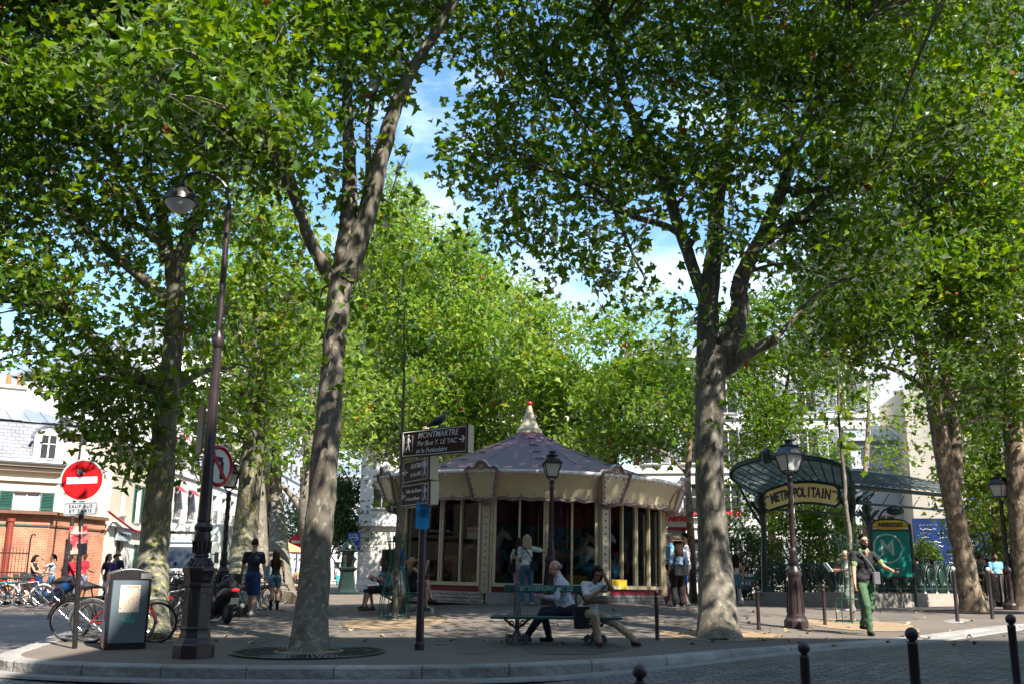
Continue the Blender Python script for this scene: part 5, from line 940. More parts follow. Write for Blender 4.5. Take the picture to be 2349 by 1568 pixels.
# ================================================================ STREET FURNITURE
M['lamp_glass'] = mat('lamp_glass', (.62, .62, .58), .25, c2=(.5, .5, .47), scale=3)
M['sticker_red'] = mat('sticker_red', (.4, .02, .04), .5, c2=(.5, .35, .3), scale=9, amt=.3)
M['poster_blue'] = mat('poster_blue', (.02, .30, .62), .7, c2=(.015, .25, .55), scale=4)
def shade_seg(mb, pr, n, **k): mb.lathe(pr, n, **k)
def tall_lamp(loc, label, group):
    t = thing('tall_street_lamp', label, 'street lamp', loc, R(3), group)
    mb = MB(); mb.lathe([(.32, -.08), (.32, .2), (.29, .23), (.275, .27), (.245, .31), (.24, .36), (.225, .39), (.225, .43), (.24, .45), (.222, .48), (.214, 1.08), (.235, 1.10), (.235, 1.14), (.215, 1.16), (.235, 1.2), (.24, 1.26), (.275, 1.34), (.275, 1.38)], 8, a0=R(22.5)); mb.build('pedestal', M['brown_paint'], t, smooth=20)
    mb = MB()
    for k in range(8):
        a = R(45) * k; c, s_ = math.cos(a), math.sin(a); rr = .197
        for (u0, z0), (u1, z1) in (((-.055, .56), (.055, .56)), ((.055, .56), (.055, 1.0)), ((.055, 1.0), (-.055, 1.0)), ((-.055, 1.0), (-.055, .56))):
            mb.tube([(c * rr - s_ * u0, s_ * rr + c * u0, z0), (c * rr - s_ * u1, s_ * rr + c * u1, z1)], .010, 4)
    mb.build('panel_moulding', M['brown_paint'], t)
    mb = MB(); mb.lathe([(.23, 1.38), (.2, 1.43), (.12, 1.53), (.115, 1.55), (.13, 1.57), (.115, 1.6), (.125, 1.64), (.14, 1.78), (.135, 1.9), (.12, 1.95), (.145, 1.99), (.15, 2.03), (.125, 2.07), (.105, 2.1), (.115, 2.14), (.105, 2.18), (.10, 2.5), (.09, 3.1), (.092, 3.12), (.085, 3.16), (.068, 4.75), (.066, 5.0), (.085, 5.03), (.10, 5.1), (.095, 5.2), (.06, 5.27), (.055, 5.32), (.05, 7.3), (.045, 7.58)], 14); mb.build('column', M['brown_paint'], t, smooth=30)
    mb = MB(); mb2 = MB()
    for k in range(14):                          # acanthus leaves on the foot and the vase
        a = k * 2 * math.pi / 14; c, s_ = math.cos(a), math.sin(a)
        mb.tube([(c * .2, s_ * .2, 1.42), (c * .15, s_ * .15, 1.5), (c * .155, s_ * .155, 1.54)], [.03, .022, .012], 5)
        mb2.tube([(c * .125, s_ * .125, 1.62), (c * .14, s_ * .14, 1.74), (c * .155, s_ * .155, 1.82)], [.022, .018, .008], 5)
    mb2.build('vase_leaves', M['brown_paint'], t); mb.build('foot_leaves', M['brown_paint'], t); mb = MB()
    for k in range(10):
        a = k * .628; mb.tube([(math.cos(a) * .084, math.sin(a) * .084, 3.2), (math.cos(a) * .062, math.sin(a) * .062, 4.95)], .009, 4)
    mb.build('column_flutes', M['brown_paint'], t)
    mb = MB(); mb.tube([q + Vector((0, 0, 1.2)) for q in spline([(0, 0, 6.35), (-.02, 0, 6.6), (-.2, 0, 6.84), (-.5, 0, 6.96), (-.76, 0, 6.9), (-.84, 0, 6.76)], 5)], [.035] * 20 + [.03] * 6, 8); mb.lathe([(.03, 0), (.05, -.03), (.05, -.08), (.03, -.1)], 8, (-.84, 0, 7.98)); mb.build('crook', M['black_paint'], t)
    mb = MB(); mb.lathe([(.04, .32), (.09, .3), (.2, .22), (.27, .1), (.29, 0), (.27, -.01)][::-1], 20, (-.84, 0, 7.60)); h = mb.build('lamp_hood', M['black_paint'], t, smooth=50)
    mb = MB(); mb.lathe([(.02, -.2), (.12, -.18), (.21, -.1), (.26, -.01)], 20, (-.84, 0, 7.60)); mb.ball((-.84, 0, 7.56), .08, 8); mb.build('lamp_bowl', M['lamp_glass'], h, smooth=60); t.scale = (.88, .88, .88)
    return t
tl = tall_lamp(G(443, 1508), 'tall brown street lamp with hanging dome lamp and heavy octagonal pedestal beside the bin', 'tall street lamps')
t2 = copy_tree(tl); t2.location = G(146, 1374); t2['label'] = 'dark tall street lamp in front of the brick annexe corner'
t3 = copy_tree(tl); t3.location = G(603, 1378); t3['label'] = 'dark slender lamp post between two plane trunks behind the walking couple'
def lantern():
    t = thing('lantern_lamp', 'x', 'street lamp', (0, 0, 0), 0, 'lantern street lamps')
    mb = MB(); mb.lathe([(.235, -.08), (.235, .14), (.215, .17), (.19, .2), (.185, .24)], 10); mb.lathe([(.175, .24), (.165, .3), (.125, .95), (.13, 1.0), (.15, 1.03), (.15, 1.08), (.12, 1.12), (.09, 1.2)], 12); mb.lathe([(.085, 1.2), (.1, 1.25), (.1, 1.32), (.075, 1.38), (.085, 1.48), (.075, 1.52), (.06, 1.56)], 12)
    for k in range(10): a = k * .628; mb.tube([(.17 * math.cos(a), .17 * math.sin(a), .3), (.128 * math.cos(a), .128 * math.sin(a), .92)], .014, 4)
    mb.build('base', M['brown_paint'], t, smooth=30)
    mb = MB(); mb.lathe([(.055, 1.54), (.05, 2.75), (.065, 2.78), (.065, 2.84), (.05, 2.88), (.07, 2.96), (.04, 3.02)], 10)
    for k in range(3): mb.tube([(.055 * math.cos(u * 9 + k * 2.1), .055 * math.sin(u * 9 + k * 2.1), 1.6 + u * 1.1) for u in lin(0, 1, 24)], .008, 4)
    mb.build('column', M['brown_paint'], t)
    mb = MB(); w0, w1 = .125, .205; z0, z1 = 3.1, 3.42
    for i in range(4):
        c0, c1 = [((-1, -1), (1, -1), (1, 1), (-1, 1))[j] for j in (i, (i + 1) % 4)]
        mb.tube([(c0[0] * w0, c0[1] * w0, z0), (c0[0] * w1, c0[1] * w1, z1)], .016, 4); mb.tube([(c0[0] * w0, c0[1] * w0, z0), (c1[0] * w0, c1[1] * w0, z0)], .016, 4); mb.tube([(c0[0] * .03, c0[1] * .03, 3.0), (c0[0] * w0, c0[1] * w0, z0)], .012, 4)
    for za, wa, zb, wb in ((z1, .24, z1 + .035, .24), (z1 + .035, .215, z1 + .2, .12), (z1 + .2, .145, z1 + .225, .145)):
        mb.add([(x * wa, y * wa, za) for x, y in ((-1, -1), (1, -1), (1, 1), (-1, 1))] + [(x * wb, y * wb, zb) for x, y in ((-1, -1), (1, -1), (1, 1), (-1, 1))], [(3, 2, 1, 0), (4, 5, 6, 7), (0, 1, 5, 4), (1, 2, 6, 5), (2, 3, 7, 6), (3, 0, 4, 7)])
    mb.lathe([(.085, z1 + .225), (.08, z1 + .29), (.1, z1 + .3), (.1, z1 + .33), (.04, z1 + .34)], 10); la = mb.build('lantern', M['black_paint'], t, smooth=20)
    mb = MB(); w0, w1 = .117, .195
    mb.add([(x * w0, y * w0, z0) for x, y in ((-1, -1), (1, -1), (1, 1), (-1, 1))] + [(x * w1, y * w1, z1) for x, y in ((-1, -1), (1, -1), (1, 1), (-1, 1))], [(3, 2, 1, 0), (4, 5, 6, 7), (0, 1, 5, 4), (1, 2, 6, 5), (2, 3, 7, 6), (3, 0, 4, 7)]); mb.build('lantern_glass', M['lamp_glass'], la, smooth=0)
    return t
la = lantern()
for i, (px, py, s_, rz, lab) in enumerate(((1827, 1440, 1.0, 20, 'brown lantern lamp standing before the metro name board'), (1262, 1386, 1.0, 5, 'dark lantern lamp behind the bench against the carousel glass'), (2322, 1398, 1.1, 30, 'shaded lantern lamp at the right edge beside the clear rubbish bag'), (504, 1414, 1.0, 15, 'lantern lamp among the parked bicycles left of the sunlit trunk'), (2003, 1357, 1.0, 20, 'small lantern lamp seen under the metro roof beside the green panel'), (872, 1352, 1.25, 0, 'small distant lantern lamp left of the carousel by the bank'))):
    t = la if i == 0 else copy_tree(la); p = G(px, py) if px != 2003 else GY(2003, 46); t.location = p; t.rotation_euler = (0, R(.9) if i < 2 else 0, R(rz)); t.scale = (s_, s_, s_); t['label'] = lab
# no-entry sign
ne = thing('no_entry_sign', 'red no entry sign on a leaning black pole with exception plate below', 'road sign', G(172, 1487) - Vector((0, 0, .1)), R(8), None, 0, R(-3.2))
mb = MB(); mb.lathe([(.04, -.1), (.04, 2.5)], 10); mb.build('pole', M['black_paint'], ne)
mb = MB(); mb.add([(.325 * math.cos(a), -.05, 2.66 + .325 * math.sin(a)) for a in lin(0, 2 * math.pi, 41)[:-1]] + [(.325 * math.cos(a), -.02, 2.66 + .325 * math.sin(a)) for a in lin(0, 2 * math.pi, 41)[:-1]], [tuple(range(40))[::-1], tuple(range(40, 80))] + [(i, (i + 1) % 40, 40 + (i + 1) % 40, 40 + i) for i in range(40)]); d = mb.build('disc', M['red_sign'], ne, smooth=0)
mb = MB(); mb.tube([(.32 * math.cos(a), -.05, 2.66 + .32 * math.sin(a)) for a in lin(0, 2 * math.pi, 41)[:-1]], .014, 5, closed=True); mb.build('rim', M['white_enamel'], d)
mb = MB(); mb.box((0, -.055, 2.66), (.46, .006, .105)); mb.build('bar', M['white_enamel'], d, smooth=0)
mb = MB()
for x, z, w, h in ((-.06, 2.80, .03, .06), (-.02, 2.81, .02, .05), (.02, 2.77, .03, .03), (-.05, 2.76, .02, .03)): mb.box((x, -.052, z), (w, .004, h), rot=Matrix.Rotation(R(20), 3, 'Y'))
mb.build('scratches', M['white_enamel'], d, smooth=0)
mb = MB(); mb.prism([(x, z) for x, z in ((-.23, -.1), (.23, -.1), (.25, -.08), (.25, .08), (.23, .1), (-.23, .1), (-.25, .08), (-.25, -.08))], 0, .02, 0, Matrix.Translation((0, -.035, 2.215)) @ Matrix.Rotation(R(90), 4, 'X')); pl = mb.build('plate', M['wall_grey'], ne, smooth=0)
text('lettering', 'SAUF BUS\nET TAXIS', .074, M['black_ink'], pl, (0, -.058, 2.215), space=1.15)
mb = MB(); mb.tube([(x, -.057, 2.215 + z) for x, z in ((-.23, -.085), (.23, -.085), (.235, .085), (-.235, .085))], .004, 4, closed=True); mb.build('plate_border', M['black_ink'], pl)
mb = MB(); mb.sheet([[(-.13 + .26 * i / 6 + .02 * math.sin(z * 9), -.05 - .02 * math.cos(i), z) for i in range(7)] for z in (1.52, 1.7, 1.95)]); po = mb.build('poster', M['sticker_red'], ne, smooth=0)
mb = MB(); mb.sheet([[(-.14 + .27 * i / 6, -.055 - .02 * math.cos(i), z) for i in range(7)] for z in (1.5, 1.68)]); mb.build('poster_strip', M['black_ink'], po, smooth=0)
text('lettering', 'VIOLENCES', .045, M['white_enamel'], po, (0, -.08, 1.84))
# no-left-turn sign and an advert strapped to the tall lamp
tz = lambda py, Y: W(0, py, Y).z
nl = thing('no_left_turn_sign', 'round no left turn sign strapped edge on to the tall brown lamp', 'road sign', W(487, 1068, 14.95), R(66))
mb = MB(); mb.add([(.32 * math.cos(a), -.12, .32 * math.sin(a)) for a in lin(0, 2 * math.pi, 37)[:-1]] + [(.32 * math.cos(a), -.07, .32 * math.sin(a)) for a in lin(0, 2 * math.pi, 37)[:-1]], [tuple(range(36))[::-1], tuple(range(36, 72))] + [(i, (i + 1) % 36, 36 + (i + 1) % 36, 36 + i) for i in range(36)]); d = mb.build('disc', M['white_enamel'], nl, smooth=0)
mb = MB(); mb.tube([(.28 * math.cos(a), -.122, .28 * math.sin(a)) for a in lin(0, 2 * math.pi, 37)[:-1]], .03, 4, closed=True); mb.box((0, -.125, 0), (.05, .012, .56), rot=Matrix.Rotation(R(-40), 3, 'Y')); mb.build('red_ring', M['red_sign'], d)
mb = MB(); mb.box((.07, -.123, -.06), (.07, .008, .26)); mb.box((-.02, -.123, .1), (.2, .008, .07)); mb.add([(-.2, -.124, .1), (-.09, -.124, .2), (-.09, -.124, 0)], [(0, 1, 2)]); mb.build('arrow', M['black_ink'], d, smooth=0)
mb = MB(); mb.box((0, -.03, 0), (.06, .14, .2)); mb.build('bracket', M['brown_paint'], nl, smooth=0)
ad = thing('small_advert', 'narrow advert board strapped to the left of the tall brown lamp', 'sign', W(478, 985, 15.0), R(-62))
mb = MB(); mb.box((-.06, -.1, 0), (.4, .03, .72)); b_ = mb.build('board', mat('advert', (.06, .16, .18), .5, c2=(.3, .07, .03), scale=2.2, amt=.4), ad, smooth=0)
mb = MB(); mb.box((0, 0, .3), (.05, .2, .03)); mb.box((0, 0, -.3), (.05, .2, .03)); mb.build('strap', M['alu'], ad, smooth=0)
# solar litter bin
bn = thing('street_bin', 'grey blue street litter bin with curved black top and poster', 'bin', G(262, 1490) + Vector((0, .33, 0)), R(27)); bn.scale = (.9, .9, .94)
def arcprof(w, h0, h1, n=9): return [(-w / 2 + w * t, h0 + (h1 - h0) * math.sin(math.pi * t) ** .8) for t in lin(0, 1, n)]
mb = MB(); o_ = [(-.335, 0), (.335, 0)] + arcprof(.67, 1.20, 1.28)[::-1]; n_ = len(o_); mb.add([(x, -.33, z) for x, z in o_] + [(x, .33, z) for x, z in o_], [tuple(range(n_)), tuple(range(n_, 2 * n_))[::-1]] + [(i, n_ + i, n_ + (i + 1) % n_, (i + 1) % n_) for i in range(n_)]); mb.build('body', M['black_paint'], bn, smooth=0, bevel=.015)
mb = MB(); mb.rbox((0, -.335, .60), (.58, .02, .98), .008); fp = mb.build('front_panel', mat('bin_grey', (.135, .17, .19), .32, c2=(.11, .14, .16), scale=2, coat=.2), bn, smooth=0)
mb = MB(); mb.box((-.337, 0, .6), (.012, .5, .95)); mb.build('side_panel', M['wall_grey'], bn, smooth=0)
mb = MB(); mb.box((0, -.349, .80), (.32, .006, .43)); ps = mb.build('poster', spots('poster_art', (.68, .58, .46), [(.6, .14, .05), (.68, .56, .42), (.05, .3, .45), (.7, .45, .05), (.68, .6, .48)], 26, thr=.3), fp, smooth=0)
text('lettering', 'PARIS', .085, mat('paris_teal', (.10, .50, .42), .5), fp, (0, -.35, .455), bold=.003); text('poster_title', 'Hôtel Londres', .035, M['red_sign'], ps, (.03, -.354, .99))
mb = MB(); mb.tube([(.05 * math.cos(t) * (.5 + .08 * t), -.35, .54 + .05 * math.sin(t) * (.5 + .08 * t)) for t in lin(-.5, 6, 26)], .006, 4); mb.build('ship_emblem', bpy.data.materials['paris_teal'], fp)
mb = MB(); mb.box((.24, -.345, 1.16), (.18, .02, .09)); mb.build('hatch_plate', M['alu'], bn, smooth=0)
for c_, d_ in (((-.35, -.2, .95), (.01, .06, .12)), ((-.35, -.2, .12), (.01, .2, .16)), ((-.35, -.1, .65), (.01, .12, .4))):
    mb = MB(); mb.box(c_, d_); mb.build('sticker', M['sticker_red'], bn, smooth=0)
# finger post
fpz = G(962, 1490); fg = thing('finger_post', 'brown direction signs stacked on a dark post in front of the carousel', 'signpost', fpz)
mb = MB(); mb.lathe([(.075, -.1), (.075, .1), (.062, .12), (.058, 1.95), (.05, 1.97)], 12); mb.build('lower_post', M['brown_paint'], fg, smooth=30)
mb = MB(); mb.lathe([(.04, 1.9), (.04, 3.36), (.055, 3.37), (.055, 3.4), (.03, 3.41)], 12); mb.build('upper_post', M['cream_paint'], fg, smooth=30)
M['sign_brown'] = mat('sign_brown', (.062, .028, .018), .6, c2=(.05, .022, .014), scale=2, spec=.15)
def walker(mb, x, z, s_, y):
    mb.ball((x, y, z + .40 * s_), .055 * s_, 8, sc=(1, .3, 1))
    for a, b, r_ in (((0, .32), (0, .05), .055), ((0, .3), (-.13, .1), .025), ((0, .3), (.13, .12), .025), ((0, .06), (-.12, -.22), .032), ((0, .06), (.08, -.22), .032)): mb.tube([(x + a[0] * s_, y, z + a[1] * s_), (x + b[0] * s_, y, z + b[1] * s_)], r_ * s_, 5)
def finger(z, w, h, rz, lines, icon, arrow, x0):
    t = link(bpy.data.objects.new('direction_sign', None), fg); t.location = (0, 0, z); t.rotation_euler = (0, 0, R(rz)); cx = x0 + w / 2
    mb = MB(); mb.rbox((cx, 0, 0), (w, .17, h), .02); b = mb.build('sign_box', M['cream_paint'], t, smooth=0, bevel=.012)
    mb = MB(); mb.rbox((cx, -.082, 0), (w - .006, .016, h - .006), .02); mb.build('sign_face', M['sign_brown'], t, smooth=0)
    mb = MB(); y = -.093; mb.tube([(cx + a * (w / 2 - .025), y, c * (h / 2 - .025)) for a, c in ((-1, -1), (1, -1), (1, 1), (-1, 1))], .008, 4, closed=True)
    ix = cx + icon * (w / 2 - .14); q = .105 if h < .34 else .125
    mb.tube([(ix + a * q * .75, y, c * q) for a, c in ((-1, -1), (1, -1), (1, 1), (-1, 1))], .005, 4, closed=True); walker(mb, ix, -.02, q / .33, y)
    ax = cx + arrow * (w / 2 - .10); mb.box((ax - arrow * .02, y, 0), (.09, .006, .022)); mb.tube([(ax, y, .05), (ax + arrow * .045, y, 0), (ax, y, -.05)], .014, 5)
    mb.build('sign_marks', M['white_enamel'], t, smooth=0)
    for s_, sz, dx, dz, sh, sx in lines: text('lettering', s_, sz, M['white_enamel'], t, (cx + dx, -.093, dz), ext=.001, shear=sh, sx=sx, bold=.001, align='LEFT')
    return t
finger(3.14, 1.36, .43, -37, [('MONTMARTRE', .13, -.34, .115, .2, .95), ('Par Rue Y. LE TAC', .11, -.35, -.01, .2, .95), ('et le Funiculaire', .105, -.37, -.125, .2, .95)], -1, 1, -.42)
f2 = finger(2.72, .98, .37, -61, [('MONTMARTRE', .11, -.2, .07, .2, .82), ('Par Rue LEPIC', .085, -.2, -.06, .2, .82)], 1, -1, -.62)
finger(2.34, .98, .36, -58, [('Théâtre des Abbesses', .085, -.33, .06, .2, .72), ('31 Rue des Abbesses', .08, -.33, -.06, .2, .72)], 1, -1, -.62)
mb = MB(); mb.box((.1, -.09, 3.12), (.075, .006, .075), rot=Matrix.Rotation(0, 3, 'Y')); o = mb.build('brown_symbol', mat('symbol_tan', (.32, .14, .04), .5), fg, smooth=0); o.location = (0, 0, 0); o.rotation_euler = (0, 0, R(-37)); o.location = (-.18, .13, 0) if False else (0, 0, 0)
pa = thing('blue_leaflet', 'bright blue paper leaflet wrapped round the direction post', 'leaflet', fpz + Vector((0, 0, 2.02)))
mb = MB(); mb.sheet([[(.11 * (1 + .25 * z) * (i - 4) / 4 + .03 * z, -.07 - .02 * math.cos((i - 4) * .5) - .01 * (z < -.15), z + .012 * math.sin(i)) for i in range(9)] for z in (-.22, -.1, .05, .2)]); p_ = mb.build('paper', M['poster_blue'], pa, smooth=60)
text('lettering', 'GRENIER\nPRÉ-COMMUNE\n2 JUIN', .042, M['black_ink'], p_, (0.02, -.098, .02))
# pigeon on the top sign
pg = thing('pigeon', 'dark pigeon perched on top of the highest direction sign', 'pigeon', fpz + Vector((.22, -.2, 3.362)), R(-20))
mb = MB(); mb.tube(spline([(-.2, 0, .02), (-.1, 0, .075), (0, 0, .115), (.07, 0, .17), (.10, 0, .225), (.12, 0, .255)], 4), [.012, .018, .025, .035, .045, .055, .062, .066, .068, .066, .062, .056, .05, .044, .04, .036, .033, .032, .032, .032, .026], 10); mb.tube([(.13, 0, .255), (.165, 0, .248)], [.014, .004], 6)
for s_ in (-1, 1): mb.tube([(.03, s_ * .055, .13), (-.08, s_ * .05, .085), (-.16, s_ * .025, .05)], [.03, .028, .008], 6); mb.tube([(.01, s_ * .025, .07), (.012, s_ * .025, -.003)], .007, 5)
mb.build('body', mat('pigeon_grey', (.035, .04, .05), .55, c2=(.015, .017, .022), scale=20), pg, smooth=60)
# benches
def bench(loc, rz, label, graf=False):
    t = thing('park_bench', label, 'bench', loc, rz, 'green double benches')
    for s_ in (-1, 1):
        mb = MB(); mb.rbox((0, s_ * .36, .425), (2.1, .13, .04), .01); mb.rbox((0, s_ * .215, .43), (2.1, .13, .04), .01); mb.build('seat', M['bench_green'], t, smooth=0, bevel=.008)
    mb = MB(); mb.box((0, 0, .875), (1.68, .03, .115)); b = mb.build('backrest', M['bench_green'], t, smooth=0, bevel=.01)
    for X in (-.63, .63):
        mb = MB()
        for s_ in (-1, 1):
            mb.tube(spline([(X, s_ * .02, .93), (X, s_ * .035, .7), (X, s_ * .06, .46)], 4), .02, 6); mb.tube([(X, s_ * .06, .40), (X, s_ * .42, .40)], .025, 6); mb.tube(spline([(X, s_ * .40, .39), (X, s_ * .2, .28), (X, s_ * .05, .2)], 4), .022, 6)
            mb.tube(spline([(X, s_ * .03, .40), (X, s_ * .07, .3), (X, s_ * .06, .22), (X, s_ * .15, .12), (X, s_ * .2, .03)], 4), [.04] * 8 + [.035] * 9, 7); mb.tube([(X, s_ * .155 + .05 * math.cos(a), .09 + .06 * math.sin(a)) for a in lin(0, 6.28, 13)[:-1]], .022, 6, closed=True); mb.tube([(X, s_ * .2 + .045 * math.cos(a), .33 + .045 * math.sin(a)) for a in lin(0, 6.28, 11)[:-1]], .016, 5, closed=True)
        mb.box((X, 0, .56), (.05, .09, .3)); mb.ball((X, 0, .95), .035, 8); mb.box((X, 0, .015), (.07, .46, .04))
        for xx in (-.05, .05): mb.tube([(X + xx, -.03, .42), (X + xx * .7, -.02, .9)], .014, 5)
        mb.tube([(X - .05, -.03, .425), (X + .05, -.03, .425)], .03, 6)
        for xx in (-1, 1): mb.tube(spline([(X, -.1, .22), (X + xx * .06, -.12, .14), (X + xx * .13, -.14, .1), (X + xx * .14, -.15, .03)], 4), .026, 6); mb.tube([(X + xx * .12 + .055 * math.cos(a), -.16, .085 + .065 * math.sin(a)) for a in lin(0, 6.28, 13)[:-1]], .02, 6, closed=True); mb.tube([(X, -.12, .24), (X + xx * .2, -.2, .4)], .02, 5); mb.tube([(X + xx * .09 + .035 * math.cos(a), -.17, .33 + .035 * math.sin(a)) for a in lin(0, 6.28, 11)[:-1]], .013, 5, closed=True)
        mb.build('cast_leg', M['iron_grey'], t, smooth=50)
    if graf:
        g = text('graffiti', 'YOBD" SOUER*SOPHY: MAT. DSE', .105, mat('graffiti_teal', (.30, .58, .55), .6), b, (-.2, -.019, .872), bold=.002, shear=.25, ext=.001, sx=.62)
    return t
BC = G(1275, 1477); bench(BC, R(-1), 'green double bench with pale graffiti on its backrest and ornate grey iron legs', True)
B2 = G(912, 1400); bench(B2, R(100), 'green double bench seen end on with three women seated beside the caged sapling')
B3 = G(1722, 1374); bench(B3, R(4), 'distant dark bench where the man in the striped shirt sits by the railings')
# bollards
def bollard(h=1.15, top=None, r=.038):
    t = thing('bollard', 'x', 'bollard', (0, 0, 0), 0, 'bollards along the road')
    m = M['brown_paint'] if top is None else M['brown_paint']
    mb = MB(); mb.lathe([(r + .006, -.1), (r + .004, .04), (r, .05), (r, h - .12), (r + .003, h - .115), (r - .002, h - .1), (r * .62, h - .092)], 16); mb.build('post', m, t, smooth=35)
    mb = MB(); mb.ball((0, 0, h - .045), .05, 18); mb.build('knob', top or m, t, smooth=70)
    return t
def bo(px, Y, z, lab, rx=0):
    pass
b0 = bollard(); b1 = None
near = ((1467, 1522, 7.1, 'near bollard at the bottom edge showing little more than its ball'), (1843, 1470, 8.4, 'near bollard second from the left of the four along the road edge'), (2090, 1437, 7.8, 'thickest near bollard with dark stem standing in the shaded cobbles'), (2317, 1407, 10.1, 'near bollard furthest right with its ball against sunlit cobbles'))
for i, (px, py, Y, lab) in enumerate(near):
    t = b0 if i == 0 else copy_tree(b0); p = W(px, py, Y); t.location = (p.x, p.y, p.z - 1.155); t['label'] = lab; t['group'] = 'near ball topped bollards'
s0 = bollard(.83, None, .036)
for i, (px, py, lab) in enumerate(((1508, 1467, 'short black bollard just right of the bench'), (1741, 1444, 'short black bollard between the thick trunk and the lantern lamp'), (1893, 1433, 'short black bollard right of the lantern lamp'))):
    t = s0 if i == 0 else copy_tree(s0); t.location = G(px, py); t['label'] = lab; t['group'] = 'short bollards on the pavement edge'
w0 = bollard(1.22, M['white_enamel'], .042)
for i, (px, py, lab) in enumerate(((2197, 1425, 'white topped bollard in front of the right end of the metro wall'), (2277, 1419, 'white topped bollard before the clear rubbish bag'))):
    t = w0 if i == 0 else copy_tree(w0); t.location = G(px, py); t['label'] = lab; t['group'] = 'white topped bollards'
# iron tree grates
def grate(px, py, r, label):
    c = G(px, py); t = thing('tree_grate', label, 'tree grate', c)
    def gz(x, y): return S(c.x + x, c.y + y) - c.z
    mb = MB(); mb.sheet([[(q * math.cos(a), q * math.sin(a), gz(q * math.cos(a), q * math.sin(a)) + .012) for a in lin(0, 2 * math.pi, 49)] for q in (.1, r * .5, r)]); mb.build('soil_bed', M['soil'], t, smooth=60)
    mb = MB()
    for q, w in ((r, .09), (r * .8, .05), (r * .62, .05), (r * .46, .06)): mb.sheet([[(k * math.cos(a), k * math.sin(a), gz(k * math.cos(a), k * math.sin(a)) + z) for a in lin(0, 2 * math.pi, 61)] for k, z in ((q, .0), (q, .03), (q - w, .03), (q - w, .0))])
    for k in range(72):
        a = k * 2 * math.pi / 72; mb.tube([(q * math.cos(a), q * math.sin(a), gz(q * math.cos(a), q * math.sin(a)) + .022) for q in (r * .45, r * .98)], .012, 4)
    mb.build('iron_rings', M['black_paint'], t, smooth=0)
grate(708, 1497, 1.12, 'round slotted iron grate at the foot of the tall pale trunk'); grate(2236, 1404, 1.35, 'round iron grate at the foot of the slanting brown trunk')
# saplings in green wire guards
def sapling(px, py, Y, pts, label, glab, leafblobs, n):
    b = G(px, py); lim = [[(px, py, Y, .05)] + [(x, y, Y, r_) for x, y, r_ in pts]]
    tree('sapling', label, lim, leafblobs, bark='bark', dens=n, size=.17, per=8, crad=.25, group='saplings in wire guards', seg=8, gaps=False)
    t = thing('tree_guard', glab, 'tree guard', b, 0, 'green wire tree guards'); mb = MB()
    for k in range(10):
        a = k * .628; c, s_ = math.cos(a), math.sin(a); mb.tube(spline([(c * .33, s_ * .33, -.03), (c * .32, s_ * .32, .45), (c * .2, s_ * .2, .95), (c * .15, s_ * .15, 1.3), (c * .24, s_ * .24, 1.85)], 4), .011, 5)
    for z, r_ in ((.05, .33), (.5, .315), (1.1, .175), (1.65, .2)): mb.tube([(r_ * math.cos(a), r_ * math.sin(a), z) for a in lin(0, 6.283, 17)[:-1]], .012, 5, closed=True)
    mb.build('wire_cage', M['green_paint'], t)
g_ = G(905, 1420); sapling(905, 1420, g_.y, [(912, 1250, .045), (920, 1080, .04), (926, 900, .03), (928, 700, .015)], 'slender sapling in a green cage left of the direction post', 'green wire guard round the sapling by the women on the bench', [(928, 720, g_.y, .3, .3, .5), (935, 850, g_.y, .25, .25, .25), (885, 1150, g_.y + 1, .22, .2, .5), (925, 600, g_.y, .4, .4, .4)], 30)
g_ = G(1955, 1428); sapling(1955, 1428, g_.y, [(1950, 1250, .05), (1938, 1120, .045), (1925, 950, .03), (1922, 820, .012)], 'bare twigged sapling before the metro name board', 'green and pale wire guard round the bare sapling by the man in the cap', [(1922, 850, g_.y, .5, .4, .6), (1930, 1000, g_.y, .3, .3, .4), (1960, 900, g_.y, .4, .3, .3)], 12)
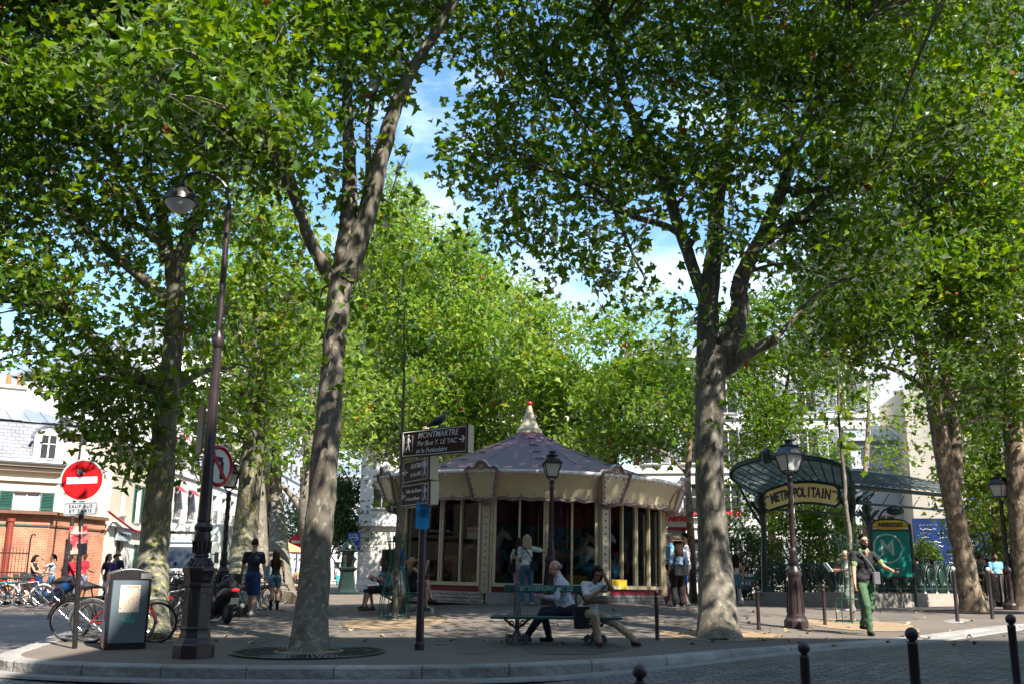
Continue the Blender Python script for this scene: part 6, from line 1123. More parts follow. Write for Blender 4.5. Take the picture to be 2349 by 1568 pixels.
# bicycles
def make_bike(c_frame, c_guard, label, basket=False, rack=False, red=False):
    t = thing('bicycle', label, 'bicycle', (0, 0, 0), 0, 'parked bicycles'); r_ = .335; xr, xf = -.52, .53
    f = MB(); bb = (-.08, 0, .28); st_ = (-.2, 0, .72); hd = (.36, 0, .78); hb = (.40, 0, .62)
    for a, b, r0 in ((bb, st_, .017), (st_, hd, .016), (bb, hb, .02), (hd, hb, .02)): f.tube([a, b], r0, 7)
    for s_ in (-.05, .05): f.tube([bb, (xr, s_, r_)], .009, 5); f.tube([(-.19, 0, .68), (xr, s_, r_)], .009, 5); f.tube([(.39, s_ * .8, .66), (.41, s_, .6), (xf, s_, r_)], .012, 5)
    f.build('frame', c_frame, t)
    for x in (xr, xf):
        w = MB(); w.tube([(x + (r_ - .035) * math.cos(a), 0, r_ + (r_ - .035) * math.sin(a)) for a in lin(0, 6.2832, 33)[:-1]], .012, 5, closed=True)
        for k in range(18): a = k * .349; w.tube([(x, .02 * (-1) ** k, r_), (x + (r_ - .035) * math.cos(a), 0, r_ + (r_ - .035) * math.sin(a))], .0028, 3, cap=False)
        w.tube([(x, -.05, r_), (x, .05, r_)], .022, 6); wo = w.build('wheel', M['chrome'], t)
        w = MB(); w.tube([(x + (r_ - .015) * math.cos(a), 0, r_ + (r_ - .015) * math.sin(a)) for a in lin(0, 6.2832, 37)[:-1]], .02, 7, closed=True); w.build('tyre', M['black_rubber'], wo)
    w = MB()
    for x, a0, a1 in ((xr, .15, 3.1), (xf, .9, 3.3)): w.tube([(x + (r_ + .03) * math.cos(a), 0, r_ + (r_ + .03) * math.sin(a)) for a in lin(a0, a1, 14)], .019, 5)
    w.build('mudguard', c_guard, t)
    w = MB(); w.tube(spline([(.28, -.3, .98), (.38, -.2, 1.0), (.42, 0, 1.0), (.38, .2, 1.0), (.28, .3, .98)], 4), .012, 6); w.tube([(.36, 0, .78), (.345, 0, .9), (.42, 0, 1.0)], .014, 6); w.build('handlebar', M['chrome'], t)
    w = MB(); w.tube([(.25, -.31, .975), (.31, -.28, .985)], .017, 6); w.tube([(.25, .31, .975), (.31, .28, .985)], .017, 6); w.tube([(.37, -.15, 1.0), (.45, -.1, .9), (.40, 0, .7)], .005, 4); w.build('grips', M['black_rubber'], t)
    w = MB(); w.tube(spline([(-.36, 0, .90), (-.25, 0, .905), (-.12, 0, .89), (-.06, 0, .88)], 4), [.075, .08, .075, .065, .055, .045, .035, .03, .028, .026, .024, .023, .02], 8); w.tube([(-.2, 0, .72), (-.24, 0, .88)], .013, 6); w.build('saddle', M['black_rubber'], t)
    w = MB(); w.tube([(-.08 + .09 * math.cos(a), -.05, .28 + .09 * math.sin(a)) for a in lin(0, 6.28, 17)[:-1]], .008, 4, closed=True); w.tube([(-.08, -.07, .28), (.02, -.07, .14)], .01, 5); w.tube([(-.08, .07, .28), (-.18, .07, .42)], .01, 5); w.box((.03, -.12, .13), (.09, .09, .02)); w.box((-.19, .12, .43), (.09, .09, .02)); w.tube([(-.08, -.05, .365), (xr, -.05, r_ + .035)], .005, 4); w.tube([(-.08, -.05, .195), (xr, -.05, r_ - .035)], .005, 4); w.build('crank', M['iron_grey'], t)
    if rack:
        w = MB()
        for s_ in (-.06, .06): w.tube([(-.25, s_, .70), (-.8, s_, .72)], .008, 5); w.tube([(-.7, s_, .72), (xr, s_, r_)], .006, 4)
        for k in range(4): w.tube([(-.35 - k * .14, -.07, .715), (-.35 - k * .14, .07, .715)], .006, 4)
        w.build('rack', M['black_paint'], t); w = MB(); w.box((-.85, 0, .62), (.03, .08, .05)); w.build('tail_light', M['red_sign'], t, smooth=0)
    if basket:
        w = MB(); w.box((.6, 0, .92), (.3, .38, .24)); w.build('basket', M['black_rubber'], t, smooth=0)
    return t
M['bike_red'] = mat('bike_red', (.3, .012, .012), .35); M['bike_teal'] = mat('bike_teal', (.03, .30, .38), .35); M['bike_white'] = mat('bike_white', (.5, .5, .5), .35)
pr_ = [make_bike(M['bike_red'], M['iron_grey'], 'red and silver bicycle leaning behind the street bin'), make_bike(M['black_paint'], M['black_paint'], 'black bicycle with rear rack half hidden behind the no entry pole', rack=True), make_bike(M['bike_white'], M['white_paint'], 'white bicycle parked at the left kerb before the fence'), make_bike(M['bike_teal'], M['chrome'], 'turquoise bicycle cut by the left edge of the photo', basket=True), make_bike(M['iron_grey'], M['black_paint'], 'grey bicycle parked right behind the tall lamp pedestal', rack=True)]
bk_ = [(0, 280, 1474, 3, 5, None), (1, 233, 1470, 8, 4, None), (2, 52, 1391, 14, -3, None), (3, 2, 1389, 25, 3, None), (4, 408, 1436, 62, 6, None), (1, 442, 1428, 50, -5, 'black bicycle with its handlebars showing left of the tall lamp pedestal'), (2, 385, 1445, 75, 6, 'pale framed bicycle between the yellow flecked trunk and the lamp pedestal'), (4, 560, 1400, 40, 5, 'grey bicycle with its wheel beside the walking man in navy'), (1, 536, 1410, 55, -6, 'black bicycle parked right of the red tail light'), (0, 585, 1391, 35, 5, 'silver wheeled bicycle past the legs of the walking couple'), (4, 608, 1386, 30, 4, 'furthest grey bicycle between the walking couple'), (1, 82, 1390, 5, 4, 'dark bicycle behind the white one at the left kerb'), (4, 25, 1386, 20, -4, 'grey bicycle behind the turquoise one at the left edge'), (3, 470, 1420, 48, 3, 'turquoise bicycle just behind the tall lamp pedestal')]
bk_ += [(1, 425, 1442, 80, 7, 'black bicycle squeezed between trunk and lamp pedestal'), (4, 520, 1416, 62, -5, 'grey bicycle leaning right behind the lamp pedestal'), (1, 575, 1396, 48, 6, 'black bicycle between the sunlit trunk and the man in navy'), (1, 355, 1446, 85, 5, 'black bicycle hidden behind the yellow flecked trunk'), (1, 28, 1393, 10, 5, 'black bicycle second from the left edge')]
seen = set()
for k, px, py, hd, lean, lab in bk_:
    t = pr_[k] if k not in seen else copy_tree(pr_[k]); seen.add(k); t.location = G(px, py); t.rotation_euler = (R(lean), 0, R(hd))
    if lab: t['label'] = lab
# motor scooters
def scooter(loc, rz, label, body):
    t = thing('motor_scooter', label, 'scooter', loc, rz, 'parked scooters')
    for x in (-.62, .62):
        w = MB(); w.tube([(x + .2 * math.cos(a), 0, .26 + .2 * math.sin(a)) for a in lin(0, 6.283, 21)[:-1]], .062, 8, closed=True); wo = w.build('tyre', M['black_rubber'], t); w = MB(); w.lathe([(.14, -.04), (.16, 0), (.14, .04)], 12); q = w.build('hub', M['iron_grey'], wo); q.rotation_euler = (R(90), 0, 0); q.location = (x, 0, .26)
    w = MB(); w.tube(spline([(-.95, 0, .72), (-.7, 0, .62), (-.35, 0, .5), (-.1, 0, .3), (.25, 0, .28), (.45, 0, .5), (.5, 0, .85)], 4), [.06, .09, .13, .16, .18, .19, .19, .19, .18, .17, .16, .15, .15, .15, .15, .15, .15, .14, .13, .12, .11, .1, .1, .09, .09], 10); w.tube([(.5, 0, .95), (.62, 0, .55), (.68, 0, .48)], [.1, .1, .1], 10); w.build('fairing', body, t)
    w = MB(); w.tube(spline([(-.85, 0, .8), (-.5, 0, .8), (-.1, 0, .74)], 4), [.09, .12, .14, .14, .14, .13, .12, .1, .07], 8); w.build('seat', M['black_rubber'], t)
    w = MB(); w.tube(spline([(.35, -.34, 1.02), (.47, -.15, 1.03), (.5, 0, 1.0), (.47, .15, 1.03), (.35, .34, 1.02)], 4), .018, 6)
    for s_ in (-1, 1): w.tube([(.45, s_ * .2, 1.03), (.48, s_ * .32, 1.25)], .006, 4); w.ball((.48, s_ * .33, 1.28), .06, 8, sc=(.4, 1, .7))
    w.build('handlebar', M['black_paint'], t)
    w = MB(); w.box((-.98, 0, .7), (.06, .2, .07)); w.build('tail_light', M['red_sign'], t, smooth=0, bevel=.02)
    w = MB(); w.box((-1.0, 0, .48), (.02, .17, .13), rot=Matrix.Rotation(R(-25), 3, 'Y')); w.build('number_plate', M['white_enamel'], t, smooth=0)
    w = MB(); w.tube([(-.2, -.17, .25), (-.7, -.2, .32), (-.95, -.2, .38)], [.03, .06, .05], 8); w.build('exhaust', M['iron_grey'], t)
scooter(G(497, 1427), R(125), 'dark motor scooter with red tail light parked behind the tall lamp pedestal', M['black_paint']); scooter(G(375, 1425), R(60), 'black motor scooter with mirror between trunk and tall lamp pedestal', M['black_paint']); scooter(G(112, 1389), R(160), 'black scooter with blue side parked by the phone users at the left kerb', mat('scooter_blue', (.01, .05, .16), .35))
# truck
tk = thing('parked_truck', 'white box truck facing the square behind the yellow flecked trunk', 'truck', GY(428, 38.5), R(3))
mb = MB(); mb.rbox((0, 2.6, 1.75), (2.25, 4.2, 2.3), .06); mb.build('cargo_box', M['white_paint'], tk, smooth=0)
mb = MB(); mb.add([(x, y, z) for x in (-1.02, 1.02) for y, z in ((-1.2, .45), (-1.25, 1.15), (-.85, 2.05), (-.4, 2.2), (.45, 2.2), (.45, .45))], [(0, 1, 2, 3, 4, 5), (6, 11, 10, 9, 8, 7)] + [(i, 6 + i, 6 + (i + 1) % 6, (i + 1) % 6) for i in range(6)]); cb = mb.build('cab', M['white_paint'], tk, smooth=0, bevel=.05)
mb = MB(); mb.quad((-.9, -1.245, 1.22), (.9, -1.245, 1.22), (.84, -.90, 1.99), (-.84, -.90, 1.99)); mb.build('windscreen', M['dark_glass'], tk, smooth=0)
mb = MB(); mb.box((0, -1.25, .72), (1.3, .06, .28)); mb.box((0, -1.27, .42), (2.05, .12, .2)); mb.box((0, -.9, 2.5), (1.3, .3, .1)); mb.build('grille', M['black_rubber'], tk, smooth=0)
for s_ in (-1, 1):
    mb = MB(); mb.rbox((s_ * .82, -1.24, .74), (.32, .08, .2), .03); mb.build('headlight', M['lamp_glass'], tk, smooth=0); mb = MB(); mb.box((s_ * 1.25, -.95, 1.6), (.12, .16, .4)); mb.tube([(s_ * 1.0, -.9, 1.75), (s_ * 1.22, -.95, 1.7)], .02, 5); mb.build('mirror', M['black_rubber'], tk, smooth=0)
    for y in (-.5, 3.2):
        mb = MB(); mb.lathe([(.25, -.12), (.4, -.1), (.42, 0), (.4, .1), (.25, .12)], 18); o = mb.build('wheel', M['black_rubber'], tk); o.rotation_euler = (0, R(90), 0); o.location = (s_ * .95, y, .42)
text('lettering', 'IVECO', .22, M['chrome'], cb, (.1, -1.262, 1.03), bold=.006)
ps_ = thing('plastic_sheet_trolley', 'upright sheet of clear plastic on a frame beside the truck', 'sheet', GY(494, 37), R(25))
mb = MB(); mb.sheet([[(-.5 + i * .1, .03 * math.sin(i * 1.7), z) for i in range(11)] for z in (.35, 1.4, 2.75)]); mb.build('sheet', glass('plastic', (.55, .62, .62), .08, .2), ps_, smooth=60)
mb = MB(); mb.tube([(-.5, 0, 0), (-.5, 0, 2.75), (.5, 0, 2.75), (.5, 0, 0)], .02, 6); mb.build('frame', M['alu'], ps_)
# drinking fountain
ft = thing('drinking_fountain', 'dark green cast iron drinking fountain with domed top near the bank', 'fountain', G(795, 1362), R(20)); M['fountain_green'] = mat('fountain_green', (.008, .026, .019), .4, c2=(.005, .014, .011), scale=6)
mb = MB(); mb.lathe([(.85, -.05), (.85, .1), (.62, .12), (.55, .25)], 8); mb.lathe([(.5, .25), (.47, .35), (.38, .9), (.36, 1.15), (.46, 1.22), (.5, 1.3), (.42, 1.36)], 8); mb.build('pedestal', M['fountain_green'], ft, smooth=25)
mb = MB()
for k in range(4):
    a = k * R(90) + R(45); c, s_ = .3 * math.cos(a), .3 * math.sin(a); mb.tube(spline([(c, s_, 1.35), (c, s_, 1.5), (c * 1.05, s_ * 1.05, 1.75), (c * .95, s_ * .95, 1.95), (c, s_, 2.02), (c, s_, 2.12)], 3), [.11, .1, .095, .085, .08, .085, .09, .09, .085, .08, .06, .05, .05, .06, .065, .06], 8)
mb.build('caryatids', M['fountain_green'], ft)
mb = MB(); mb.lathe([(.44, 2.12), (.5, 2.16), (.5, 2.22), (.42, 2.26), (.36, 2.45), (.22, 2.6), (.1, 2.66), (.12, 2.72), (.05, 2.8), (.01, 2.86)], 12); mb.build('dome', M['fountain_green'], ft, smooth=30)
# clear rubbish bag on its hoop
rb = thing('litter_bag', 'clear grey rubbish bag hanging from a hoop on a post at the right', 'litter bag', G(2290, 1396))
mb = MB(); mb.tube([(-.02, .28, -.05), (-.02, .28, 1.12)], .025, 6); mb.tube([(.25 * math.cos(a), .25 * math.sin(a), 1.05) for a in lin(0, 6.28, 21)[:-1]], .02, 6, closed=True); mb.build('hoop', M['iron_grey'], rb)
g = []
for z, r_ in ((1.07, .26), (.9, .24), (.6, .25), (.35, .26), (.15, .22), (.06, .12)): g.append([(r_ * (1 + .07 * math.sin(5 * a + z * 7)) * math.cos(a), r_ * (1 + .07 * math.sin(7 * a)) * math.sin(a), z) for a in lin(0, 2 * math.pi, 33)])
mb = MB(); mb.sheet(g); mb.build('bag', glass('bag_film', (.5, .52, .5), .1, .25), rb, smooth=60)
mb = MB()
for k in range(14): mb.ball((random.uniform(-.12, .12), random.uniform(-.12, .12), random.uniform(.12, .45)), random.uniform(.05, .09), 6)
mb.build('rubbish', M['soil'], rb)
cp_ = thing('paper_cup', 'white paper coffee cup left on the ground by the neon shoe', 'cup', G(991, 1407))
mb = MB(); mb.lathe([(.03, 0), (.042, .12), (.045, .122)], 12); mb.build('cup_body', M['white_enamel'], cp_); mb = MB(); mb.lathe([(.046, .12), (.046, .132), (.036, .14)], 12); mb.build('lid', M['wall_grey'], cp_)
# distant small no-entry sign, far finger post
fs = thing('far_no_entry_sign', 'small distant no entry sign near the striped shop awning', 'road sign', G(676, 1352), R(5))
mb = MB(); mb.lathe([(.04, 0), (.04, 3.0)], 8); mb.build('pole', M['iron_grey'], fs)
mb = MB(); mb.lathe([(.5, 0), (.5, .03)], 24); o = mb.build('disc', M['red_sign'], fs, smooth=0); o.location = (0, -.06, 3.1); o.rotation_euler = (R(90), 0, 0); mb = MB(); mb.box((0, -.1, 3.1), (.72, .02, .17)); mb.box((0, -.08, 2.45), (.7, .02, .28)); mb.build('white_bar', M['white_enamel'], fs, smooth=0)
uc = thing('parasol', 'orange cafe parasol up the left street between the walking couple', 'parasol', G(632, 1362), 0)
mb = MB(); mb.lathe([(1.5, 2.1), (1.45, 2.2), (.1, 2.75), (.02, 2.85)], 8); mb.build('canopy', mat('orange_cloth', (.75, .3, .14), .8), uc, smooth=0); mb = MB(); mb.tube([(0, 0, 0), (0, 0, 2.7)], .03, 6); mb.build('pole', M['alu'], uc)
# low fence of the park behind the metro entrance
pf = thing('park_railing', 'dark iron park railing under the bushes behind the metro entrance', 'fence', (W(1580, 1340, 41).x, 41, S(12, 41) - .05), R(1))
mb = MB()
for k in range(160): mb.tube([(k * .14, 0, 0), (k * .14, 0, 1.35)], .012, 4)
mb.box((11, 0, .2), (22.4, .03, .04)); mb.box((11, 0, 1.2), (22.4, .03, .04)); mb.build('rails', M['black_paint'], pf, smooth=0)
# fallen leaves
P_ = []
for _ in range(240):
    x, y = random.uniform(-7, 12), 16.6 + abs(random.gauss(0, 6))
    if _ > 250: k = random.choice(KL[40:130]); x, y = k.x + random.gauss(0, .5), k.y - .45 + random.gauss(0, .22)
    P_.append((x, y, (S(x, y) if y > 15.4 + .45 * max(0, x - 2) else road_z(x, y) + .02) + .02))
o = leaves('fallen_leaves', np.array(P_), .10, M['leaf_litter'], None, 'near', up=2.5, spread=.25); tag(o, 'dry yellow leaves scattered over the pavement and kerb', 'leaves', None, 'stuff')
# ================================================================ PEOPLE
def cloth(name, c, c2=None, scale=9., rough=.85): return mat(name, c, rough, c2=c2 or tuple(x * .7 for x in c), scale=scale, amt=.7, bump=.25, bscale=22)
K = {}
for n_, c_ in dict(navy=(.012, .018, .04), black=(.010, .010, .011), white=(.74, .75, .77), offwhite=(.55, .53, .48), blue=(.015, .10, .42), lblue=(.16, .42, .68), sky=(.25, .36, .58), denim=(.05, .13, .24), denim_l=(.10, .24, .36), red=(.5, .012, .03), khaki=(.40, .31, .20), olive=(.062, .135, .064), grey=(.13, .13, .14), lgrey=(.40, .40, .42), green=(.03, .11, .065), greygreen=(.19, .24, .2), royal=(.02, .06, .20), shirtblue=(.56, .61, .70), purple=(.07, .03, .22), beige=(.42, .34, .22), teal=(.05, .33, .32), sage=(.42, .48, .38), lime=(.20, .30, .12), neon=(.65, .95, .02), pinkshoe=(.5, .3, .42), brownshoe=(.12, .07, .045), wine=(.06, .012, .025), polo=(.011, .012, .014), plaid=(.3, .3, .4)).items(): K[n_] = cloth('cloth_' + n_, c_)
K['floral'] = spots('cloth_floral', (.015, .015, .018), [(.4, .6, .7), (.1, .3, .45), (.6, .6, .5), (.02, .02, .02)], 16, thr=.5)
K['flowery'] = spots('cloth_flowery', (.60, .66, .68), [(.10, .26, .5), (.6, .65, .68), (.45, .42, .12), (.12, .35, .5)], 24, thr=.5)
K['trouser_stripes'] = stripes('trouser_stripes', (.70, .70, .68), (.012, .014, .03), 7, 'X', .5); K['top_stripes'] = stripes('top_stripes', (.70, .70, .68), (.012, .014, .03), 7, 'X', .5); K['shirt_stripes'] = stripes('shirt_stripes', (.30, .28, .27), (.55, .52, .48), 4, 'Z', .5)
K['pinstripe'] = stripes('pinstripe', (.20, .30, .52), (.42, .52, .68), 22, 'X', .5)
for n_, c_ in dict(skin=(.50, .27, .18), skin_tan=(.38, .19, .115), skin_brown=(.24, .115, .065), skin_pink=(.56, .30, .22)).items():
    K[n_] = mat(n_, c_, .55, c2=tuple(x * .86 for x in c_), scale=12)
for n_, c_ in dict(h_black=(.012, .009, .008), h_brown=(.045, .024, .014), h_dark=(.022, .013, .009), h_blond=(.42, .30, .14), h_grey=(.26, .24, .22), h_auburn=(.30, .12, .03), h_blondgrey=(.42, .36, .25)).items(): K[n_] = mat(n_, c_, .5, c2=tuple(x * .55 for x in c_), scale=40, stretch=(1, 1, .2), bump=.5, bscale=60)
for k_ in list(K):
    if k_.startswith('h_'): K[k_].node_tree.nodes['Principled BSDF'].inputs['Specular IOR Level'].default_value = .15; K[k_].node_tree.nodes['Principled BSDF'].inputs['Roughness'].default_value = .75
K['lip'] = mat('lip', (.36, .11, .09), .5); K['eye'] = mat('eye', (.02, .015, .012), .2); K['straw'] = mat('straw', (.46, .33, .17), .8, c2=(.36, .25, .12), scale=30); K['cap_dark'] = cloth('cap_dark', (.03, .035, .03)); K['sole'] = M['white_enamel']; K['phone'] = M['black_ink']
def V(*a): return Vector(a)
class Fig:
    def __init__(s): s.p = []
    def cap(s, a, b, r0, r1, m, f=1.): s.p.append(('c', Vector(a), Vector(b), r0, r1, m)); return s
    def ell(s, c, r, m, M3=None): s.p.append(('e', Vector(c), r, M3 or Matrix.Identity(3), m)); return s
    def mesh(s, name, parent, vox=.014, sm=4):
        mb = MB()
        for q in s.p:
            if q[0] == 'e': mb.ball(q[1], 1, 12, 0, q[2], q[3])
            else:
                a, b, r0, r1 = q[1:5]; d = b - a; L = max(d.length, 1e-4); u = d / L; k = 4; pts = []; rs = []
                for i in range(k): t = math.pi / 2 * (1 - i / k); pts.append(a - u * r0 * math.sin(t)); rs.append(max(r0 * math.cos(t), .0015))
                pts.append(a); rs.append(r0); pts.append(b); rs.append(r1)
                for i in range(1, k + 1): t = math.pi / 2 * i / k; pts.append(b + u * r1 * math.sin(t)); rs.append(max(r1 * math.cos(t), .0015))
                mb.tube(pts, rs, 10)
        me = bpy.data.meshes.new('t'); me.from_pydata(mb.v, [], mb.f); o = bpy.data.objects.new('t', me); COL.objects.link(o)
        r = o.modifiers.new('r', 'REMESH'); r.mode = 'VOXEL'; r.voxel_size = vox; r.use_smooth_shade = True
        if sm: q = o.modifiers.new('s', 'SMOOTH'); q.factor = .5; q.iterations = sm
        dg = bpy.context.evaluated_depsgraph_get(); out = bpy.data.meshes.new_from_object(o.evaluated_get(dg)); bpy.data.objects.remove(o); out.name = name
        mats = []
        for q in s.p:
            if q[-1] not in mats: mats.append(q[-1])
        out.materials.clear()
        for m in mats: out.materials.append(K[m])
        if len(mats) > 1:
            n = len(out.polygons); c = np.empty(n * 3); out.polygons.foreach_get('center', c); c = c.reshape(-1, 3); best = np.full(n, 1e9); idx = np.zeros(n, np.int32)
            for q in s.p:
                if q[0] == 'e':
                    l = (c - np.array(q[1])) @ np.array(q[3]); r_ = np.array(q[2]); k = np.linalg.norm(l / r_, axis=1); g = np.linalg.norm(l / r_ ** 2, axis=1) + 1e-9; d = k * (k - 1) / g
                else:
                    a, b = np.array(q[1]), np.array(q[2]); ab = b - a; t = np.clip(((c - a) @ ab) / (ab @ ab + 1e-12), 0, 1); d = np.linalg.norm(c - a - t[:, None] * ab, axis=1) - (q[3] + (q[4] - q[3]) * t)
                w = d < best; best[w] = d[w]; idx[w] = mats.index(q[-1])
            out.polygons.foreach_set('material_index', idx)
        cl = [i for i, m in enumerate(mats) if not m.startswith(('skin', 'h_', 'eye', 'lip'))]
        if cl and vox < .02:
            n = len(out.vertices); co = np.empty(n * 3); out.vertices.foreach_get('co', co); co = co.reshape(-1, 3); no_ = np.empty(n * 3); out.vertices.foreach_get('normal', no_); no_ = no_.reshape(-1, 3)
            isc = np.zeros(n, bool)
            pm = np.empty(len(out.polygons), np.int32); out.polygons.foreach_get('material_index', pm)
            lv = np.empty(len(out.loops), np.int32); out.loops.foreach_get('vertex_index', lv); lt = np.empty(len(out.polygons), np.int32); out.polygons.foreach_get('loop_total', lt)
            isc[lv[np.repeat(np.isin(pm, cl), lt)]] = True
            x, y, z = co.T; w = np.sin(38 * z + 9 * np.sin(13 * x + 3) + 7 * np.sin(15 * y)) * np.sin(17 * x + 11 * y + 8 * z) + .7 * np.sin(61 * z + 23 * x + 6 * np.sin(19 * y))
            co += no_ * (w * .004 * isc)[:, None]; out.vertices.foreach_set('co', co.ravel())
        out.update(); return link(bpy.data.objects.new(name, out), parent)
def ik(a, t, l1, l2, pole):
    d = t - a; L = min(max(d.length, .05), (l1 + l2) * .999); u = d.normalized(); x = (l1 * l1 - l2 * l2 + L * L) / (2 * L); h = math.sqrt(max(l1 * l1 - x * x, 0)); p = pole - u * pole.dot(u)
    p = p.normalized() if p.length > 1e-4 else u.orthogonal().normalized(); return a + u * x + p * h, a + u * L
def person(label, at, face=0, H=1.75, top='navy', bottom='denim', shoes='black', skin='skin', hair=('short', 'h_brown'), sleeve='short', legs='long', sex='m', bulk=1., hip=.94, hipy=0., lean=0, side=0, twist=0, LF=(-.1, 0, .09), RF=(.1, 0, .09), LH=None, RH=None, head=(0, 0), lk=(0, 1, 0), rk=(0, 1, 0), le=(-.35, -1, -.2), re=(.35, -1, -.2), vox=.016, hat=None, beard=None, glasses=None, collar=None, cuff=None, extra=None, group=None, grip=True, sole=None, shift=(0, 0)):
    s = H / 1.75; root = thing('person', label, 'person', at, R(180 + face), group); root.scale = (s, s, s); F = Fig(); fem = sex == 'f'
    hipc = V(shift[0], hipy, hip); RB_ = Matrix.Rotation(R(-lean), 3, 'X') @ Matrix.Rotation(R(side), 3, 'Y') @ Matrix.Rotation(R(twist), 3, 'Z')
    def up(x, y, z): return hipc + RB_ @ V(x, y, z - .94)          # a point of the standing trunk carried by the bent one
    b = bulk; hw = (.165 if fem else .155) * b; sw = (.165 if fem else .185) * (.5 + .5 * b)
    F.ell(hipc + V(0, -.01, .01), (hw, .118 * b, .125), bottom, Matrix.Rotation(R(-lean * .5), 3, 'X'))
    F.ell(up(0, .005, 1.08), ((.128 if fem else .142) * b, .10 * b, .15), top, RB_); F.ell(up(0, .0, 1.27), ((.145 if fem else .165) * b, .112 * b, .18), top, RB_); F.cap(up(-sw + .06, -.01, 1.405), up(sw - .06, -.01, 1.405), .062, .062, top)
    F.ell(up(0, .0, 1.0), (hw * .98, .115 * b, .09), top, RB_)
    if b > 1.12: F.ell(up(0, .07, 1.08), (.12 * b, .09 * b, .13), top, RB_)
    if fem:
        for q in (-1, 1): F.ell(up(q * .07, .085, 1.27), (.065, .055, .06), top, RB_)
    sm_ = skin if sleeve == 'bare' else top
    F.cap(up(0, -.015, 1.43), up(0, .012, 1.54), .056, .05, skin)
    if collar: F.cap(up(-.05, .01, 1.475), up(.05, .01, 1.475), .052, .052, collar); F.ell(up(0, .07, 1.42), (.03, .05, .07), skin)
    nk = up(0, .012, 1.52); HM = RB_ @ Matrix.Rotation(R(head[0]), 3, 'Z') @ Matrix.Rotation(R(-head[1]) + R(lean * .6), 3, 'X')
    def hd(x, y, z): return nk + HM @ V(x, y + .012, z + .115)
    F.ell(hd(0, -.01, .025), (.074, .095, .095), skin, HM); F.ell(hd(0, .028, -.045), (.056, .062, .07), skin, HM); F.cap(hd(0, .088, .005), hd(0, .108, -.03), .010, .016, skin); F.ell(hd(0, .075, .03), (.055, .022, .018), skin, HM)
    for q in (-1, 1): F.ell(hd(q * .076, -.005, -.005), (.012, .022, .032), skin, HM)
    hc = hair[1]
    for q in (-1, 1):
        F.ell(hd(q * .030, .088, .010), (.014, .010, .008), 'eye', HM); F.cap(hd(q * .016, .094, .031), hd(q * .046, .086, .031), .006, .004, hc)
    F.ell(hd(0, .088, -.065), (.024, .011, .009), 'lip', HM)
    if beard: F.ell(hd(0, .045, -.085), (.056, .056, .045), beard, HM); F.cap(hd(-.055, .03, -.05), hd(.055, .03, -.05), .025, .025, beard); F.cap(hd(-.028, .092, -.047), hd(.028, .092, -.047), .009, .009, beard)
    # arms and hands
    out = {}
    for q, tgt, pole in ((-1, LH, le), (1, RH, re)):
        sh = up(q * sw, -.01, 1.40); tg = Vector(tgt) if tgt else up(q * (sw + .075 + .03 * (b - 1) * 8), .07, .90)
        el, wr = ik(sh, tg, .285, .255, Vector(pole)); d = (wr - el).normalized()
        F.cap(sh, el, .047, .041, skin if sleeve in ('short', 'bare') else top); F.cap(el, wr, .040, .027, top if sleeve == 'long' else skin)
        if sleeve == 'short': e = sh.lerp(el, .62); F.cap(sh, e, .062, .060, top); cuff and F.cap(sh.lerp(el, .56), e, .062, .062, cuff)
        if sleeve == 'long': F.cap(sh, el, .059, .052, top); F.cap(el, wr, .05, .036, top)
        if sleeve == 'rolled': F.cap(sh, el, .059, .053, top); F.cap(el, el.lerp(wr, .15), .053, .05, top)
        if sleeve == 'bare': pass
        side_ = d.cross(V(0, 0, 1)) if abs(d.z) < .9 else V(0, 1, 0); side_ = side_.normalized(); n_ = side_.cross(d).normalized()
        if abs(d.z) >= .9: n_ = V(q * -1., 0, 0)
        side_ = n_.cross(d).normalized(); F.ell(wr + d * .045, (.040, .018, .052), skin, Matrix((side_, n_, d)).transposed())
        for k in range(4):
            o_ = wr + d * .085 + side_ * (-.03 + .02 * k); L = (.065, .075, .072, .055)[k]; m1 = o_ + d * L * .5 + n_ * .006; F.cap(o_ - d * .01, m1, .0095, .009, skin); F.cap(m1, m1 + (d * .6 + n_ * (.8 if grip else .3)).normalized() * L * .5, .009, .0075, skin)
        th = wr + d * .03 + side_ * .035; F.cap(th, th + (d * .7 + side_ * .6 + n_ * .4).normalized() * .055, .012, .009, skin); out['L' if q < 0 else 'R'] = (wr + d * .09, d, side_, n_)
    # legs and feet
    for q, ft, pole in ((-1, LF, lk), (1, RF, rk)):
        hj = hipc + V(q * .088, 0, -.02); kn, an = ik(hj, Vector(ft), .44, .42, Vector(pole)); d = (an - kn).normalized(); tb = b ** .6
        if legs == 'long': F.cap(hj, kn, .092 * tb, .066 * tb, bottom); F.cap(kn, an + V(0, 0, .015), .066 * tb, .056, bottom)
        elif legs == 'wide': F.cap(hj, kn, .096 * tb, .085, bottom); F.cap(kn, an + V(0, 0, .02), .085, .098, bottom)
        elif legs in ('shorts', 'hotpants'):
            k_ = .86 if legs == 'shorts' else .42; F.cap(hj, kn, .078 * tb, .056 * tb, skin); F.cap(kn, an, .052 * tb, .036, skin); F.ell(kn.lerp(an, .28) - Vector(pole).normalized() * .012, (.048, .05, .1), skin); F.cap(hj, hj.lerp(kn, k_), .098 * tb, .088 * tb if k_ > .5 else .094, bottom)
        else: F.cap(hj, kn, .078, .056, skin); F.cap(kn, an, .05, .035, skin)
        if legs == 'skirt': F.cap(hj, hj.lerp(kn, .95), .10, .10, bottom)
        fy = V(pole[0] * .5, 1, 0); fy.normalize(); 
        if abs(d.y) > .75: fy = (fy + V(0, 0, .0)).normalized()
        h_ = an + V(0, 0, -.045) - fy * .035; F.cap(h_, an + V(0, 0, -.055) + fy * .13, .042, .033, shoes); F.cap(an + V(0, 0, -.03), an + V(0, 0, .0), .042, .041, shoes)
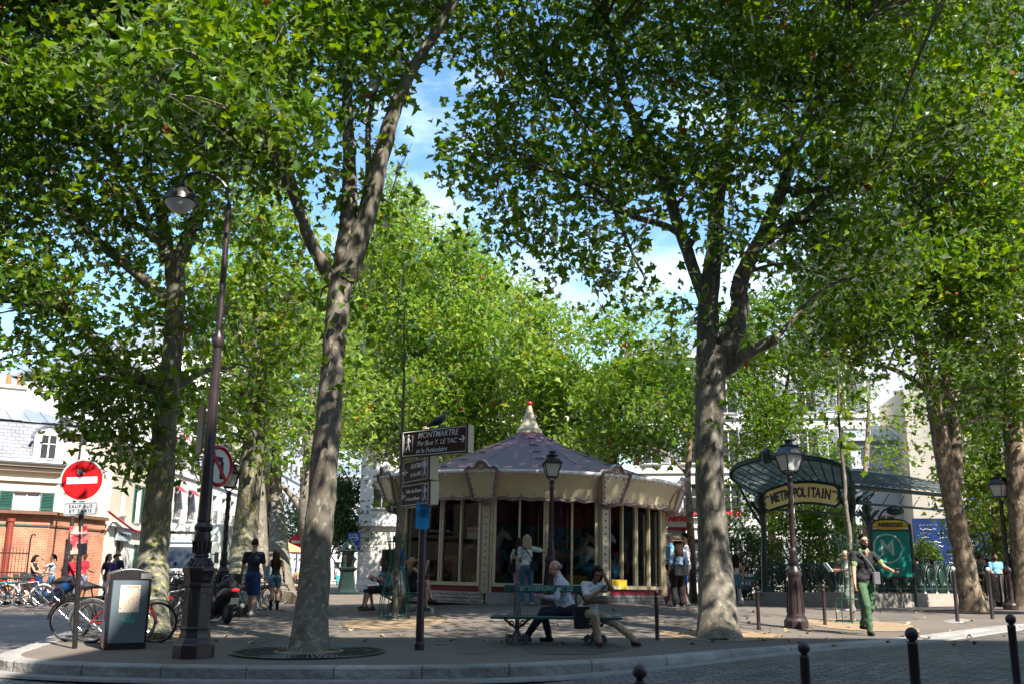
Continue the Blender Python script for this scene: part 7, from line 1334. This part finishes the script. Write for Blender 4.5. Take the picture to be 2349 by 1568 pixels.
        if sole: F.cap(h_ + V(0, 0, -.028), an + V(0, 0, -.07) + fy * .14, .022, .018, sole)
    if legs == 'longskirt': F.cap(hipc, V(hipc.x, 0, .16), .16, .23, bottom)
    if extra: extra(F, up, hipc, hd)
    F.mesh('body', root, vox)
    st = hair[0]
    if st:
        Hh = Fig(); Hh.ell(hd(0, -.026, .045), (.082, .098, .092), hc, HM); Hh.ell(hd(0, .02, .095), (.062, .055, .034), hc, HM)
        if st in ('long', 'bob', 'curly'):
            Hh.ell(hd(0, -.04, .03), (.094, .098, .105), hc, HM); L = {'long': .34, 'bob': .14, 'curly': .2}[st]
            for q in (-1, 0, 1): Hh.cap(hd(q * .055, -.07, .02), nk + HM @ V(q * .075, -.075 - .02 * (st == 'long'), .115 - L), .055, .05 if st != 'long' else .04, hc)
            for q in (-1, 1): Hh.cap(hd(q * .075, -.01, .05), hd(q * .082, .0, -.09 if st != 'bob' else -.07), .026, .024, hc)
        if st == 'pony': Hh.cap(hd(0, -.11, .03), hd(0, -.14, -.12), .035, .02, hc)
        if st == 'fringe': Hh.p.pop(); Hh.p[0] = ('e', hd(0, -.04, -.005), (.08, .09, .055), HM, hc)
        Hh.mesh('hair', root, .012, 2)
    def plc(o, y=0., z=0.): o.matrix_local = Matrix.Translation(hd(0, y, z)) @ HM.to_4x4(); return o
    if hat == 'cap' or hat == 'cap_dark':
        mb = MB(); mb.ball((0, -.02, .055), .1, 14, sc=(.88, 1.08, .85)); mb.add([(x, y, z) for x, y, z in ((-.07, .07, .06), (.07, .07, .06), (.06, .17, .045), (0, .19, .042), (-.06, .17, .045), (-.07, .07, .068), (.07, .07, .068), (.06, .17, .053), (0, .19, .05), (-.06, .17, .053))], [(4, 3, 2, 1, 0), (5, 6, 7, 8, 9), (0, 1, 6, 5), (1, 2, 7, 6), (2, 3, 8, 7), (3, 4, 9, 8), (4, 0, 5, 9)]); plc(mb.build('hat', K['beige' if hat == 'cap' else 'cap_dark'], root, smooth=50))
    if hat == 'sun': mb = MB(); mb.lathe([(.02, .17), (.075, .165), (.095, .14), (.1, .06), (.12, .055), (.19, .03), (.2, .025), (.1, .045)], 22, (0, -.015, 0)); plc(mb.build('hat', K['straw'], root, smooth=50))
    if glasses:
        mb = MB()
        for q in (-1, 1): mb.ball((q * .033, .104, .008), .026, 10, sc=(1, .25, .75)); mb.tube([(q * .058, .095, .012), (q * .08, 0, .012)], .004, 4)
        mb.tube([(-.012, .108, .014), (.012, .108, .014)], .004, 4); plc(mb.build('glasses', K['eye'] if glasses == 'dark' else M['maroon'], root))
    root['_h'] = 0; del root['_h']
    root_M = Matrix.Translation(root.location) @ Matrix.Rotation(R(180 + face), 4, 'Z') @ Matrix.Scale(s, 4)
    return root, root_M, out, up
def item(name, label, cat, RM, loc, mb, m, rz=0., rx=0., group=None, smooth=40, ry=0.):
    p = RM @ Vector(loc); t = thing(name, label, cat, p, RM.to_euler().z + rz, group, rx, ry); o = mb.build('body', m, t, smooth=smooth, bevel=.012 if smooth == 0 else 0); return t
def bagmesh(w, h, d): mb = MB(); mb.rbox((0, 0, 0), (w, d, h), min(w, d) * .3); return mb
def strap(name, label, RM, pts, parent, m): mb = MB(); mb.tube(spline(pts, 4), .012, 5); o = mb.build('strap', m, parent); o.matrix_parent_inverse = Matrix.Identity(4); return o
def bag(label, RM, loc, size, m, pts=None, rz=0., name='shoulder_bag', cat='bag'):
    t = item(name, label, cat, RM, loc, bagmesh(*size), m, rz, smooth=0)
    if pts:
        inv = (Matrix.Translation(t.location) @ t.rotation_euler.to_matrix().to_4x4()).inverted(); mb = MB(); mb.tube([inv @ (RM @ Vector(p)) for p in spline(pts, 4)], .014, 5); mb.build('strap', m, t)
    return t
def phone(label, RM, hnd, dz=0.):
    p, d, s_, n_ = hnd; mb = MB(); mb.box((0, 0, 0), (.075, .01, .15)); return item('phone', label, 'phone', RM, p + n_ * .02, mb, K['phone'], 0, R(-45), smooth=0)
# --- the two on the bench
BM = Matrix.Translation(BC) @ Matrix.Rotation(R(-1), 4, 'Z')
p, RM, hn, up = person('bald man in pale blue shirt sitting on the far side of the graffiti bench', BM @ V(.16, .26, 0), 262, 1.76, 'shirtblue', 'navy', 'black', 'skin_pink', ('fringe', 'h_grey'), 'long', 'long', bulk=1.2, hip=.545, hipy=-.05, lean=15, twist=0, LF=(-.08, .62, .10), RF=(.12, .28, .10), LH=(-.2, .36, .74), RH=(.22, .34, .72), head=(8, 14), lk=(-.25, .9, .6), rk=(.25, .9, .6), vox=.0105, sole='lgrey', collar='shirtblue')
p, RM, hn, up = person('woman in white t-shirt and khaki trousers on the graffiti bench, chin on hand', BM @ V(.50, -.25, 0), 22, 1.66, 'white', 'khaki', 'wine', 'skin_brown', ('long', 'h_dark'), 'short', 'long', 'f', 1.14, hip=.545, hipy=.0, lean=20, side=-6, twist=0, LF=(-.62, .50, .10), RF=(.0, .40, .10), LH=(-.14, .36, 1.15), RH=(-.05, .38, .90), head=(-14, 22), lk=(-.45, .8, .5), rk=(.1, .8, .6), le=(-.5, .3, -1), re=(.8, -.2, -.6), vox=.0095, sole='sole', shift=(.0, 0))
mb = MB(); mb.box((0, 0, 0), (.075, .011, .15)); item('phone', 'dark phone held by the seated woman in khaki trousers', 'phone', RM, hn['R'][0] + V(0, .02, .03), mb, K['phone'], R(60), R(-50), smooth=0)
bag('black handbag hanging over the bench edge beside the seated woman', RM, (.17, .14, .46), (.26, .34, .16), K['black'], [(.08, .14, .62), (.14, .10, .8), (.2, .06, .86), (.26, .10, .8), (.27, .14, .62)])
mb = MB(); mb.tube(spline([(-.22, .0, .02), (-.1, .05, .05), (.05, .03, .04), (.2, -.02, -.02)], 4), [.03, .05, .06, .065, .06, .065, .06, .055, .06, .05, .045, .035, .02], 8); item('folded_jacket', 'bundled olive grey jacket on the lap of the seated woman', 'jacket', RM, (-.02, .25, .70), mb, cloth('jacket_olive', (.13, .10, .07)))
# --- the walking man
p, RM, hn, up = person('bearded man in black polo shirt and green trousers striding off the kerb', G(1993, 1456), 12, 1.82, 'polo', 'olive', 'black', 'skin', ('short', 'h_black'), 'short', 'long', bulk=1.08, hip=.93, lean=2, LF=(-.1, -.34, .17), RF=(.07, .16, .09), RH=(.30, .16, .86), LH=(-.34, .36, 1.10), head=(-4, 0), beard='h_black', glasses='dark', collar='lime', cuff='lime', vox=.0095, rk=(.25, 1, 0), lk=(-.1, 1, 0),
    extra=lambda F, up, h, hd: (F.cap(up(-.08, .0, 1.0), up(.08, .0, .98), .125, .125, 'polo'), F.cap(V(.10, .03, .75), V(.09, .14, .25), .088, .08, 'olive'), F.cap(V(-.10, 0, .75), V(-.1, -.12, .42), .086, .08, 'olive')))
phone('phone in the left hand of the man in green trousers', RM, hn['L']); bag('small grey pouch worn at the hip of the man in green trousers', RM, (-.12, .17, .98), (.15, .22, .08), K['grey'], [(-.12, .16, 1.08), (0, .17, 1.25), (.13, .1, 1.43)])
p, RM, hn, up = person('tourist in beige cap and pale vest reading a map by the metro wall', G(1953, 1401), 268, 1.66, 'offwhite', 'greygreen', 'pinkshoe', 'skin_tan', ('short', 'h_grey'), 'short', 'long', LH=(-.1, .42, 1.2), RH=(.14, .42, 1.18), head=(0, 14), hat='cap', vox=.014, LF=(-.1, .05, .09), RF=(.1, -.1, .09), lean=3)
mb = MB(); mb.sheet([[(x, .02 * (-1) ** i, z) for i, x in enumerate((-.22, -.11, 0, .11, .22))] for z in (0, .3)]); item('folding_map', 'pale blue folding map held up by the tourist in the cap', 'map', RM, (0, .50, 1.14), mb, spots('map_print', (.5, .62, .7), [(.1, .35, .6), (.6, .65, .6), (.3, .5, .3)], 18), 0, R(-35), smooth=0)
bag('small dark backpack on the back of the tourist in the cap', RM, (0, -.17, 1.22), (.26, .34, .13), K['grey'], [(.12, -.12, 1.38), (.12, .05, 1.45), (.12, .12, 1.3)], name='backpack', cat='backpack')
# --- at the carousel
p, RM, hn, up = person('blonde woman in flowery blouse and jeans reaching out to the carousel glass', G(1208, 1388), 186, 1.68, 'flowery', 'denim', 'beige', 'skin', ('curly', 'h_blondgrey'), 'short', 'long', 'f', 1.03, LH=(-.12, .28, 1.15), RH=(.72, .16, 1.33), re=(0, -.3, -1), grip=False, vox=.012, LF=(-.1, .04, .09), RF=(.13, -.02, .09))
bag('small black cross body bag hanging on the blonde woman at the carousel', RM, (.17, -.10, .98), (.18, .2, .07), K['black'], [(.17, -.09, 1.08), (.04, -.14, 1.28), (-.13, -.08, 1.46), (-.1, .05, 1.47)])
p, RM, hn, up = person('girl in dark cap and pale t-shirt peering through the carousel glass', G(1192, 1385), 165, 1.6, 'sage', 'pinkshoe', 'beige', 'skin_tan', ('long', 'h_brown'), 'short', 'skirt', 'f', 1.0, hat='cap_dark', head=(0, 10)); bag('black shoulder bag of the girl in the dark cap', RM, (-.2, -.08, .95), (.2, .2, .1), K['black'], [(-.2, -.06, 1.05), (-.12, 0, 1.46), (.1, -.12, 1.1)])
# --- the trio by the kiosk
person('grey haired man in light blue shirt and navy shorts standing by the creperie', G(1541, 1387), 96, 1.78, 'lblue', 'navy', 'white', 'skin_pink', ('short', 'h_grey'), 'short', 'shorts', bulk=1.1, glasses='red', LH=(-.2, .25, 1.0), RH=(.22, .2, 1.0), vox=.013, collar='lblue')
p, RM, hn, up = person('woman in straw hat, striped blue shirt and wide black trousers seen from behind', G(1559, 1391), 196, 1.66, 'pinstripe', 'black', 'white', 'skin_tan', ('long', 'h_brown'), 'rolled', 'wide', 'f', 1.04, hat='sun', head=(0, 6), vox=.013)
bag('black shoulder bag at the back of the woman in the straw hat', RM, (-.02, -.19, .93), (.4, .27, .1), K['black'], [(-.16, -.15, 1.05), (-.14, -.1, 1.4), (-.13, .06, 1.45)]); mb = MB(); mb.lathe([(.02, -.13), (.042, -.12), (.042, .1), (.02, .13), (.02, .16)], 12); item('water_bottle', 'bright blue water bottle carried by the woman in the straw hat', 'bottle', RM, hn['R'][0] + V(0, 0, -.12), mb, K['blue'])
p, RM, hn, up = person('bearded man in white t-shirt and grey shorts talking to the couple by the creperie', G(1577, 1389), 262, 1.8, 'white', 'grey', 'grey', 'skin_tan', ('short', 'h_black'), 'short', 'shorts', bulk=1.05, beard='h_black', LH=(-.12, .36, 1.1), RH=(.14, .38, 1.1), vox=.013); bag('black bag slung on the bearded man in the white t-shirt', RM, (-.22, .05, .95), (.2, .3, .14), K['black'], [(-.22, .05, 1.1), (-.1, .1, 1.4), (.12, 0, 1.46)])
# --- striped woman, bench sitter
p, RM, hn, up = person('woman in strapless top and striped wide trousers walking away past the thick trunk', G(1691, 1390), 186, 1.68, 'top_stripes', 'trouser_stripes', 'brownshoe', 'skin_tan', ('long', 'h_dark'), 'bare', 'wide', 'f', 1.06, LF=(-.1, .1, .09), RF=(.12, -.08, .09), vox=.013,
    extra=lambda F, up, h, hd: (F.ell(up(0, -.01, 1.40), (.15, .09, .07), 'skin_tan'), F.ell(h + V(0, 0, .04), (.185, .145, .13), 'denim'), F.cap(h + V(-.05, -.08, 0), h + V(-.08, -.10, -.22), .11, .10, 'denim'), F.cap(h + V(.05, -.08, 0), h + V(.10, -.09, -.26), .11, .09, 'denim')))
B3M = Matrix.Translation(B3) @ Matrix.Rotation(R(4), 4, 'Z')
person('man in striped t-shirt seated on the far bench with his back turned', B3M @ V(.0, .26, 0), 176, 1.72, 'shirt_stripes', 'grey', 'grey', 'skin_brown', ('short', 'h_dark'), 'short', 'shorts', bulk=1.1, hip=.545, LF=(-.2, .42, .1), RF=(.2, .42, .1), LH=(-.2, .3, .72), RH=(.2, .3, .72), lk=(0, .8, .6), rk=(0, .8, .6))
# --- couple walking away, left
p, RM, hn, up = person('man in navy t-shirt and blue shorts walking away beside the parked bicycles', G(574, 1414), 176, 1.82, 'navy', 'royal', 'white', 'skin', ('short', 'h_brown'), 'short', 'shorts', bulk=1.05, LF=(-.08, .2, .09), RF=(.09, -.22, .13), LH=(-.32, .12, .88), RH=(.30, .02, .86), vox=.013, sole='sole')
p, RM, hn, up = person('woman in black vest and denim shorts walking away beside the man in navy', G(627, 1399), 184, 1.68, 'black', 'denim_l', 'black', 'skin', ('long', 'h_dark'), 'bare', 'hotpants', 'f', 1.0, LF=(-.07, -.12, .1), RF=(.08, .14, .09), vox=.013, extra=lambda F, up, h, hd: (F.ell(up(0, -.03, 1.42), (.14, .06, .05), 'skin'), F.cap(V(-.07, -.12, .1), V(-.07, -.12, .26), .05, .05, 'black'), F.cap(V(.08, .14, .1), V(.08, .14, .26), .05, .05, 'black')))
bag('blue and red tote bag on the shoulder of the woman in denim shorts', RM, (-.24, -.05, 1.05), (.12, .42, .3), K['lblue'], [(-.24, -.05, 1.25), (-.2, 0, 1.46), (-.22, .08, 1.25)], name='tote_bag')
p, RM, hn, up = person('blonde woman in black crouching by the stout dark trunk', G(668, 1376), 70, 1.66, 'black', 'black', 'brownshoe', 'skin', ('bob', 'h_blond'), 'short', 'skirt', 'f', 1.15, hip=.42, lean=26, LF=(-.1, .3, .09), RF=(.12, .22, .09), LH=(-.1, .5, .6), RH=(.1, .5, .62), lk=(-.1, .8, .6), rk=(.1, .8, .6), hipy=-.1, head=(0, 12))
mb = MB(); mb.rbox((0, -.1, .15), (.45, .45, .34), .05); item('stone_block', 'low stone block the blonde woman in black sits on', 'block', RM, (0, -.05, 0), mb, M['granite'], smooth=0)
p, RM, hn, up = person('distant man in white t-shirt and green trousers walking towards the fountain', G(774, 1344), 5, 1.76, 'white', 'teal', 'white', 'skin_tan', ('short', 'h_black'), LF=(-.08, .15, .09), RF=(.08, -.15, .1))
person('distant person in light blue jacket walking past the bank', G(827, 1347), 170, 1.7, 'lblue', 'skin_pink', 'grey', 'skin', ('short', 'h_brown'), 'long', 'shorts')
# --- left bench group
B2M = Matrix.Translation(B2) @ Matrix.Rotation(R(100), 4, 'Z')
person('auburn haired woman in dark flowery dress at the far end of a bench', B2M @ V(.95, .32, 0), 272, 1.62, 'floral', 'floral', 'black', 'skin_pink', ('long', 'h_auburn'), 'long', 'skirt', 'f', 1.08, hip=.545, LF=(-.12, .5, .1), RF=(.12, .46, .1), LH=(-.08, .3, .78), RH=(.1, .3, .8), lk=(0, .8, .6), rk=(0, .8, .6))
person('woman in black skirt and sandals seated on the left side of the caged sapling bench', B2M @ V(-.55, .28, 0), 276, 1.68, 'denim_l', 'black', 'brownshoe', 'skin_pink', ('short', 'h_brown'), 'short', 'skirt', 'f', 1.2, hip=.56, LF=(-.12, .55, .1), RF=(.15, .36, .1), LH=(-.05, .36, .8), RH=(.12, .34, .82), lk=(0, .8, .6), rk=(0, .8, .6), lean=8)
person('dark haired woman in black top with bare legs seated facing the carousel', B2M @ V(-.25, -.26, 0), 84, 1.7, 'black', 'black', 'brownshoe', 'skin', ('long', 'h_brown'), 'bare', 'hotpants', 'f', 1.08, hip=.56, lean=18, LF=(-.05, .52, .30), RF=(.1, .42, .1), LH=(-.1, .5, .72), RH=(.08, .42, 1.1), lk=(0, .8, .6), rk=(0, .8, .6), re=(0, -.2, -1), vox=.013)
person('person in neon yellow shoes mostly hidden behind the direction post', B2M @ V(.45, -.26, 0), 84, 1.62, 'grey', 'black', 'neon', 'skin', ('bob', 'h_blond'), 'short', 'shorts', 'f', 1.0, hip=.56, LF=(-.1, .5, .1), RF=(.1, .42, .1), lk=(0, .8, .6), rk=(0, .8, .6), LH=(-.1, .4, .75), RH=(.1, .4, .75), lean=10)
p, RM, hn, up = person('man in blue t-shirt with black backpack standing behind the green wire guard', G(897, 1418) + V(0, .7, 0), 122, 1.82, 'blue', 'lgrey', 'white', 'skin_brown', ('short', 'h_black'), 'short', 'shorts', bulk=1.06, RH=(.1, .38, 1.2), LH=(-.1, .38, 1.2), vox=.013)
bag('black backpack on the man in the blue t-shirt', RM, (0, -.22, 1.2), (.32, .5, .2), K['black'], [(.14, -.14, 1.4), (.15, .02, 1.47), (.14, .12, 1.25)], name='backpack', cat='backpack')
# --- left street
p, RM, hn, up = person('teenager in red zipped jacket and dark trousers with backpack by the left kerb', G(157, 1382), 92, 1.72, 'red', 'navy', 'white', 'skin_brown', ('short', 'h_black'), 'long', LH=(-.1, .35, 1.05), RH=(.12, .36, 1.05), head=(0, 10), sole='sole'); bag('black backpack worn by the teenager in the red jacket', RM, (0, -.2, 1.2), (.3, .45, .18), K['black'], name='backpack', cat='backpack')
person('man in red t-shirt and checked shorts facing the teenager in red', G(183, 1380), 70, 1.78, 'red', 'plaid', 'teal', 'skin_brown', ('short', 'h_black'), 'short', 'shorts', LH=(-.15, .3, 1.05), RH=(.2, .25, 1.0))
p, RM, hn, up = person('woman in black vest reading her phone before the iron fence', G(68, 1384), 85, 1.66, 'black', 'red', 'black', 'skin', ('bob', 'h_dark'), 'bare', 'long', 'f', LH=(-.08, .4, 1.12), RH=(.1, .38, 1.1), head=(0, 18)); mb = MB(); mb.box((0, 0, 0), (.08, .01, .16)); item('phone', 'white phone held by the woman in the black vest', 'phone', RM, (0, .44, 1.2), mb, K['white'], 0, R(-50), smooth=0)
p, RM, hn, up = person('woman in pale t-shirt raising her phone before the brick annexe', G(111, 1386), 280, 1.66, 'lgrey', 'denim', 'black', 'skin_tan', ('pony', 'h_black'), 'short', 'long', 'f', LH=(-.06, .34, 1.5), RH=(.1, .34, 1.42), le=(-.4, .2, -1), re=(.4, .2, -1)); phone('phone raised by the woman in the pale t-shirt', RM, hn['L'])
for lab, px, py, fc, kw in (('dark haired woman in black standing behind the street bin', 240, 1383, 60, dict(top='black', hair=('bob', 'h_dark'), sex='f', H=1.7)), ('person in purple t-shirt bending behind the street bin', 247, 1387, 100, dict(top='purple', hair=('short', 'h_brown'), H=1.66, lean=10)), ('balding man in navy shirt with badge behind the street bin', 261, 1382, 330, dict(top='navy', hair=('fringe', 'h_brown'), skin='skin_tan', H=1.8, bulk=1.1)),
    ('young man in green t-shirt at the left of the right hand group', 2240, 43, 80, dict(top='green', bottom='black', legs='shorts', H=1.74, hair=('short', 'h_dark'))), ('man in dark top behind the one in green t-shirt', 2252, 43.5, 95, dict(top='greygreen', bottom='black', H=1.82, legs='shorts')), ('woman in black with long dark hair in the right hand group', 2267, 42, 265, dict(top='black', bottom='navy', hair=('long', 'h_black'), sex='f', H=1.68)),
    ('man in bright blue polo shirt standing behind the clear rubbish bag', 2288, 38, 352, dict(top='lblue', bottom='wine', H=1.8, bulk=1.15, hair=('short', 'h_black'), beard='h_black', skin='skin_tan', LH=(-.1, .25, 1.0), RH=(.14, .26, .98))), ('man in dark navy top at the right edge holding a folder', 2337, 39, 20, dict(top='navy', bottom='black', H=1.76, hair=('short', 'h_brown'), LH=(-.1, .35, 1.1), RH=(.12, .35, 1.1))),
    ('dark haired person with backpack beyond the metro railing', 2108, 42, 190, dict(top='grey', bottom='black', hair=('short', 'h_black'), H=1.72)), ('person in red top beyond the right end of the metro railing', 2140, 42, 250, dict(top='red', bottom='denim', hair=('bob', 'h_black'), sex='f', H=1.65)), ('blonde woman in striped dress beyond the metro wall', 1926, 40.5, 200, dict(top='shirt_stripes', bottom='shirt_stripes', legs='longskirt', hair=('long', 'h_blond'), sex='f', H=1.64)), ('person in dark clothes standing under the far trees beside the fountain', 742, 1346, 40, dict(top='black', bottom='black', H=1.75))):
    q = dict(bottom='navy', shoes='black'); q.update(kw); person(lab, G(px, py) if px < 1500 else GY(px, py), fc, **q)
